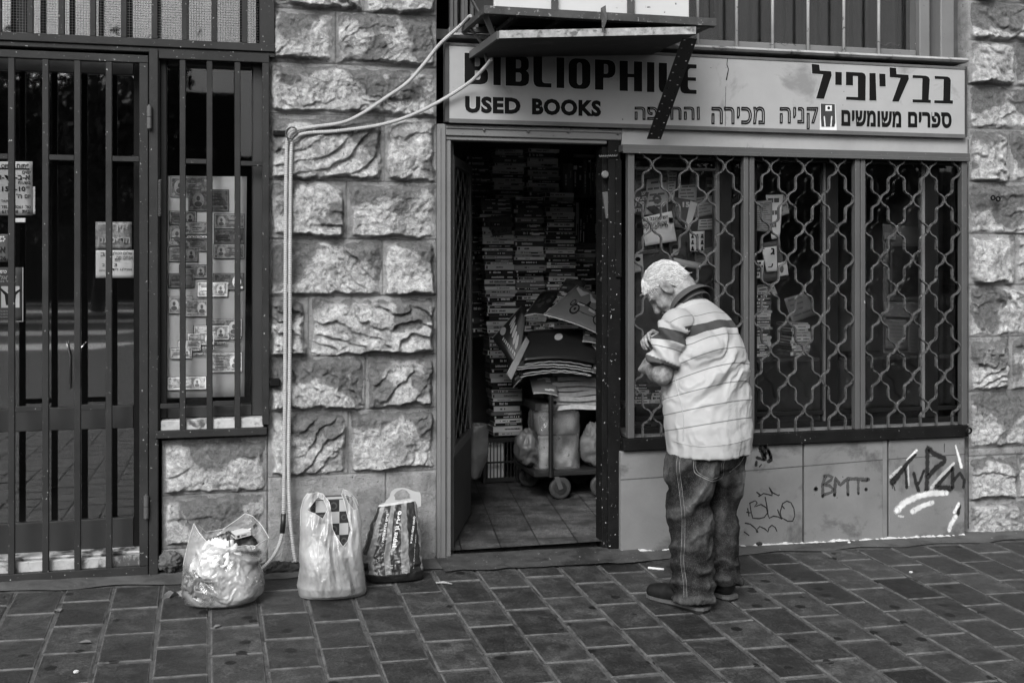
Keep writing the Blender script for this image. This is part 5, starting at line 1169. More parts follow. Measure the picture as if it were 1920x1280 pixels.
c4 = Sheet([(990, 622), (1126, 627), (1118, 682), (980, 676)], (1.34, 1.34, 1.10, 1.10), .03, .008)
m4 = c4.build('magazine', MAG_D, 'black bent magazine with an oval pale sticker, near the front of the heap', 'magazine', 'magazines heaped in the doorway')
mb = MB(); c4.disc(mb, (.42, .72), .055, .12, 0, 2, 18); mb.build('oval_sticker', M('sticker_grey', .33, .6), m4)
for k in range(5):
    J_ = lambda: rnp.uniform(-7, 7)
    cc_ = Sheet([(990 + J_(), 640 + k * 8), (1122 + J_(), 645 + k * 7), (1116 - k * 2 + J_() * 1.3, 688 + k * 4.5 + J_() * .3), (978 + J_() * 1.6, 683 + k * 5.5 + J_() * .3)], (1.34, 1.34, 1.10, 1.10), .03, .004)
    mk = cc_.build('magazine', (MAG_D, MAG_P, MAG_G, MAG_D, MAG_P)[k], '%s magazine %s under the one with the oval sticker' % (('thin black', 'mottled', 'grey', 'dark', 'creased mottled')[k], ('directly', 'second', 'third', 'fourth', 'lowest')[k]), 'magazine', 'magazines heaped in the doorway')
    mb = MB(); mb.tube([cc_(u, 0) + Vector((0, -.002, .002 * math.sin(u * 40 + k))) for u in np.linspace(0, 1, 30)], .0026, 5); mb.build('page_edge', EDGE_L if k % 2 else MAG_L, mk)
c5 = Sheet([(986, 632), (992, 640), (958, 712), (950, 700)], (1.20, 1.2, 1.08, 1.08), .0, .012)
c5.build('magazine', MAG_L, 'rolled pale edged magazine slanting down at the lower left of the heap', 'magazine', 'magazines heaped in the doorway')
mb = MB(); mb.box(ax(1010, 1.36), ax(1136, 1.36), 1.22, 1.62, zt0 + .002, az(1060, 650, 1.36)); tag(mb.build('carton', M('dark_carton', .03), bevel=.006), 'dark carton hidden under the heaped magazines', 'carton')
for k, (a, b, c, d_, v) in enumerate(((990, 604, 1010, 612, 4), (1010, 607, 1042, 615, 5), (1000, 615, 1030, 621, 3))):
    o = link('book', book_mesh(.10, .14, .026, v)); o.location = at((a + c) / 2, d_ - 2, 1.42); o.rotation_euler = (0, 0, .2 - .15 * k); tag(o, '%s small book lying %s between the car picture and the oval sticker' % (BOOKM[v][1], ('at the left', 'on the right', 'lowest')[k]), 'book', 'small books in the heap')

for k, (c_, ys_, mt, l_) in enumerate((
    ([(1062, 522), (1100, 530), (1078, 566), (1040, 556)], (1.5, 1.5, 1.38, 1.38), MAG_P, 'mottled magazine sticking up behind the car picture'),
    ([(1096, 600), (1136, 612), (1134, 650), (1092, 640)], (1.28, 1.26, 1.16, 1.16), MAG_P, 'mottled magazine under the right end of the car picture'),
    ([(948, 668), (990, 640), (1000, 690), (962, 726)], (1.30, 1.30, 1.20, 1.2), MAG_D, 'dark folded magazine in the lower left of the heap'),
    ([(990, 700), (1040, 694), (1046, 742), (1000, 738)], (1.30, 1.30, 1.16, 1.16), MAG_G, 'grey paper flap hanging from the lower left of the heap'),
    ([(1110, 640), (1137, 644), (1136, 700), (1112, 694)], (1.24, 1.24, 1.14, 1.14), MAG_L, 'pale printed page tucked between the heap and the door post'))):
    sh_ = Sheet(c_, ys_, .014, .004); mg = sh_.build('magazine', mt, l_, 'magazine', 'magazines heaped in the doorway')
    mb = MB(); [sh_.decal(mb, [(u_, v_), (u_ + .2, v_), (u_ + .2, v_ + .06), (u_, v_ + .07)], 0, 1) for u_, v_ in [(rnp.uniform(.05, .7), rnp.uniform(.08, .85)) for _ in range(9)]]; mb.build('print', EDGE_L if mt is not MAG_L else INK, mg)
    mb = MB(); mb.tube([sh_(u, 0) for u in np.linspace(0, 1, 8)], .003, 5); mb.build('page_edge', EDGE_L, mg)
# ------------------------------------------------------------------ shop window display
Yv = .22
mb = MB(); mb.box(ax(1191, .30), ax(1392, .30), .286, .30, az(1260, 790, .2), az(1260, 300, .2)); struct(mb.build('display_back_wall', M('display_back', .06, .9, .5, 7)), 'mottled back wall of the window display')
DSP = thing('display_shelf', 'dark display shelf along the bottom of the shop window', 'shelf', (3.2, .2, .6))
zsh = az(1240, 752, .2)
mb = MB(); mb.box(2.26, 2.98, .105, .285, zsh - .02, zsh); mb.build('shelf_board', M('dark_wood', .03), DSP); mb = MB(); mb.box(2.99, 4.35, .105, .5, az(1480, 668, .22) - .02, az(1480, 668, .22)); mb.build('shelf_board', M('dark_wood', .03), DSP)
k9 = 150 / 873.
def wq(*p, Y=Yv): return [at(1170 + x * k9, 280 + y * k9, Y) for x, y in p]
def wtext(s, box, par, mat=INK, Y=Yv, bold=.01, tilt=0): 
    a, b, c, d_ = box; lettering(heb(s), [at(1170 + a * k9, 280 + d_ * k9, Y), at(1170 + c * k9, 280 + (d_ + tilt) * k9, Y), at(1170 + c * k9, 280 + (b + tilt) * k9, Y), at(1170 + a * k9, 280 + b * k9, Y)], mat, par, bold=bold)
def printed(o, pts, n, mat=INK, seed=0, big=False):
    """blocks of illegible printed matter on a paper"""
    r_ = random.Random(seed); tl, tr_, br, bl = [Vector(p) for p in pts]; nr = (tr_ - tl).cross(bl - tl).normalized(); nr = -nr if nr.y > 0 else nr; mb = MB()
    for k in range(n):
        v = .08 + .84 * k / n; u0 = r_.uniform(.06, .2); u1 = r_.uniform(.55, .95); h_ = (.3 if not big else .5) / n
        for (a, b) in ((u0, (u0 + u1) / 2 - .02), ((u0 + u1) / 2 + .02, u1)):
            f = lambda u, vv: tl.lerp(tr_, u).lerp(bl.lerp(br, u), vv) + nr * .0022
            mb.add([f(a, v), f(b, v), f(b, v + h_), f(a, v + h_)], [(0, 1, 2, 3)])
    mb.build('print', mat, o, recalc=False)
G = 'papers in the shop window'
q = wq((300, 240), (475, 240), (475, 350), (330, 350), Y=.275); o = paper('leaflet', 'grainy grey leaflet at the top left of the first window bay', 'leaflet', q, mat=M('grainy', .2, .8, .6, 60, .1)); tag(o, None, None, G)
q = wq((720, 255), (828, 255), (828, 405), (715, 400), Y=.275); o = paper('leaflet', 'square grainy leaflet at the top right of the first window bay', 'leaflet', q, mat=M('grainy', .2)); tag(o, None, None, G)
q = wq((250, 330), (480, 300), (480, 700), (215, 720), Y=.262); o = paper('page', 'pale page with a pictured flower in the first window bay, beside a dark booklet', 'page', q, .34); printed(o, q, 5, M('faded_ink', .12, .8), 2); tag(o, None, None, G)
mb = MB(); c = at(1170 + 360 * k9, 280 + 545 * k9, .2585)
for k in range(9): a = k * .7; mb.lathe((c.x + .02 * math.cos(a), .2585, c.z + .02 * math.sin(a)), [(.009, 0), (.009, -.001)], 8, axis='Y')
mb.build('flower_print', M('faded_ink', .12), o)
mb = MB(); P = [at(1170 + x * k9, 280 + y * k9, .2585) for x, y in ((240, 640), (330, 610), (400, 660), (460, 590), (470, 690), (330, 720))]; mb.prism([(p.x, p.z) for p in P], .2575, .2592); mb.build('picture', MAG_P, o)
q = wq((475, 250), (580, 250), (545, 560), (478, 575), Y=.268); o = paper('page', 'narrow pale strip of paper hanging in the middle of the first window bay', 'page', q, .40); printed(o, q, 9, M('faded_ink', .12), 5); tag(o, None, None, G)
q = wq((598, 395), (800, 380), (790, 560), (590, 560), Y=.266); o = paper('page', 'pale page over the number placard in the first window bay', 'page', q, .30); printed(o, q, 4, M('faded_ink', .12), 6); tag(o, None, None, G)
q = wq((545, 520), (770, 560), (700, 880), (560, 740), Y=.256); o = paper('placard', 'grey placard with white number 51 in the first window bay', 'placard', q, .075); wtext('51', (640, 575, 715, 632), o, PAPER, .252, .05); wtext('ו', (570, 585, 592, 625), o, PAPER, .252, .05); tag(o, None, None, G)
q = wq((108, 470), (190, 420), (270, 500), (205, 730), Y=.235); q = [at(1170 + x * k9, 280 + y * k9, .235) for x, y in ((105, 440), (272, 470), (200, 725), (60, 700))]; o = paper('booklet', 'dark grey booklet with white handwritten Hebrew words at the left of the first bay', 'booklet', q, .07, .004)
for s, b in (('ש', (190, 465, 235, 505)), ('רגעים', (135, 525, 245, 565)), ('סדרת', (118, 580, 220, 630)), ('שרון', (110, 650, 205, 700))): wtext(s, b, o, PAPER, .231, .03, -12)
q = wq((725, 560), (800, 590), (715, 890), (660, 870), Y=.250); o = paper('strip', 'slanting light strip of paper in the first window bay, crossing the placard', 'strip', q, .42); tag(o, None, None, G)
q = wq((195, 745), (520, 675), (575, 1000), (230, 1055), Y=.215); o = paper('notice', 'white handwritten Hebrew notice taped in the first window bay above the man', 'notice', q, .56, curl=.006)
for s, b, t in (('יש שיונל גם', (205, 745, 475, 790), -35), ('שנות החמש', (205, 812, 470, 850), -35), ('ספרים בפרי', (210, 855, 480, 893), -42)): wtext(s, b, o, INK, .205, .012, t)
for b in ((490, 745, 535, 800), (140, 800, 185, 860)): mb = MB(); p_, r_ = at(1170 + b[0] * k9, 280 + b[3] * k9, .205), at(1170 + b[2] * k9, 280 + b[1] * k9, .205); mb.box(p_.x, r_.x, .204, .2046, p_.z, r_.z); mb.build('tape', INK, o)
q = wq((715, 900), (880, 890), (875, 1125), (722, 1110), Y=.225); o = paper('portrait_sheet', 'white sheet of nine small portrait heads in the first window bay', 'sheet', q, .5)
mb = MB()
for i in range(3):
    for j in range(3):
        c = at(1170 + (748 + i * 52) * k9, 280 + (938 + j * 68) * k9, .2225); mb.lathe((c.x, .2225, c.z), [(.0055, 0), (.0055, -.001)], 10, axis='Y'); mb.prism([(c.x - .010, c.z - .016), (c.x + .010, c.z - .016), (c.x + .006, c.z - .005), (c.x - .006, c.z - .005)], .2212, .2225); mb.prism([(c.x - .0058, c.z + .001), (c.x - .003, c.z + .0075), (c.x + .004, c.z + .0075), (c.x + .0058, c.z + .001), (c.x, c.z + .003)], .2205, .2211)
mb.build('portrait', INK, o)
q = wq((480, 1000), (690, 1010), (690, 1230), (500, 1220), Y=.245); o = paper('magazine', 'magazine page with a large dark haired face, just above the man in the window', 'magazine', q, mat=MAG_P)
mb = MB(); c = at(1170 + 565 * k9, 280 + 1110 * k9, .241); mb.prism([(c.x + .018 * math.cos(t * .45), c.z + .026 * math.sin(t * .45)) for t in range(14)], .2395, .2415); mb.build('face_print', MAG_L, o)
mb = MB(); mb.prism([(c.x + .026 * math.cos(t * .45), c.z + .012 + .025 * math.sin(t * .45)) for t in range(8)], .2385, .2393); mb.build('hair_print', INK, o)
for k, (pts, v, Y_, n_, l_) in enumerate((
    ([(1192, 318), (1222, 316), (1226, 352), (1190, 356)], .16, .279, 4, 'dim grey cover at the upper left corner of the first window bay'),
    ([(1226, 322), (1250, 318), (1254, 346), (1228, 350)], .30, .2785, 3, 'small pale printed slip near the top of the first window bay'),
    ([(1262, 386), (1292, 390), (1286, 430), (1258, 424)], .10, .272, 6, 'dark clipping partly behind the number placard in the first bay'),
    ([(1300, 372), (1336, 366), (1340, 402), (1302, 408)], .22, .276, 5, 'grey clipping right of the slanting strip in the first window bay'),
    ([(1310, 412), (1342, 410), (1344, 430), (1308, 432)], .34, .274, 3, 'pale clipping just above the sheet of portraits'),
    ([(1196, 452), (1230, 448), (1236, 474), (1198, 478)], .08, .274, 4, 'dark photo page below the handwritten notice'),
    ([(1300, 470), (1338, 462), (1342, 496), (1306, 502)], .13, .274, 5, 'dull page below the sheet of portraits'),
    ([(1322, 330), (1343, 330), (1343, 362), (1320, 362)], .05, .270, 2, 'black card beside the square grainy leaflet'))):
    q = [at(x, y, Y_) for x, y in pts]; o = paper('clipping', l_, 'clipping', q, v); printed(o, q, n_, M('faded_ink', .12) if v > .12 else PAPER_GREY, 60 + k); tag(o, None, None, G)
for k, (pts, v, Y_, n_, l_) in enumerate((
    ([(1416, 536), (1450, 530), (1458, 552), (1420, 556)], .30, .30, 3, 'pale sheet lying on the tall left pile of the second bay'),
    ([(1470, 560), (1512, 548), (1530, 590), (1486, 606)], .16, .42, 4, 'grey bundle of papers above the short right pile of the second bay'),
    ([(1448, 372), (1474, 362), (1480, 400), (1452, 410)], .30, .30, 4, 'pale leaflet tilted beside the bright page in the second bay'))):
    q = [at(x, y, Y_) for x, y in pts]; o = paper('clipping', l_, 'clipping', q, v, curl=.01); printed(o, q, n_, M('faded_ink', .12), 80 + k); tag(o, None, None, G)
mb = MB(); a, b = at(1262, 490, .2), at(1312, 500, .2); mb.tube([a, b], .022, 14); tag(mb.build('paper_roll', PAPER, smooth=True), 'short roll of white paper in the window just right of the white hair', 'roll')
q = [at(x, y, .21) for x, y in ((1186, 478), (1205, 476), (1207, 508), (1188, 512))]; o = paper('card', 'small pale card with a dark oval at the left of the man head', 'card', q, .36); mb = MB(); c = at(1196, 486, .207); mb.prism([(c.x + .017 * math.cos(t * .5), c.z + .013 * math.sin(t * .5)) for t in range(12)], .2055, .2075); mb.build('print', INK, o)
# bay one: books on the shelf
rs_ = random.Random(6)
for k, (xa, xb, n, v0) in enumerate(((1186, 1218, 6, 5), (1219, 1248, 4, 2))):
    z_ = zsh + .0005
    for j in range(n):
        t = rs_.uniform(.014, .024); mi = rs_.choice((5, 4, 6, 2, 1)) if k == 0 else rs_.choice((1, 4, 5))
        o = link('book', book_mesh(abs(ax(xb, .14) - ax(xa, .14)) * rs_.uniform(.8, 1), .12, t, mi)); o.location = ((ax(xa, .14) + ax(xb, .14)) / 2 + rs_.uniform(-.008, .008), .125, z_); o.rotation_euler = (0, 0, rs_.uniform(-.12, .12)); z_ += t + .0006
        tag(o, '%s book, %s in the %s pile under the man hands' % (BOOKM[mi][1], 'topmost' if j == n - 1 else ordinal(n - j) + ' down', ('left', 'right')[k]), 'book', 'books in the shop window')
# lower part of bay one: pale bars and a glass vase like shape
mb = MB(); mb.box(ax(1186, .12), ax(1268, .12), .10, .12, az(1225, 794, .12), az(1225, 786, .12)); tag(mb.build('window_bar', MET_MID), 'pale horizontal bar low in the first bay beside the man', 'bar')
lump('cloth', 'crumpled translucent rag lying low in the first window bay', 'rag', tuple(at(1248, 800, .16)), (.05, .03, .05), M('rag', .10, .7, .4, 12), 4.1, .3, 5)
# bay two
def w2(*p, Y=.22): return [at(1400 + x * .1875, 300 + y * .1875, Y) for x, y in p]
q = w2((190, 350), (365, 345), (330, 780), (250, 790), Y=.27); o = paper('page', 'tall bright page at the left of the second window bay', 'page', q, .6); printed(o, q, 3, M('faded_ink', .12), 3); tag(o, None, None, G)
q = w2((75, 415), (255, 400), (255, 720), (80, 710), Y=.255); o = paper('page', 'grey text page in the second window bay, left of the bright page', 'page', q, .25); printed(o, q, 14, M('faded_ink', .12), 8); tag(o, None, None, G)
q = w2((160, 830), (330, 800), (405, 1190), (150, 1225), Y=.26); o = paper('board', 'dark grey board behind the lettered sheet in the second bay', 'board', q, .075, .003)
q = w2((150, 880), (300, 860), (305, 1110), (200, 1118), Y=.235); o = paper('lettered_sheet', 'white sheet with big Hebrew letters in the second window bay', 'sheet', q, .6)
for s, b in (('ס', (150, 880, 185, 920)), ('ג', (240, 880, 280, 950)), ('ע', (215, 1035, 265, 1075))): lettering(s, quad(1400 + b[0] * .1875, 300 + b[1] * .1875, 1400 + b[2] * .1875, 300 + b[3] * .1875, .231), INK, o, bold=.04)
q = w2((75, 1010), (175, 1000), (160, 1180), (75, 1190), Y=.225); o = paper('card', 'crumpled white card at the lower left of the second window bay', 'card', q, .55, curl=.01); printed(o, q, 4, INK, 9, True)
q = w2((310, 1030), (400, 1010), (420, 1150), (320, 1165), Y=.225); o = paper('card', 'small white card with an oval beside the lettered sheet', 'card', q, .5); mb = MB(); c = at(1400 + 350 * .1875, 300 + 1090 * .1875, .222); mb.prism([(c.x + .013 * math.cos(t * .5), c.z + .022 * math.sin(t * .5)) for t in range(12)], .2205, .2225); mb.build('print', M('faded_ink', .12), o)
for k, (pa, pb, ya, yb_) in enumerate(((1412, 1446, 552, 668), (1482, 1520, 608, 668))):
    z_ = az(1480, 668, .22) + .0005; zt2 = az((pa + pb) / 2, ya, .25); j = 0; items = []
    while z_ < zt2: t = rs_.uniform(.012, .024); items.append((z_, t)); z_ += t + .0005
    for j, (z0, t) in enumerate(items):
        mi = rs_.choice((1, 2, 3, 4, 5)) if k == 0 else rs_.choice((3, 4, 5)); o = link('book', book_mesh(abs(ax(pb, .25) - ax(pa, .25)) * rs_.uniform(.85, 1.02), .16, t, mi)); o.location = ((ax(pa, .25) + ax(pb, .25)) / 2 + rs_.uniform(-.008, .008), .25, z0); o.rotation_euler = (0, 0, rs_.uniform(-.08, .08))
        nn_ = len(items) - j; tag(o, '%s book, %s in the %s pile of the second bay' % (BOOKM[mi][1], 'topmost' if nn_ == 1 else ordinal(nn_) + ' down', ('tall left', 'short right')[k]), 'book', 'books in the shop window')
# bay three
YB3 = .30
q = [at(x, y, YB3 + .02) for x, y in ((1655, 420), (1738, 428), (1736, 700), (1655, 690))]; o = paper('poster_board', 'dim grey poster board in the third window bay', 'board', q, .085, .004)
fr_ = thing('framed_picture', 'small dark framed picture hanging in the third window bay', 'picture', tuple(at(1694, 562, YB3)))
mb = MB(); a, b = at(1667, 562, YB3), at(1724, 457, YB3)
for (x0, x1, z0, z1) in ((a.x, a.x + .015, a.z, b.z), (b.x - .015, b.x, a.z, b.z), (a.x + .0151, b.x - .0151, b.z - .015, b.z), (a.x + .0151, b.x - .0151, a.z, a.z + .015)): mb.box(x0, x1, YB3 - .012, YB3, z0, z1)
mb.build('frame', M('picture_frame', .09, .5), fr_); mb = MB(); mb.box(a.x + .0152, b.x - .0152, YB3 - .006, YB3 - .001, a.z + .0152, b.z - .0152); mb.build('picture', M('dim_picture', .022, .4, .9, 22), fr_)
for k, (x0, y0, x1, y1, v, l_) in enumerate(((1658, 436, 1680, 450, .16, 'small pale slip above the framed picture in the third bay'), (1658, 566, 1735, 596, .13, 'torn pale notice under the framed picture in the third bay'), (1660, 598, 1700, 655, .11, 'dull poster with a pictured head low in the third bay'), (1702, 605, 1733, 668, .10, 'narrow dull page at the lower right of the third bay'))):
    q = [at(x, y, YB3 - .004 - .003 * k) for x, y in ((x0, y0), (x1, y0 + 2), (x1, y1), (x0, y1 - 2))]; o = paper('notice', l_, 'notice', q, v); printed(o, q, 5 + k, M('faded_ink', .12), 30 + k); tag(o, None, None, G)
# ------------------------------------------------------------------ bags on the pavement
def bvh_of(o):
    dg = bpy.context.evaluated_depsgraph_get(); return BVHTree.FromObject(o, dg)
def project_to(o, bvh, direction=(0, 1, 0), off=.0015, back=.5):
    d = Vector(direction).normalized()
    for v in o.data.vertices:
        h = bvh.ray_cast(v.co - d * back, d)
        if h[0] is not None: v.co = h[0] - d * off
def arr_noise(P, s, seed): return fbm(np.asarray(P, float)[None] * s + seed, 4)[0]
CLEAR = plastic_film('clear_sack', .55, .55, .10)
def in_poly(P, poly):
    x, z = P[..., 0], P[..., 1]; ins = np.zeros(x.shape, bool); n = len(poly)
    for i in range(n):
        (x0, z0), (x1, z1) = poly[i], poly[(i + 1) % n]
        if z0 == z1: continue
        c = (z0 > z) != (z1 > z); ins ^= c & (x < (x1 - x0) * (z - z0) / (z1 - z0) + x0)
    return ins
RIMS = []; FILM_EDGE = plastic_film('film_edge', .85, .15, .2)
def film_sheet(name, mat, parent, outline, holes, yf, res=.0042, rim=None):
    """one wall of a thin bag: everything inside an outline, pushed out by yf(x, z)"""
    O = np.array(outline); lo, hi = O.min(0), O.max(0); nx, nz = [int((hi[i] - lo[i]) / res) + 2 for i in (0, 1)]
    gx, gz_ = np.meshgrid(lo[0] + res * np.arange(nx) - res * .3, lo[1] + res * np.arange(nz)); G_ = np.stack([gx, gz_], -1)
    ins = in_poly(G_, outline)
    for h in holes: ins &= ~in_poly(G_, h)
    Q = grid_quads(nx, nz); f = ins.ravel(); Q = Q[f[Q].sum(1) >= 3]; V = G_.reshape(-1, 2).copy()
    e = np.sort(np.concatenate([Q[:, [0, 1]], Q[:, [1, 2]], Q[:, [2, 3]], Q[:, [3, 0]]]), 1); u, c = np.unique(e, axis=0, return_counts=True); bd = np.unique(u[c == 1])
    segs = [(np.array(l[i]), np.array(l[(i + 1) % len(l)])) for l in [outline] + list(holes) for i in range(len(l))]
    best = np.full(len(bd), 9.); tgt = V[bd].copy()
    for p, q in segs:
        d = q - p; t = np.clip(((V[bd] - p) @ d) / max(d @ d, 1e-12), 0, 1); pr = p + t[:, None] * d; ds = np.linalg.norm(V[bd] - pr, axis=1); m = ds < best; best[m] = ds[m]; tgt[m] = pr[m]
    V[bd] = np.where((best < res * 1.6)[:, None], tgt, V[bd])
    us = np.unique(Q); mp_ = -np.ones(len(V), int); mp_[us] = np.arange(len(us)); V = V[us]; Q = mp_[Q]
    if rim is not None:
        rp = [(q0[0] + (q1[0] - q0[0]) * k / 6, q0[1] + (q1[1] - q0[1]) * k / 6) for q0, q1 in zip(rim[:-1], rim[1:]) for k in range(6)] + [rim[-1]]; rx, rz = np.array(rp).T; ry_, rdx = yf(rx, rz); RIMS.append((name, list(zip(rx + rdx, ry_, rz)), parent))
    y, dx = yf(V[:, 0], V[:, 1]); me = np_mesh(name, np.stack([V[:, 0] + dx, y, V[:, 1]], 1), Q, mat); return link(name, me, parent)
def px_line(pts, Y): return [(lambda p: (p.x, p.z))(at(x, y, Y)) for x, y in pts]
def bag_walls(parent, mat, cy0, zg, left, right, ftop, btop, holes, ry, crumple, seed, tape=1.):
    L, Rr = px_line(left, cy0), px_line(right, cy0); L[0] = (L[0][0], zg); Rr[-1] = (Rr[-1][0], zg)
    zl, xl = np.array([p[1] for p in L]), np.array([p[0] for p in L]); zr_, xr_ = np.array([p[1] for p in Rr][::-1]), np.array([p[0] for p in Rr][::-1])
    ztop_ = max(zl.max(), zr_.max())
    def mk(sign):
        def yf(x, z):
            a, b = np.interp(z, zl, xl), np.interp(z, zr_, xr_); s_ = np.clip((x - a) / (b - a), 0, 1); v = np.clip((z - zg) / (ztop_ - zg), 0, 1)
            bul = ry * np.sqrt(np.clip(4 * s_ * (1 - s_), 0, 1)) * np.interp(v, [0, .03, .10, .4, .75, 1], [.80, .94, 1.0, .9, .9 - .5 * tape, 1 - .88 * tape])
            k = crumple(s_, v, x, z, seed + (0 if sign < 0 else 5)) * np.clip(v * 9, 0, 1) * np.clip(6 * s_ * (1 - s_) + .12, 0, 1)
            return cy0 + sign * (bul + k), .25 * k * (s_ - .5)
        return yf
    film_sheet('film', mat, parent, L + px_line(ftop, cy0) + Rr, holes, mk(-1), rim=L[-4:] + px_line(ftop, cy0) + Rr[:4]); film_sheet('back_film', mat, parent, L + px_line(btop, cy0) + Rr, [], mk(1), rim=[L[-1]] + px_line(btop, cy0) + Rr[:1])
    for _, P_, _p in RIMS: MB().tube(P_, .0017, 5).build('film_edge', FILM_EDGE, parent, smooth=True)
    for h_ in holes: hx, hz = np.array(h_ + [h_[0]]).T; hy, hd_ = mk(-1)(hx, hz); MB().tube(list(zip(hx + hd_, hy, hz)), .0015, 5).build('film_edge', FILM_EDGE, parent, smooth=True)
    RIMS.clear()
def crumple_sack(s_, v, x, z, sd):
    P = np.stack([x * 6.5 + .3 * np.sin(z * 9), z * 6.5, np.full_like(x, sd)], -1); w_ = fbm(P * .8 + 3, 2)[..., None] * np.array([1.2, 1.2, 0])
    d = .030 * (ridged(P * .75 + w_, 2) - .6) + .020 * (ridged(P * 1.7 + w_ * 1.5, 3) - .55) + .006 * (ridged(P * np.array([3.2, 4.6, 1]) + w_ * 2, 3) - .5)
    d -= .045 * np.exp(-((z - (.225 - .25 * (x - cx_ - .03))) / .012) ** 2) * sstep(.35, .65, s_)            # deep crease running in from the right pinch
    return d
def crumple_tall(s_, v, x, z, sd):
    P = np.stack([s_ * 4.2 + .35 * np.sin(v * 3.3), v * 1.5, np.full_like(x, sd)], -1)
    return .030 * (ridged(P, 2) - .6) + .006 * (ridged(P * np.array([2.2, 1.6, 1]) + 4, 2) - .55) + .003 * (ridged(P * np.array([3., 7., 1]) + 8, 2) - .5)
# left sack
cx_, cy_ = .062, -.50; gzb = gz(cx_, cy_) + .003
sack = thing('plastic_sack', 'wide open translucent sack with white paper inside, leftmost on the pavement', 'bag', (cx_, cy_, gzb))
bag_walls(sack, CLEAR, cy_, gzb, [(346, 1121), (340, 1100), (343, 1061), (350, 1029), (357.5, 999), (364, 980)], [(504, 1008), (500, 1035), (486, 1055), (493.5, 1072), (497, 1090), (495, 1106), (484, 1121)],
          [(374, 994), (386, 1005), (401, 1014), (420, 1018), (445, 1014), (476, 1015), (496.5, 1007)], [(374, 990), (385, 1003), (400, 1004), (420, 1000), (440, 985), (460, 969), (475, 973), (492, 990)], [], .165, crumple_sack, 3.1, .55)
WP = M('white_tissue', .60, .8, .06, 9, .3, 20)
lump('crumpled_paper', 'big crumpled white paper inside the leftmost translucent sack', 'paper', (cx_ - .02, cy_ - .035, gzb + .16), (.105, .09, .11), WP, 1.4, .5, 7)
lump('crumpled_paper', 'second white paper bundle low at the right in the leftmost sack', 'paper', (cx_ + .07, cy_ - .04, gzb + .085), (.09, .085, .07), M('greyer_tissue', .5, .8, .1, 9, .3, 20), 9.2, .5, 7, gzb + .004)
lump('crumpled_film', 'bundle of dark grey wrapping at the back of the leftmost sack', 'wrapping', (cx_ + .05, cy_ + .06, gzb + .19), (.11, .06, .09), M('dark_wrap', .03, .35, .4, 12, .4, 30), 5.2, .5, 7)
lump('crumpled_film', 'grey glossy wrapper at the lower left inside the leftmost sack', 'wrapping', (cx_ - .10, cy_ - .03, gzb + .09), (.07, .09, .08), M('grey_wrap', .10, .3, .5, 14, .4, 30), 6.2, .5, 7, gzb + .004)
o = link('book', book_mesh(.075, .06, .02, 4)); o.location = (cx_ + .095, cy_ + .0, gzb + .285); o.rotation_euler = (.12, -.12, .35); tag(o, 'small grey book on top inside the leftmost sack', 'book')
o = link('book', book_mesh(.08, .06, .018, 3)); o.location = (cx_ + .11, cy_ + .05, gzb + .30); o.rotation_euler = (.1, -.3, -.4); tag(o, 'small dark book behind the grey one in the leftmost sack', 'book')
mb = MB(); p = at(322, 1085, -.42)
mb.grid(lambda u, v: (lambda P: P)((-.20 + .14 * u, -.40 - .05 * v + .02 * math.sin(u * 7), gz(-.1, -.4) + .006 + .03 * u + .015 * math.sin(u * 11 + v * 4))), 16, 6)
tag(mb.build('plastic_scrap', FILMG, smooth=True), 'scrap of clear plastic lying left of the leftmost sack', 'scrap')

# middle T-shirt bag with a checkered box
bx, by = .552, -.50; bz = gz(bx, by) + .004
tb = thing('carrier_bag', 'tall translucent carrier bag with two handles and a checkered box, between two other bags', 'bag', (bx, by, bz))
bag_walls(tb, FILMW, by, bz, [(561, 1116), (556.6, 1097), (562, 1063), (561, 1035), (563, 985), (564, 954), (569, 935), (576, 925)], [(644, 917), (655, 921), (667.5, 935), (672, 947), (679, 979), (678, 1000), (680, 1047), (686, 1091), (688, 1108), (683, 1116)],
          [(592, 923.5), (605, 924.7), (616, 938), (619, 957), (620.6, 985), (628, 1000), (639, 1016), (649, 1007), (655, 986.6), (650, 963), (644, 938), (639, 924)], [(577, 940), (590, 985), (615, 1000), (640, 1005), (664, 985), (664, 940), (650, 919)],
          [px_line(h, by) for h in ([(575.5, 955), (595.6, 931), (606, 934), (613, 951), (603.5, 968), (592.5, 961.6)], [(646, 927), (660, 930), (670.6, 954), (663, 954), (652, 941)])], .125, crumple_tall, 2.0)
# checkered box
gb = thing('checkered_box', 'flat box with a black and white checkered lid inside the tall carrier bag', 'box', (bx, by, bz))
YCK = by + .02
pa, pb = at(583, 1012, YCK), at(654, 929, YCK); zlo = bz + .06
mb = MB(); mb.box(pa.x, pb.x, YCK, YCK + .035, zlo, pb.z); mb.build('box', M('box_grey', .05, .6), gb, bevel=.002)
mb = MB(); mb.box(pa.x, pb.x, YCK - .002, YCK - .0004, pb.z - .012, pb.z - .002); sq = .056; zz_ = pb.z - .016
mbd = MB()
for r_ in range(5):
    for c_ in range(-1, 4):
        x0 = pa.x + .022 + c_ * sq; x1 = min(x0 + sq, pb.x - .002); x0 = max(x0, pa.x + .002); z1 = zz_ - r_ * sq; z0 = max(z1 - sq, zlo + .002)
        if x1 - x0 < .004 or z1 - z0 < .004: continue
        (mb if (r_ + c_) % 2 == 0 else mbd).box(x0, x1, YCK - .0022, YCK - .0004, z0, z1)
        if (r_ + c_) % 2: mbd.lathe(((x0 + x1) / 2, YCK - .0024, (z0 + z1) / 2), [(min(x1-x0, z1-z0) * .33, 0), (min(x1-x0, z1-z0) * .33, -.0012)], 12, axis='Y', m=1); mbd.lathe(((x0 + x1) / 2, YCK - .0038, (z0 + z1) / 2), [(min(x1-x0, z1-z0) * .2, 0), (min(x1-x0, z1-z0) * .2, -.0012)], 12, axis='Y', m=0)
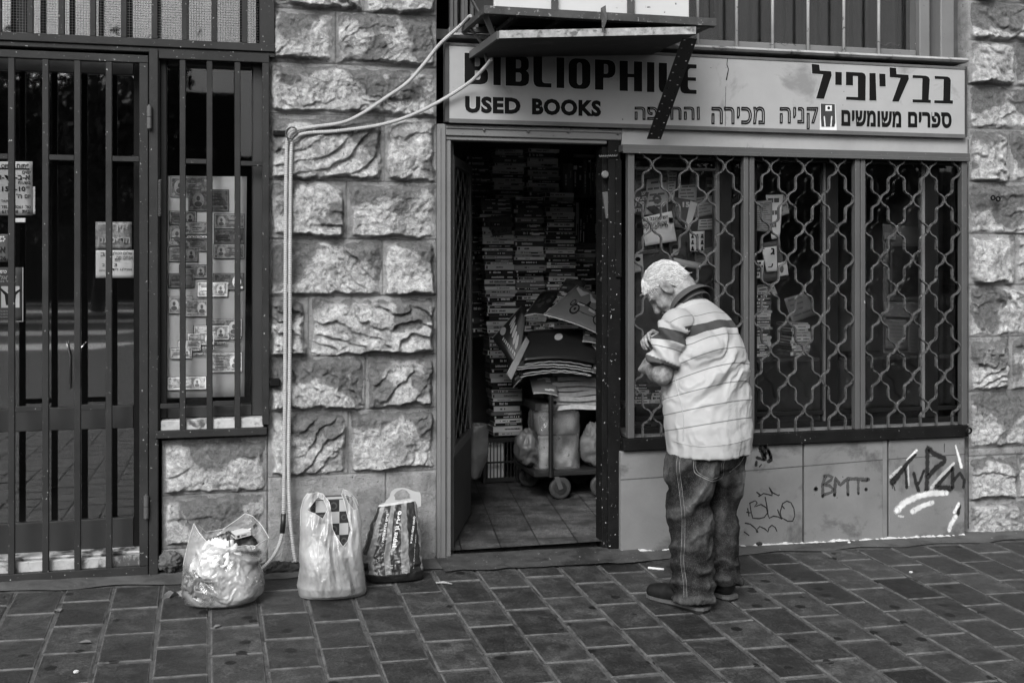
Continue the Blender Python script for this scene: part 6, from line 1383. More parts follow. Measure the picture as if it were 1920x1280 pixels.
mb.build('pale_squares', M('check_pale', .34, .6, .1), gb); mbd.build('dark_squares', [M('check_dark', .015, .6), M('check_ring', .06, .6)], gb)
lump('dark_cloth', 'dark bundle at the bottom of the tall carrier bag', 'bundle', (bx + .03, by - .03, bz + .085), (.10, .062, .075), M('dark_wrap', .03), 2.2, .2, 6, bz + .006)
lump('crumpled_paper', 'white bundle at the left inside the tall carrier bag', 'paper', (bx - .055, by + .0, bz + .16), (.05, .05, .08), WP, 3.9, .4, 6)

# right dark striped bag
sx, sy = .882, -.30; sz = gz(sx, sy) + .004
sb = thing('striped_bag', 'dark carrier bag with grey stripes and white Hebrew lettering, rightmost, leaning on the pier', 'bag', (sx, sy, sz))
k10 = 150 / 914.
def sp(x, y, Y=sy - .05): p = at(670 + x * k10, 900 + y * k10, Y); return p
Hs = .358
Lx = lambda v: np.interp(v, [0, .1, .35, .5, .75, 1], [sp(110, 1200).x, sp(85, 1000).x, sp(80, 850).x, sp(130, 700).x, sp(200, 450).x, sp(300, 290).x])
Rx_ = lambda v: np.interp(v, [0, .1, .5, 1], [sp(765, 1210).x, sp(765, 1100).x, sp(752, 700).x, sp(722, 300).x])
def sbf(u, v):
    t = 2 * math.pi * u; c, s_ = math.cos(t), math.sin(t); n_ = 3.; q = (abs(c) ** n_ + abs(s_) ** n_) ** (-1 / n_)
    cx0 = (Lx(v) + Rx_(v)) / 2; rx = (Rx_(v) - Lx(v)) / 2; ry = np.interp(v, [0, .1, .5, 1], [.085, .10, .07, .018])
    z = Hs * v; cy0 = sy + .10 * v ** 1.3
    P = np.array([[cx0 + rx * q * c, cy0 + ry * q * s_, z]]); k = (.008 * (ridged(P * np.array([10, 10, 14]) + 1.7, 3)[0] - .5) + .006 * (ridged(P * np.array([24, 24, 30]) + 4.7, 2)[0] - .5)) * min(1, v * 6) * (1.6 - v)
    return (P[0, 0] + k * c, P[0, 1] + k * s_, sz + z + .012 * c * v)
NU = 220; NV = 70; mb = MB(); mb.grid(sbf, NU, NV, closed_u=True)
for i in range(len(mb.f)):
    j, iu = divmod(i, NU); t = 2 * math.pi * (iu + .5) / NU; v = (j + .5) / NV; x = (math.cos(t) + 1) / 2 if math.sin(t) < .2 else -1
    m = 0
    if v > .965: m = 2
    elif x >= 0 and v > .12:
        f = x
        for a, b in ((.10, .20), (.33, .43), (.60, .72), (.90, 1.0)):
            if a < f < b: m = 1
        if v < .22 and f > .9: m = 1
        if f < .12 and .25 < v < .36: m = 1
    mb.m[i] = m
mb.f.append(tuple(reversed(range(NU)))); mb.m.append(0)
film = mb.build('film', [M('black_film', .012, .3, .3, 9, .4, 40), M('grey_stripe_film', .12, .4, .25, 9, .3, 40), M('white_film_print', .34, .5, .12, 9, .3, 40)], sb, smooth=True)
# handle plate with its hole
Yh = sy + .085
def hp2(x, y): p = at(670 + x * k10, 900 + y * k10, Yh); return (p.x, p.z)
outer = [hp2(*p) for p in ((285, 300), (330, 230), (370, 190), (385, 130), (430, 95), (520, 85), (580, 95), (640, 122), (718, 138), (728, 200), (728, 295), (640, 325), (500, 318), (380, 300))]
inner = [hp2(*p) for p in ((430, 222), (432, 195), (415, 170), (450, 130), (510, 100), (560, 115), (605, 165), (608, 235), (580, 240), (500, 230))]
c = bpy.data.curves.new('handle', 'CURVE'); hd = flat_shape([outer, inner], Yh, M('white_film_print', .62), 'handle', sb)
hd.modifiers.new('t', 'SOLIDIFY').thickness = .003; bpy.data.curves.remove(c)
bv = BVHTree.FromPolygons([v.co for v in film.data.vertices], [p.vertices for p in film.data.polygons])
def stext(s, x0, y0, x1, y1, slant, mat=PAPER, bold=.03):
    P = lambda x, y: at(670 + x * k10, 900 + y * k10, sy - .12)
    o = lettering(heb(s), [P(x1 - slant, y1), P(x1, y0), P(x0, y0), P(x0 - slant, y1)], mat, sb, bold=bold); project_to(o, bv, (at(750, 1000, 0) - camo.location) * 1.0, .0022, .6)
stext('ספרי גן ואקוון', 470, 340, 520, 770, 75, bold=.05); stext('נופש ונופת גלידה', 325, 375, 355, 710, 55); stext('לגימה טובה בחנות', 645, 405, 672, 720, 45)
for (x0, x1, ya, yb_, sl_) in ((700, 712, 395, 560, 18), (668, 678, 620, 1010, 30)): stext('הספרים של כולם כאן', x0, ya, x1, yb_, sl_, bold=.0)
for x, y in ((390, 990), (560, 1045), (245, 975)): stext('16', x - 18, y - 22, x + 18, y + 22, 4, PAPER_GREY)

# ------------------------------------------------------------------ litter
def gp(px_, py_):
    u = (px_ - CX) / F_PX; v = (HY - py_) / F_PX; dx = _s + u * _c; dy = _c - u * _s
    t = (EYE - GA + GY * DIST) / (GX * dx + GY * dy - v); return Vector((t * dx, t * dy - DIST, EYE + t * v))
a, b = gp(1215, 1066), gp(1245, 1069); mb = MB(); mb.tube([a + Vector((0,0,.006)), b + Vector((0,0,.006))], .006, 10); tag(mb.build('cigarette', PAPER, smooth=True), 'white cigarette lying on the pavement left of the man shoes', 'cigarette')
def leaf_(c, s_, rot, label):
    mb = MB(); pts = [(0, -.5), (.22, -.3), (.34, 0), (.2, .3), (0, .55), (-.2, .3), (-.34, 0), (-.2, -.28)]
    cr, sr = math.cos(rot), math.sin(rot); mb.add([(c.x + s_ * (x * cr - y * sr), c.y + s_ * (x * sr + y * cr), gz(c.x, c.y) + .006 + .008 * abs(x) * 2) for x, y in pts] + [(c.x, c.y, gz(c.x, c.y) + .008)], [(i, (i + 1) % 8, 8) for i in range(8)])
    return tag(mb.build('dry_leaf', M('dry_leaf', .12, .7, .3, 30), solid=.001), label, 'leaf')
leaf_(gp(109, 1146), .05, .4, 'dry pale leaf lying on the pavement below the barred gate'); leaf_(gp(160, 1206), .05, 1.4, 'dry dark leaf on the pavement near the lower left corner'); leaf_(gp(408, 1176), .04, 2.2, 'dry leaf on the pavement in front of the leftmost sack')
def pebble(c, r, v, label, seed): return lump('pebble', label, 'pebble', (c.x, c.y, gz(c.x, c.y) + r * .5), (r, r * .8, r * .6), M('pebble_%d' % int(v * 100), v, .9), seed, .4, 5)
pebble(gp(1423, 1022), .018, .02, 'black lump of dirt at the foot of the low wall, right of the man', 1.); pebble(gp(143, 1261), .010, .4, 'white pebble near the bottom edge at the left', 2.); pebble(gp(1708, 1074), .010, .4, 'white pebble on the pavement at the right', 3.); pebble(gp(1592, 1018), .008, .5, 'white chip on the concrete strip under the grilled window', 4.)
lump('rubble', 'rough lump of mortar at the foot of the stone wall beside the gate post', 'rubble', tuple(at(318, 1052, -.03)), (.055, .04, .045), M('rubble_stone', .07, .9, .4, 20, .8, 60), 3., .4, 6)
lump('dirt_heap', 'dark dirt heap in the corner behind the conduit ends', 'dirt', tuple(at(520, 1075, -.06)), (.13, .07, .05), M('dirt', .02, .95, .4, 30, .8, 80), 5., .5, 8)
q = [gp(817, 1094), gp(848, 1096)]; mb = MB(); mb.tube([q[0] + Vector((0,0,.006)), (q[0] + q[1]) / 2 + Vector((0, .01, .008)), q[1] + Vector((0,0,.005))], [.004, .007, .003], 6); tag(mb.build('paper_scrap', PAPER_GREY, smooth=True), 'pale twisted scrap on the pavement beside the door step', 'scrap')

# ------------------------------------------------------------------ across the road (mirrored in the panes)
ab = thing('apartment_building', 'long low plastered building across the road, mirrored in the shop window panes', 'building', (0, -62, -.4))
mb = MB(); mb.box(-1, 70, -70, -62, -.5, 7.5); mb.build('wall', M('far_plaster', .14, .9, .3, .3), ab)
for fl_ in range(2):
    for i in range(14): x = 1 + i * 4.9; mb = MB(); mb.box(x, x + 2.2, -61.98, -61.9, 1.2 + fl_ * 3.5, 3 + fl_ * 3.5); mb.build('window', M('far_window', .02, .3), ab)
ob = thing('office_building', 'dark building across the road, mirrored in the glass door', 'building', (-25, -58, -.4))
mb = MB(); mb.box(-50, 1.5, -66, -58, -.5, 10.5); mb.build('wall', M('dark_plaster', .035, .9, .3, .3), ob)
for i in range(9): x = -48 + i * 5; mb = MB(); mb.box(x, x + 3, -57.98, -57.9, 1.5, 4.2); mb.build('window', M('far_window', .02, .3), ob)
mb = MB(); mb.box(-50, 1.5, -57.7, -57, 4.6, 5.4); mb.build('awning', M('pale_awning', .3), ob)
def tree(x, y, h_, label, seed):
    t = thing('street_tree', label, 'tree', (x, y, -.4), 'trees across the road'); r_ = random.Random(seed)
    mb = MB(); mb.tube([(x, y, -.4), (x + .2, y, h_ * .25), (x, y + .1, h_ * .5), (x + .1, y, h_ * .8)], [.28, .22, .16, .05], 8)
    for k in range(6): a = k * 1.05; mb.tube([(x, y, h_ * (.3 + .05 * k)), (x + 1.6 * math.cos(a), y + 1.6 * math.sin(a), h_ * (.45 + .06 * k)), (x + 2.6 * math.cos(a), y + 2.6 * math.sin(a), h_ * (.55 + .06 * k))], [.11, .07, .02], 6)
    mb.build('trunk', M('bark', .06, .9), t, smooth=True); mb = MB()
    cl = [(r_.gauss(0, 1.6), r_.gauss(0, 1.6), h_ * r_.uniform(.36, 1)) for _ in range(34)]
    for k in range(8000):
        c = r_.choice(cl); p = Vector((x + c[0] + r_.gauss(0, .62), y + c[1] + r_.gauss(0, .62), c[2] + r_.gauss(0, .5))); s_ = r_.uniform(.12, .26)
        a = Vector((r_.gauss(0, 1), r_.gauss(0, 1), r_.gauss(0, 1))).normalized() * s_; b = a.orthogonal().normalized() * s_ * .6; mb.add([p - a, p + b, p + a, p - b], [(0, 1, 2, 3)])
    mb.build('crown', M('foliage', .055, .7, .4, 1.5), t, recalc=False)
for k, (x, y, h_, l_) in enumerate(((-9.5, -40, 9.5, 'tall street tree across the road, mirrored in the glass door'), (-4.2, -42, 9, 'street tree across the road, mirrored beside the banknotes'), (17, -42, 9, 'tall street tree across the road, mirrored in the second window bay'), (27, -42, 9, 'street tree across the road, mirrored in the third window bay'))): tree(x, y, h_, l_, k)
# ------------------------------------------------------------------ the man
class Field:
    """signed distance field on a grid, filled with smoothly blended primitives, turned into one closed surface"""
    def __init__(s, lo, hi, h):
        s.lo = np.array(lo, float); s.h = h; s.n = np.ceil((np.array(hi) - s.lo) / h).astype(int) + 1; s.F = np.full(s.n, .25)
    def region(s, lo, hi, pad):
        a = np.clip(np.floor((np.array(lo) - pad - s.lo) / s.h).astype(int), 0, s.n - 1); b = np.clip(np.ceil((np.array(hi) + pad - s.lo) / s.h).astype(int) + 1, 1, s.n)
        sl = tuple(slice(x, y) for x, y in zip(a, b)); g = [s.lo[i] + s.h * np.arange(a[i], b[i]) for i in range(3)]
        return sl, np.stack(np.meshgrid(*g, indexing='ij'), -1)
    def put(s, sl, d, k, sub=False):
        f = s.F[sl]
        if sub: d = -d; h = np.clip(.5 - .5 * (d - f) / k, 0, 1) if k > 0 else (d < f); s.F[sl] = np.maximum(f, d) if k <= 0 else f + (d - f) * (1 - h) + k * h * (1 - h)
        elif k <= 0: s.F[sl] = np.minimum(f, d)
        else: h = np.clip(.5 + .5 * (f - d) / k, 0, 1); s.F[sl] = f + (d - f) * h - k * h * (1 - h)
    def cone(s, p, q, r1, r2, k=.02, sub=False, cap=None):
        p, q = np.array(p, float), np.array(q, float); m = max(r1, r2); sl, P = s.region(np.minimum(p, q) - m, np.maximum(p, q) + m, k + .05)
        d = q - p; t = np.clip(((P - p) @ d) / max(d @ d, 1e-9), 0, 1); D_ = np.linalg.norm(P - p - t[..., None] * d, axis=-1) - (r1 + (r2 - r1) * t)
        if cap is not None: D_ = np.maximum(D_, (P - q) @ (d / np.linalg.norm(d)) - cap)
        s.put(sl, D_, k, sub)
    def ell(s, c, r, k=.02, rot=None, sub=False):
        c, r = np.array(c, float), np.array(r, float); m = r.max(); sl, P = s.region(c - m, c + m, k + .05); Q = P - c
        if rot is not None: Q = Q @ np.array(rot)                       # columns = axes
        k0 = np.linalg.norm(Q / r, axis=-1); k1 = np.linalg.norm(Q / (r * r), axis=-1); s.put(sl, k0 * (k0 - 1) / np.maximum(k1, 1e-6), k, sub)
    def loft(s, rings, k=.02, ex=2.3):
        """rings (z, a, b, ra, rb) stacked along z"""
        R_ = np.array(rings, float); R_ = R_[np.argsort(R_[:, 0])]; lo = [(R_[:,1]-R_[:,3]).min(), (R_[:,2]-R_[:,4]).min(), R_[0,0]]; hi = [(R_[:,1]+R_[:,3]).max(), (R_[:,2]+R_[:,4]).max(), R_[-1,0]]
        sl, P = s.region(lo, hi, k + .05); z = P[..., 2]; it = [np.interp(z, R_[:, 0], R_[:, i]) for i in range(1, 5)]
        da, db = np.abs(P[..., 0] - it[0]) / it[2], np.abs(P[..., 1] - it[1]) / it[3]; q = (da ** ex + db ** ex) ** (1 / ex); d = (q - 1) * np.minimum(it[2], it[3])
        dz = np.maximum(R_[0, 0] - z, z - R_[-1, 0]); s.put(sl, np.where(dz > 0, np.sqrt(np.maximum(d, 0) ** 2 + dz ** 2) + np.minimum(d, 0) * 0, np.maximum(d, dz)), k)
    def surface(s, relax=2):
        F = s.F; S_ = F < 0; n = F.shape; c0 = tuple(slice(0, -1) for _ in range(3))
        cs = np.zeros(np.array(n) - 1, np.int8)
        for i in (0, 1):
            for j in (0, 1):
                for k in (0, 1): cs += S_[i:n[0]-1+i, j:n[1]-1+j, k:n[2]-1+k]
        act = (cs > 0) & (cs < 8); ids = -np.ones(act.shape, int); I = np.argwhere(act); ids[act] = np.arange(len(I))
        acc = np.zeros((len(I), 3)); cnt = np.zeros(len(I)); ed = []
        for axn in range(3):
            for u in (0, 1):
                for v in (0, 1):
                    o = np.zeros(3, int); o[(axn + 1) % 3] = u; o[(axn + 2) % 3] = v; e = o.copy(); e[axn] = 1
                    A, B = I + o, I + e; fa, fb = F[tuple(A.T)], F[tuple(B.T)]; m = (fa < 0) != (fb < 0); t = np.where(m, fa / np.where(m, fa - fb, 1), 0)
                    acc += np.where(m[:, None], A + t[:, None] * (B - A), 0); cnt += m
        V = s.lo + s.h * acc / cnt[:, None]; Q = []
        for axn in range(3):
            e = [0, 0, 0]; e[axn] = 1; u, v = (axn + 1) % 3, (axn + 2) % 3
            A = S_[tuple(slice(0, n[i] - e[i]) for i in range(3))]; B = S_[tuple(slice(e[i], n[i]) for i in range(3))]; X = np.argwhere(A != B); X = X[(X[:, u] > 0) & (X[:, v] > 0) & (X[:, u] < n[u] - 1) & (X[:, v] < n[v] - 1)]
            du = np.zeros(3, int); du[u] = 1; dv = np.zeros(3, int); dv[v] = 1; q = np.stack([ids[tuple((X - du - dv).T)], ids[tuple((X - dv).T)], ids[tuple(X.T)], ids[tuple((X - du).T)]], 1)
            fl = ~A[tuple(X.T)]; q[fl] = q[fl][:, ::-1]; Q.append(q)
        Q = np.concatenate(Q); Q = Q[(Q >= 0).all(1)]
        for _ in range(relax):
            sm = np.zeros_like(V); ct = np.zeros(len(V))
            for i in range(4): np.add.at(sm, Q[:, i], V[Q[:, (i + 1) % 4]] + V[Q[:, i - 1]]); np.add.at(ct, Q[:, i], 2)
            V = .5 * V + .5 * sm / np.maximum(ct, 1)[:, None]
        return V, Q
def vnormals(V, Q):
    n = np.cross(V[Q[:, 2]] - V[Q[:, 0]], V[Q[:, 3]] - V[Q[:, 1]]); N = np.zeros_like(V)
    for i in range(4): np.add.at(N, Q[:, i], n)
    return N / np.maximum(np.linalg.norm(N, axis=1), 1e-9)[:, None]

MO = (2.344, -1.011); MZ = gz(*MO)
man = thing('person', 'stooped white haired man in striped polo shirt and jeans peering into the grilled window', 'person', (MO[0], MO[1], MZ))
man.rotation_euler = (0, 0, R(116.1))
FD, LD = np.array([math.cos(R(116.1)), math.sin(R(116.1))]), np.array([-math.sin(R(116.1)), math.cos(R(116.1))])
def loc_of(p):                                                     # world -> the man's own frame (forward, left, up)
    d = np.array([p[0] - MO[0], p[1] - MO[1]]); return np.array([d @ FD, d @ LD, p[2] - MZ])
def man_part(name, V, Q, mat, attrs=None, parent=None):
    me = np_mesh(name, V, Q, mat, attrs); o = bpy.data.objects.new(name, me); COL.objects.link(o); o.parent = parent or man; return o

# skin, hair, cloth
def skin_material():
    T = NT('weathered_skin'); vec = T.coords(); n = T.noise(vec, 30, 6, .65); col = T.ramp(n, [(.3, .08), (.55, .20), (.75, .32)])
    T.bsdf(col, .55, 0, .35, T.math('ADD', T.noise(vec, 70, 5, .7), T.math('MULTIPLY', T.noise(vec, 200, 3), .4)), .5, .004); return T.m
SKIN = skin_material()
hd_yaw, hd_pit = R(34), R(52)
hf = np.array([math.cos(hd_yaw) * math.cos(hd_pit), math.sin(hd_yaw) * math.cos(hd_pit), -math.sin(hd_pit)]); hl = np.array([-math.sin(hd_yaw), math.cos(hd_yaw), 0]); hu = np.cross(hf, hl)
HROT = np.stack([hf, hl, hu], 1)
HC = np.array([.338, .020, 1.497])
HS = 1.05
def H(x, y, z): return HC + HS * (HROT @ np.array([x, y, z]))
W_L = loc_of(at(1216, 690, -.78)); W_R = loc_of(at(1246, 640, -.72))
body = Field((-.12, -.42, -.01), (.62, .42, 1.68), .0062)
b = body
# trunk and legs (inside the clothes)
b.loft([(.80, .08, 0, .09, .13), (1.0, .09, 0, .11, .14), (1.2, .11, 0, .11, .14), (1.34, .15, 0, .08, .11), (1.40, .18, 0, .06, .08)], .02)
for sd in (1, -1):
    b.cone((.08, sd * .10, .84), (.09, sd * .115, .45), 0.068, .05, .02); b.cone((.09, sd * .115, .45), (.075 + (.034 if sd < 0 else 0), sd * .118, .09), .046, .034, .02); b.cone((.07 + (.034 if sd < 0 else 0), sd * .118, .07), (.20 + (.034 if sd < 0 else 0), sd * .12, .045), .026, .022, .02)
b.cone((.17, 0, 1.36), tuple(H(-.055, 0, -.06)), .075, .062, .035)
SHL, ELL_ = (.13, .185, 1.315), (.163, .245, 1.10)
SHR, ELR = (.19, -.14, 1.30), (.31, -.205, 1.10)
b.cone(SHL, ELL_, .040, .047, .02); b.cone(SHR, ELR, .042, .047, .02)
def arm(el, wr):
    mid = (np.array(el) + wr) / 2; b.cone(el, tuple(el + (wr - np.array(el)) * .35), .047, .048, .015); b.cone(tuple(el + (wr - np.array(el)) * .3), tuple(wr), .047, .031, .015)
arm(ELL_, W_L); arm(ELR, W_R)
# head
HB = lambda c, r, k=.02, sub=False: b.ell(H(*c), np.array(r) * HS, k * HS, HROT, sub)
HCo = lambda p, q, r1, r2, k=.015, sub=False: b.cone(H(*p), H(*q), r1 * HS, r2 * HS, k * HS, sub)
HB((-.012, 0, .025), (.098, .076, .090)); HB((.03, 0, .0), (.068, .066, .075)); HB((.03, 0, -.055), (.058, .055, .062), .03)
for sd in (1, -1):
    HCo((-.005, sd * .056, -.055), (.068, sd * .018, -.105), .020, .018, .025); HB((.062, sd * .042, -.035), (.022, .022, .024), .02)
    HCo((.082, sd * .014, .022), (.070, sd * .048, .018), .011, .010, .012); HB((.083, sd * .032, -.004), (.018, .020, .012), .008, True); HB((.072, sd * .032, -.004), (.013, .013, .013), .004)
    HCo((.088, sd * .012, -.040), (.092, sd * .016, -.044), .010, .009, .008); HCo((.078, sd * .028, -.05), (.070, sd * .034, -.082), .010, .008, .016)
    b.ell(H(-.014, sd * .088, -.008), np.array((.024, .012, .040)) * HS, .006, HROT); b.ell(H(-.006, sd * .101, -.002), np.array((.013, .009, .024)) * HS, .004, HROT, True); b.cone(H(-.030, sd * .094, .020), H(-.032, sd * .094, -.02), .008, .006, .004); b.ell(H(-.012, sd * .081, -.042), np.array((.009, .007, .010)) * HS, .006)
HCo((.088, 0, .012), (.112, 0, -.034), .010, .015, .012); HB((.106, 0, -.042), (.016, .017, .013), .008)
HCo((.080, -.018, -.070), (.080, .018, -.070), .009, .009, .010); HCo((.076, -.016, -.082), (.076, .016, -.082), .009, .009, .008); HB((.066, 0, -.106), (.022, .024, .020), .018)
HCo((.089, -.014, -.0755), (.089, .014, -.0755), .0035, .0035, .003, True)
# hands: palm, four unequal curled fingers, thumb from the side of the palm
def hand(wr, d, nrm, side, curl, sc=1.12, spread=.06):
    d = np.array(d, float); d /= np.linalg.norm(d); nrm = np.array(nrm, float); nrm -= d * (nrm @ d); nrm /= np.linalg.norm(nrm); acr = np.cross(nrm, d) * side          # acr points to the thumb side
    P = lambda x, y, z: np.array(wr) + sc * (d * x + acr * y + nrm * z)
    for y in (-.028, -.010, .010, .028): b.cone(P(.012, y * .7, 0), P(.085, y, 0), .014 * sc, .0125 * sc, .012)
    L4 = ((.030, .036, .024, .020), (.010, .042, .028, .022), (-.010, .039, .026, .021), (-.029, .030, .020, .018))
    for i, (y, l1, l2, l3) in enumerate(L4):
        p = P(.088, y, .0); a = 0
        for j, l_ in enumerate((l1, l2, l3)):
            a += curl[j] + .07 * i * (j == 0); dd = d * math.cos(a) - nrm * math.sin(a) + acr * spread * (1.5 - i) * .25; q = p + sc * l_ * dd
            b.cone(p, q, (.0098 - .0012 * j) * sc, (.0090 - .0013 * j) * sc, .003); p = q
    t0 = P(.025, .030, -.004); t1 = P(.055, .052, -.016); t2 = P(.082, .050, -.030); t3 = P(.100, .038, -.038)
    b.cone(t0, t1, .014 * sc, .011 * sc, .008); b.cone(t1, t2, .0105 * sc, .0095 * sc, .003); b.cone(t2, t3, .0095 * sc, .008 * sc, .003)
fw = lambda w_, e_: (np.array(w_) - np.array(e_)) / np.linalg.norm(np.array(w_) - np.array(e_))
hand(W_L, fw(W_L, ELL_) + np.array([0, -.1, .05]), (.35, .75, .5), -1, (.75, 1.05, .7))
hand(W_R, fw(W_R, ELR) * .5 + np.array([.2, .55, .12]), (.55, -.1, .8), 1, (.75, .75, .5))
V, Q = body.surface(2); N = vnormals(V, Q)
V = V + N * (.0016 * fbm(V * 60, 3))[:, None]
bodyo = man_part('body', V, Q, SKIN)
# hair
hr = Field(HC - .17, HC + .17, .0042); 
hr.ell(H(-.014, 0, .028), np.array((.104, .081, .095)) * HS, .0, HROT); hr.ell(H(-.05, 0, -.02), np.array((.061, .068, .068)) * HS, .02, HROT)
sl = tuple(slice(0, k) for k in hr.n); g = [hr.lo[i] + hr.h * np.arange(hr.n[i]) for i in range(3)]; PP = (np.stack(np.meshgrid(*g, indexing='ij'), -1) - HC) @ HROT / HS
line = np.interp(PP[..., 0], [-.12, -.085, -.045, -.02, .012, .03, .05, .085, .11], [-.062, -.058, -.045, .034, .030, .030, .052, .070, .085]) + .004 * np.sin(PP[..., 1] * 90)
strand_n = ridged(PP * np.array([14, 60, 40]) + 2 * fbm(PP * 12, 2)[..., None], 3)
hr.F = np.maximum(hr.F - .003 * (strand_n - .45), (line - PP[..., 2]))
HAIR = M('white_hair', .34, .7, .35, 70, .7, 220, spec=.3); HAIR2 = M('hair_strand_white', .58, .6, .3, 40, spec=.4)
V, Q = hr.surface(1); hairo = man_part('hair', V, Q, HAIR)
rh = np.random.default_rng(9); mb = MB(); Nn = vnormals(V, Q); ok = np.where(((V - HC) @ HROT)[:, 2] > -.03)[0]
for i in rh.choice(ok, min(len(ok), 2600), replace=False):
    p, n = V[i], Nn[i]; lp = HROT.T @ (p - HC); flow = HROT @ np.array([-.55 if lp[0] < .03 else .5, np.sign(lp[1]) * .25 + rh.normal(0, .25), -.45 + rh.normal(0, .2)]); flow -= n * (flow @ n) * .85; flow /= np.linalg.norm(flow); ln = rh.uniform(.014, .034)
    mb.tube([p + n * .0005, p + flow * ln * .5 + n * .002, p + flow * ln + n * rh.uniform(.000, .003)], [.0011, .0010, .0004], 3, caps=False)
o = bpy.data.objects.new('hair_strands', mb.mesh('hair_strands', HAIR2)); COL.objects.link(o); o.parent = man
for p in o.data.polygons: p.use_smooth = True
# eyebrow
mb = MB()
for sd in (1, -1):
    for k in range(16): t = k / 15; p = H(.090 - .014 * t * t, sd * (.014 + .036 * t), .027 - .006 * t); mb.tube([p, p + HROT @ np.array([.006, sd * .006, -.003])], [.0015, .0005], 3)
o = bpy.data.objects.new('eyebrow', mb.mesh('eyebrow', HAIR)); COL.objects.link(o); o.parent = man

# jeans
jn = Field((-.16, -.30, .02), (.34, .32, .92), .0065)
jn.loft([(.90, .08, 0, .135, .185), (.80, .075, 0, .145, .192), (.72, .085, 0, .142, .198), (.66, .09, 0, .12, .200)], .02, 2.2)
LEGS = {1: [(.80, .08, .09, .13, .09), (.70, .087, .105, .130, .098), (.62, .095, .112, .125, .108), (.48, .11, .116, .108, .100), (.30, .09, .118, .100, .096), (.16, .085, .120, .100, .094), (.07, .08, .122, .108, .098), (.045, .075, .122, .104, .097)],
        -1: [(.80, .08, -.09, .13, .09), (.70, .09, -.10, .130, .095), (.62, .10, -.108, .125, .100), (.48, .13, -.108, .108, .092), (.30, .115, -.112, .098, .090), (.16, .11, -.116, .098, .090), (.10, .11, -.118, .104, .093), (.075, .105, -.118, .10, .092)]}
for sd in (1, -1): jn.loft(LEGS[sd], .02, 2.1)
V, Q = jn.surface(3); N = vnormals(V, Q); z = V[:, 2]; sgn = np.sign(V[:, 1]); thl = np.arctan2(V[:, 1] - sgn * .115, V[:, 0] - .09)
warp = fbm(V * np.array([5, 5, 3.2]), 3)
fold = .010 * sstep(.42, .06, z) * np.sin(z * 75 + 2.2 * np.cos(thl + .6) + 7 * warp) * (.5 + fbm(V * 6 + 4, 2)) * 1.3
diag = .013 * np.exp(-((z - .55) / .20) ** 2) * np.sin((z * 30 + V[:, 1] * 22 * sgn + V[:, 0] * 16) + 5 * warp)
drape = .010 * (ridged(V * np.array([7, 7, 2.4]) + 11, 3) - .55) + .010 * (ridged(np.stack([(z + .8 * V[:, 1] * sgn + .5 * V[:, 0]) * 11 + 2 * warp, V[:, 1] * 3, V[:, 0] * 3], 1), 3) - .55) + .005 * (ridged(V * np.array([13, 13, 9]) + 3, 3) - .5)
V = V + N * (fold * 1.25 + diag * 1.1 + drape * 1.3 + .003 * fbm(V * 30, 3))[:, None]
def jeans_material():
    T = NT('worn_denim'); vec = T.coords(); a = T.n('ShaderNodeAttribute', attribute_name='wear_fold_shade').outputs['Fac']
    n = T.noise(vec, 26, 7, .75, .4); f = T.noise(vec, 240, 2, .7); wv = T.n('ShaderNodeTexWave'); wv.inputs['Scale'].default_value = 160; wv.inputs['Distortion'].default_value = 2; T.l(vec, wv.inputs['Vector'])
    w_ = T.math('ADD', a, T.math('MULTIPLY', T.math('SUBTRACT', n, .5), .5)); col = T.ramp(w_, [(.22, .004), (.42, .016), (.60, .06), (.8, .22)])
    col = T.mix(T.math('MULTIPLY', T.ramp(f, [(.5, 0), (.7, 1)]), .3), col, .14)
    T.bsdf(col, .9, 0, .08, T.math('ADD', f, wv.outputs['Fac']), .25, .002); return T.m
DEN = jeans_material()
conv = fold * 60 + drape * 55 + diag * 45
wear_fold_shade = np.clip(.36 + .26 * conv + .10 * np.exp(-((z - .62) / .12) ** 2) * sstep(.06, -.04, V[:, 0]) + .07 * np.exp(-((z - .40) / .2) ** 2) * sstep(.1, -.6, np.cos(thl)) + .05 * fbm(V * np.array([30, 30, 9]), 3) + .15 * np.exp(-((z - .06) / .02) ** 2), 0, 1)  # denim fading plus painted fold shading: ridges paler, creases darker
jeans = man_part('jeans', V, Q, DEN, dict(wear_fold_shade=wear_fold_shade)); JV, JQ = V, Q
jb = BVHTree.FromPolygons([Vector(v) for v in V], [tuple(int(i) for i in q) for q in Q])

# polo shirt
sh = Field((-.20, -.36, .64), (.52, .42, 1.60), .0062)
sh.loft([(.715, .075, 0, .170, .216), (.80, .08, 0, .184, .222), (.95, .095, 0, .190, .220), (1.10, .105, 0, .184, .212), (1.22, .112, 0, .168, .208), (1.32, .135, 0, .142, .180), (1.38, .16, 0, .118, .140), (1.425, .18, 0, .090, .100), (1.45, .195, 0, .06, .075)], .02, 2.2)
sh.ell((.145, 0, 1.30), (.145, .175, .09), .05)
SL0, SL1, SR0, SR1 = np.array((.125, .175, 1.33)), np.array((.158, .243, 1.150)), np.array((.20, -.125, 1.29)), np.array((.29, -.20, 1.14))
sh.cone(SL0, SL1, .083, .079, .024, cap=.012); sh.cone(SR0, SR1, .080, .076, .024, cap=.012)
axl = (SL1 - SL0) / np.linalg.norm(SL1 - SL0); axr = (SR1 - SR0) / np.linalg.norm(SR1 - SR0)
V, Q = sh.surface(2); N = vnormals(V, Q)
def seg_d(V, p, q): d = q - p; t = ((V - p) @ d) / (d @ d); return np.linalg.norm(V - p - np.clip(t, 0, 1.3)[:, None] * d, axis=1), t
dL, tL = seg_d(V, SL0, SL1); dR, tR = seg_d(V, SR0, SR1)
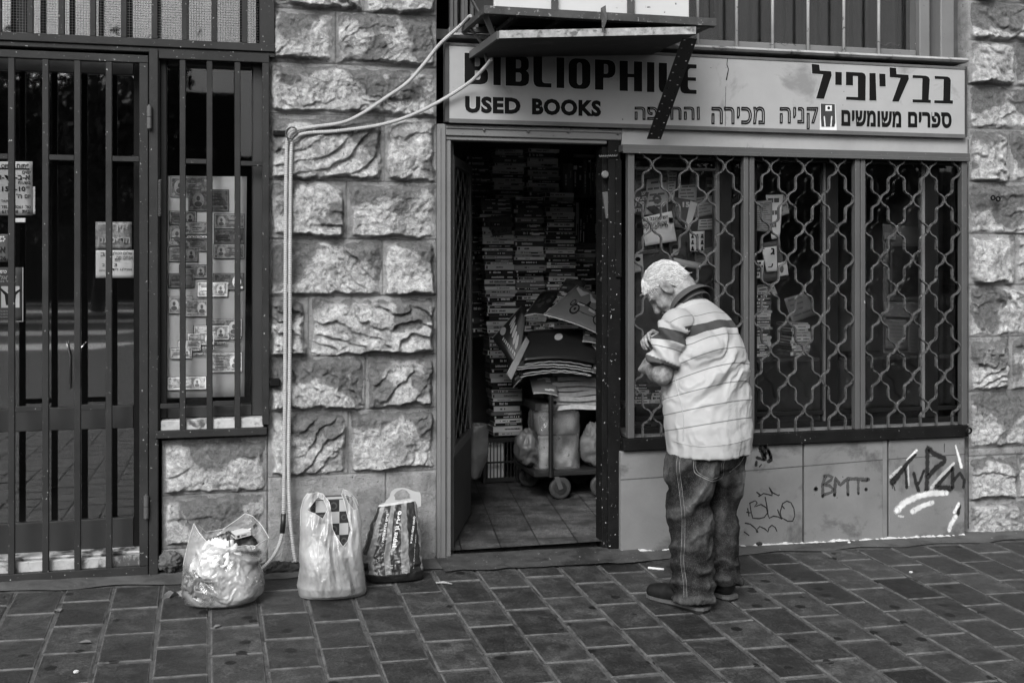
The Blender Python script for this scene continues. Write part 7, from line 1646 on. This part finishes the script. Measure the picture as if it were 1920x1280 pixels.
torso_q = ((np.abs(V[:, 0] - np.interp(V[:, 2], [.7, 1.1, 1.32, 1.42], [.075, .105, .13, .17])) / np.interp(V[:, 2], [.7, 1.1, 1.22, 1.32, 1.42], [.175, .184, .168, .148, .10])) ** 2.25 + (np.abs(V[:, 1]) / np.interp(V[:, 2], [.7, 1.1, 1.22, 1.32, 1.38, 1.42], [.22, .212, .208, .195, .165, .115])) ** 2.25)
sleeveL = (V[:, 1] > .12) & (dL < .096) & (tL > .05) & (torso_q > 1.10); sleeveR = (V[:, 1] < -.12) & (dR < .096) & (tR > .05) & (torso_q > 1.10)
tl_, tr2 = (V - SL1) @ axl, (V - SR1) @ axr
# folds
z = V[:, 2]; P = V; warp = fbm(P * 5, 3)
pull = np.exp(-(((P - np.array([-.03, .16, 1.16])) / np.array([.2, .16, .14])) ** 2).sum(1))
n1 = P[:, 2] + .75 * P[:, 1] * (P[:, 0] < .2); al = P[:, 2] * -.6 + P[:, 1]
D1 = np.stack([n1 * 9.5 + 1.6 * warp, al * 2.2, P[:, 0] * 2], 1); mid = np.exp(-((P[:, 2] - 1.10) / .17) ** 2)
ang = np.arctan2(P[:, 1], P[:, 0] - .09); D2 = np.stack([ang * 1.9 + .9 * warp, P[:, 2] * 2.4, 0 * z + 3.], 1)
fold = .022 * mid * (ridged(D1, 2) - .55) + .016 * pull * np.sin((P[:, 2] * 44 + P[:, 1] * 30) + 3 * warp) + .015 * sstep(1.02, .78, z) * (ridged(D2, 2) - .55) + .008 * (fbm(P * 4.5 + 3, 3)) + .0035 * (ridged(P * np.array([8, 8, 10]) + 5, 3) - .5)
fold = fold + .006 * np.exp(-((P[:, 2] - 1.30) / .06) ** 2) * np.sin(P[:, 1] * 60 + 4 * warp)
slv = np.where(sleeveL, np.sin(tL * 15 + P[:, 0] * 24 + 5 * warp), np.where(sleeveR, np.sin(tR * 15 + 5 * warp), 0)); fold = np.where(sleeveL | sleeveR, .011 * slv + .010 * (ridged(P * 8 + 2, 3) - .5), fold * sstep(1.46, 1.36, z))
crs = np.exp(-((torso_q - 1.10) / .10) ** 2) * (dL < .12) * (V[:, 1] > .1)
fold = fold - .006 * crs
V = V + N * fold[:, None]
# stripe coordinate: distance below the collar along the leaning back; along the arm on the sleeves
tilt = .17 * (1 - sstep(.75, 1.25, z)) * 0 + np.interp(z, [.7, 1.0, 1.25, 1.45], [.15, .32, .62, .72])
sv_t = (1.458 - P[:, 2]) + tilt * (.0 - (P[:, 0] - .10)) * -1.0
sv_t = (1.458 - P[:, 2]) - tilt * (P[:, 0] - .02) * -1.0 if False else (1.458 - (P[:, 2] + tilt * (P[:, 0] - .0)))
sv_l = .137 + (tL - .42) * .20 - .16 * (P[:, 0] - .14); sv_r = .115 + (tR - .42) * .20
sv = np.where(sleeveL, sv_l, np.where(sleeveR, sv_r, sv_t)); is_sl = (sleeveL | sleeveR).astype(float)
cuff = np.maximum(np.where(sleeveL, sstep(-.014, -.011, tl_), 0), np.where(sleeveR, sstep(-.014, -.011, tr2), 0))
def shirt_material():
    T = NT('striped_polo_jersey'); vec = T.coords(); a = T.n('ShaderNodeAttribute', attribute_name='stripe').outputs['Fac']; cf = T.n('ShaderNodeAttribute', attribute_name='cuff').outputs['Fac']; sl_ = T.n('ShaderNodeAttribute', attribute_name='sleeve').outputs['Fac']
    col = T.ramp(T.noise(vec, 4, 4, .6), [(.3, .29), (.7, .36)])
    lines = None
    for c in (.040, .185, .264, .338, .421, .505, .586):
        d = T.math('ABSOLUTE', T.math('SUBTRACT', a, c)); m = T.ramp(d, [(.0022, 1), (.0034, 0)]); lines = m if lines is None else T.math('MAXIMUM', lines, m)
    lw_ = T.math('MULTIPLY', lines, .92)
    band = T.math('MULTIPLY', T.math('GREATER_THAN', a, .098), T.math('LESS_THAN', a, .150))
    col = T.mix(T.math('MULTIPLY', T.math('GREATER_THAN', a, -.05), T.math('LESS_THAN', a, .098)), col, T.ramp(T.noise(vec, 4, 4, .6), [(.3, .25), (.7, .31)]))
    col = T.mix(lw_, col, .035); col = T.mix(band, col, .038); col = T.mix(cf, col, .05)
    kn = T.n('ShaderNodeTexWave'); kn.inputs['Scale'].default_value = 190; T.l(vec, kn.inputs['Vector'])
    T.bsdf(col, .8, 0, .25, T.math('ADD', T.math('MULTIPLY', kn.outputs['Fac'], .5), T.noise(vec, 14, 4, .6)), .25, .004); return T.m
shirt = man_part('polo_shirt', V, Q, shirt_material(), dict(stripe=sv, cuff=cuff, sleeve=is_sl)); shirt.modifiers.new('cloth', 'SOLIDIFY').thickness = .004; shirt.modifiers['cloth'].offset = -1
sbv = BVHTree.FromPolygons([Vector(v) for v in V], [tuple(int(i) for i in q) for q in Q])
# collar: a folded band standing round the neck
mb = MB(); nb0, nb1 = np.array([.165, 0, 1.405]), np.array([.235, .005, 1.468])
axn = (nb1 - nb0) / np.linalg.norm(nb1 - nb0); e1 = np.array([0, 1., 0]); e2 = np.cross(axn, e1)
def colf(u, v):
    t = 2 * math.pi * u; prof_ = [(0, .098), (.35, .094), (.62, .092), (.72, .099), (.80, .108), (1, .128)]
    hgt = [.0, .03, .052, .054, .045, .012]; r_ = np.interp(v, [p[0] for p in prof_], [p[1] for p in prof_]); h_ = np.interp(v, [p[0] for p in prof_], hgt)
    c, s_ = math.cos(t), math.sin(t); p = nb0 + axn * (h_ + .012) + r_ * (e1 * c * .98 + e2 * s_ * .92); return p
mb.grid(colf, 64, 16, closed_u=True); me = mb.mesh('collar', M('collar_knit', .05, .85, .15, 10, .4, 160)); o = bpy.data.objects.new('collar', me); COL.objects.link(o); o.parent = shirt
for p in me.polygons: p.use_smooth = True
o.modifiers.new('cloth', 'SOLIDIFY').thickness = .003
def surf_tube(name, pts_px, bvh, r, mat, parent, off=.0012, n=8):
    """a seam laid on a garment along measured points"""
    Rm = Matrix.Rotation(R(116.1), 4, 'Z').to_3x3().inverted(); org = Rm @ (camo.location - Vector((MO[0], MO[1], MZ))); out = []
    P = smooth_path([(x, y, 0) for x, y in pts_px], n)
    for p in P:
        d = Rm @ (at(p.x, p.y, 0) - camo.location).normalized(); h = bvh.ray_cast(org, d)
        if h[0] is not None and (not out or (h[0] - out[-1]).length < .06): out.append(h[0] + h[1] * off)
    if len(out) < 3: return
    o = bpy.data.objects.new(name, MB().tube(out, r, 5).mesh(name, mat)); COL.objects.link(o); o.parent = parent
SEAM = M('denim_seam', .03, .8, .4, 60); STI = M('stitching', .14, .8, .5, 90)
kj = 300 / 1011.
def jp(*p): return [(1160 + x * kj, 800 + y * kj) for x, y in p]
surf_tube('side_seam', jp((392, 140), (375, 250), (392, 400), (408, 560), (408, 720), (402, 850), (418, 980), (422, 1080)), jb, .0032, SEAM, jeans)
for dx in (-9, 10): surf_tube('stitching', jp((392 + dx, 140), (375 + dx, 250), (392 + dx, 400), (408 + dx, 560), (408 + dx, 720), (402 + dx, 850), (418 + dx, 980), (422 + dx, 1075)), jb, .0012, STI, jeans)
for r_, mt, k in ((.0022, STI, 0), (.0012, STI, 12)):
    surf_tube('pocket_stitching', jp((478 + k, 150), (474 + k, 220), (480 + k, 285 - k), (530, 318 - k), (590, 345 - k)), jb, r_, mt, jeans); surf_tube('pocket_stitching', jp((590, 345 - k), (640 - k, 328 - k), (662 - k, 300), (660 - k, 240), (685 - k, 190), (715 - k, 150)), jb, r_, mt, jeans)
surf_tube('pocket_stitching', jp((485, 172), (560, 190), (590, 212), (630, 190), (690, 180)), jb, .0012, STI, jeans)
surf_tube('pocket_stitching', jp((800, 140), (790, 190), (760, 235), (700, 285)), jb, .002, STI, jeans)
ks = 300 / 960.
surf_tube('hem_seam', [(1160 + x * ks, 460 + y * ks) for x, y in ((330, 1172), (420, 1196), (520, 1205), (650, 1192), (760, 1165), (842, 1130))], sbv, .0016, M('hem_thread', .30, .8), shirt)
surf_tube('side_seam', [(1160 + x * ks, 460 + y * ks) for x, y in ((330, 760), (350, 850), (372, 940), (390, 1040), (388, 1170))], sbv, .0018, M('hem_thread', .30, .8), shirt)

# shoes
LEA = M('shoe_leather', .007, .5, .3, 14, .3, 60, spec=.25); SOL = M('shoe_sole', .06, .6, .3, 10, .2, 40)
for sd, a0, yaw_ in ((1, 0.0, .10), (-1, .034, -.08)):
    f = Field((-.06, -.09, .02), (.40, .09, .17), .0052)
    f.cone((.05, 0, .065), (.11, 0, .072), .046, .046, .02); f.cone((.10, 0, .066), (.27, .0, .045), .046, .036, .02); f.cone((.24, -.006, .045), (.30, .004, .043), .044, .036, .02); f.cone((.07, 0, .07), (.085, 0, .125), .046, .048, .015)
    V, Q = f.surface(1); V = V + vnormals(V, Q) * (.0025 * fbm(V * 28, 3))[:, None]; cz_, sz_ = math.cos(yaw_), math.sin(yaw_)
    def place(V): V = np.asarray(V, float); return np.stack([a0 + V[:, 0] * cz_ - V[:, 1] * sz_, sd * .118 + V[:, 0] * sz_ + V[:, 1] * cz_, V[:, 2]], 1)
    sho = man_part('shoe', place(V), Q, LEA)
    outl = [(-.004, 0), (.0, -.03), (.03, -.048), (.10, -.046), (.17, -.044), (.24, -.054), (.29, -.050), (.325, -.03), (.337, 0), (.325, .028), (.29, .044), (.24, .048), (.17, .040), (.10, .044), (.03, .047), (.0, .03)]
    for nm, z0, z1, g_, mt in (('sole', .0, .013, 1.0, LEA), ('midsole', .0132, .027, 1.03, SOL)):
        vs = [(.165 + (x - .165) * g_ , y * g_, z) for z in (z0, z1) for x, y in outl]; n = len(outl); me = bpy.data.meshes.new(nm); me.from_pydata([tuple(p) for p in place(vs)], [], [tuple(reversed(range(n))), tuple(range(n, 2 * n))] + [(i, (i + 1) % n, n + (i + 1) % n, n + i) for i in range(n)])
        me.materials.append(mt); o = bpy.data.objects.new(nm, me); COL.objects.link(o); o.parent = sho
    mb = MB()
    for k in range(4): x = .16 + .022 * k; mb.tube([place([(x, -.03, .085 - .011 * k)])[0], place([(x + .004, 0, .104 - .013 * k)])[0], place([(x, .03, .085 - .011 * k)])[0]], .003, 5)
    o = bpy.data.objects.new('laces', mb.mesh('laces', M('lace', .03, .8))); COL.objects.link(o); o.parent = sho
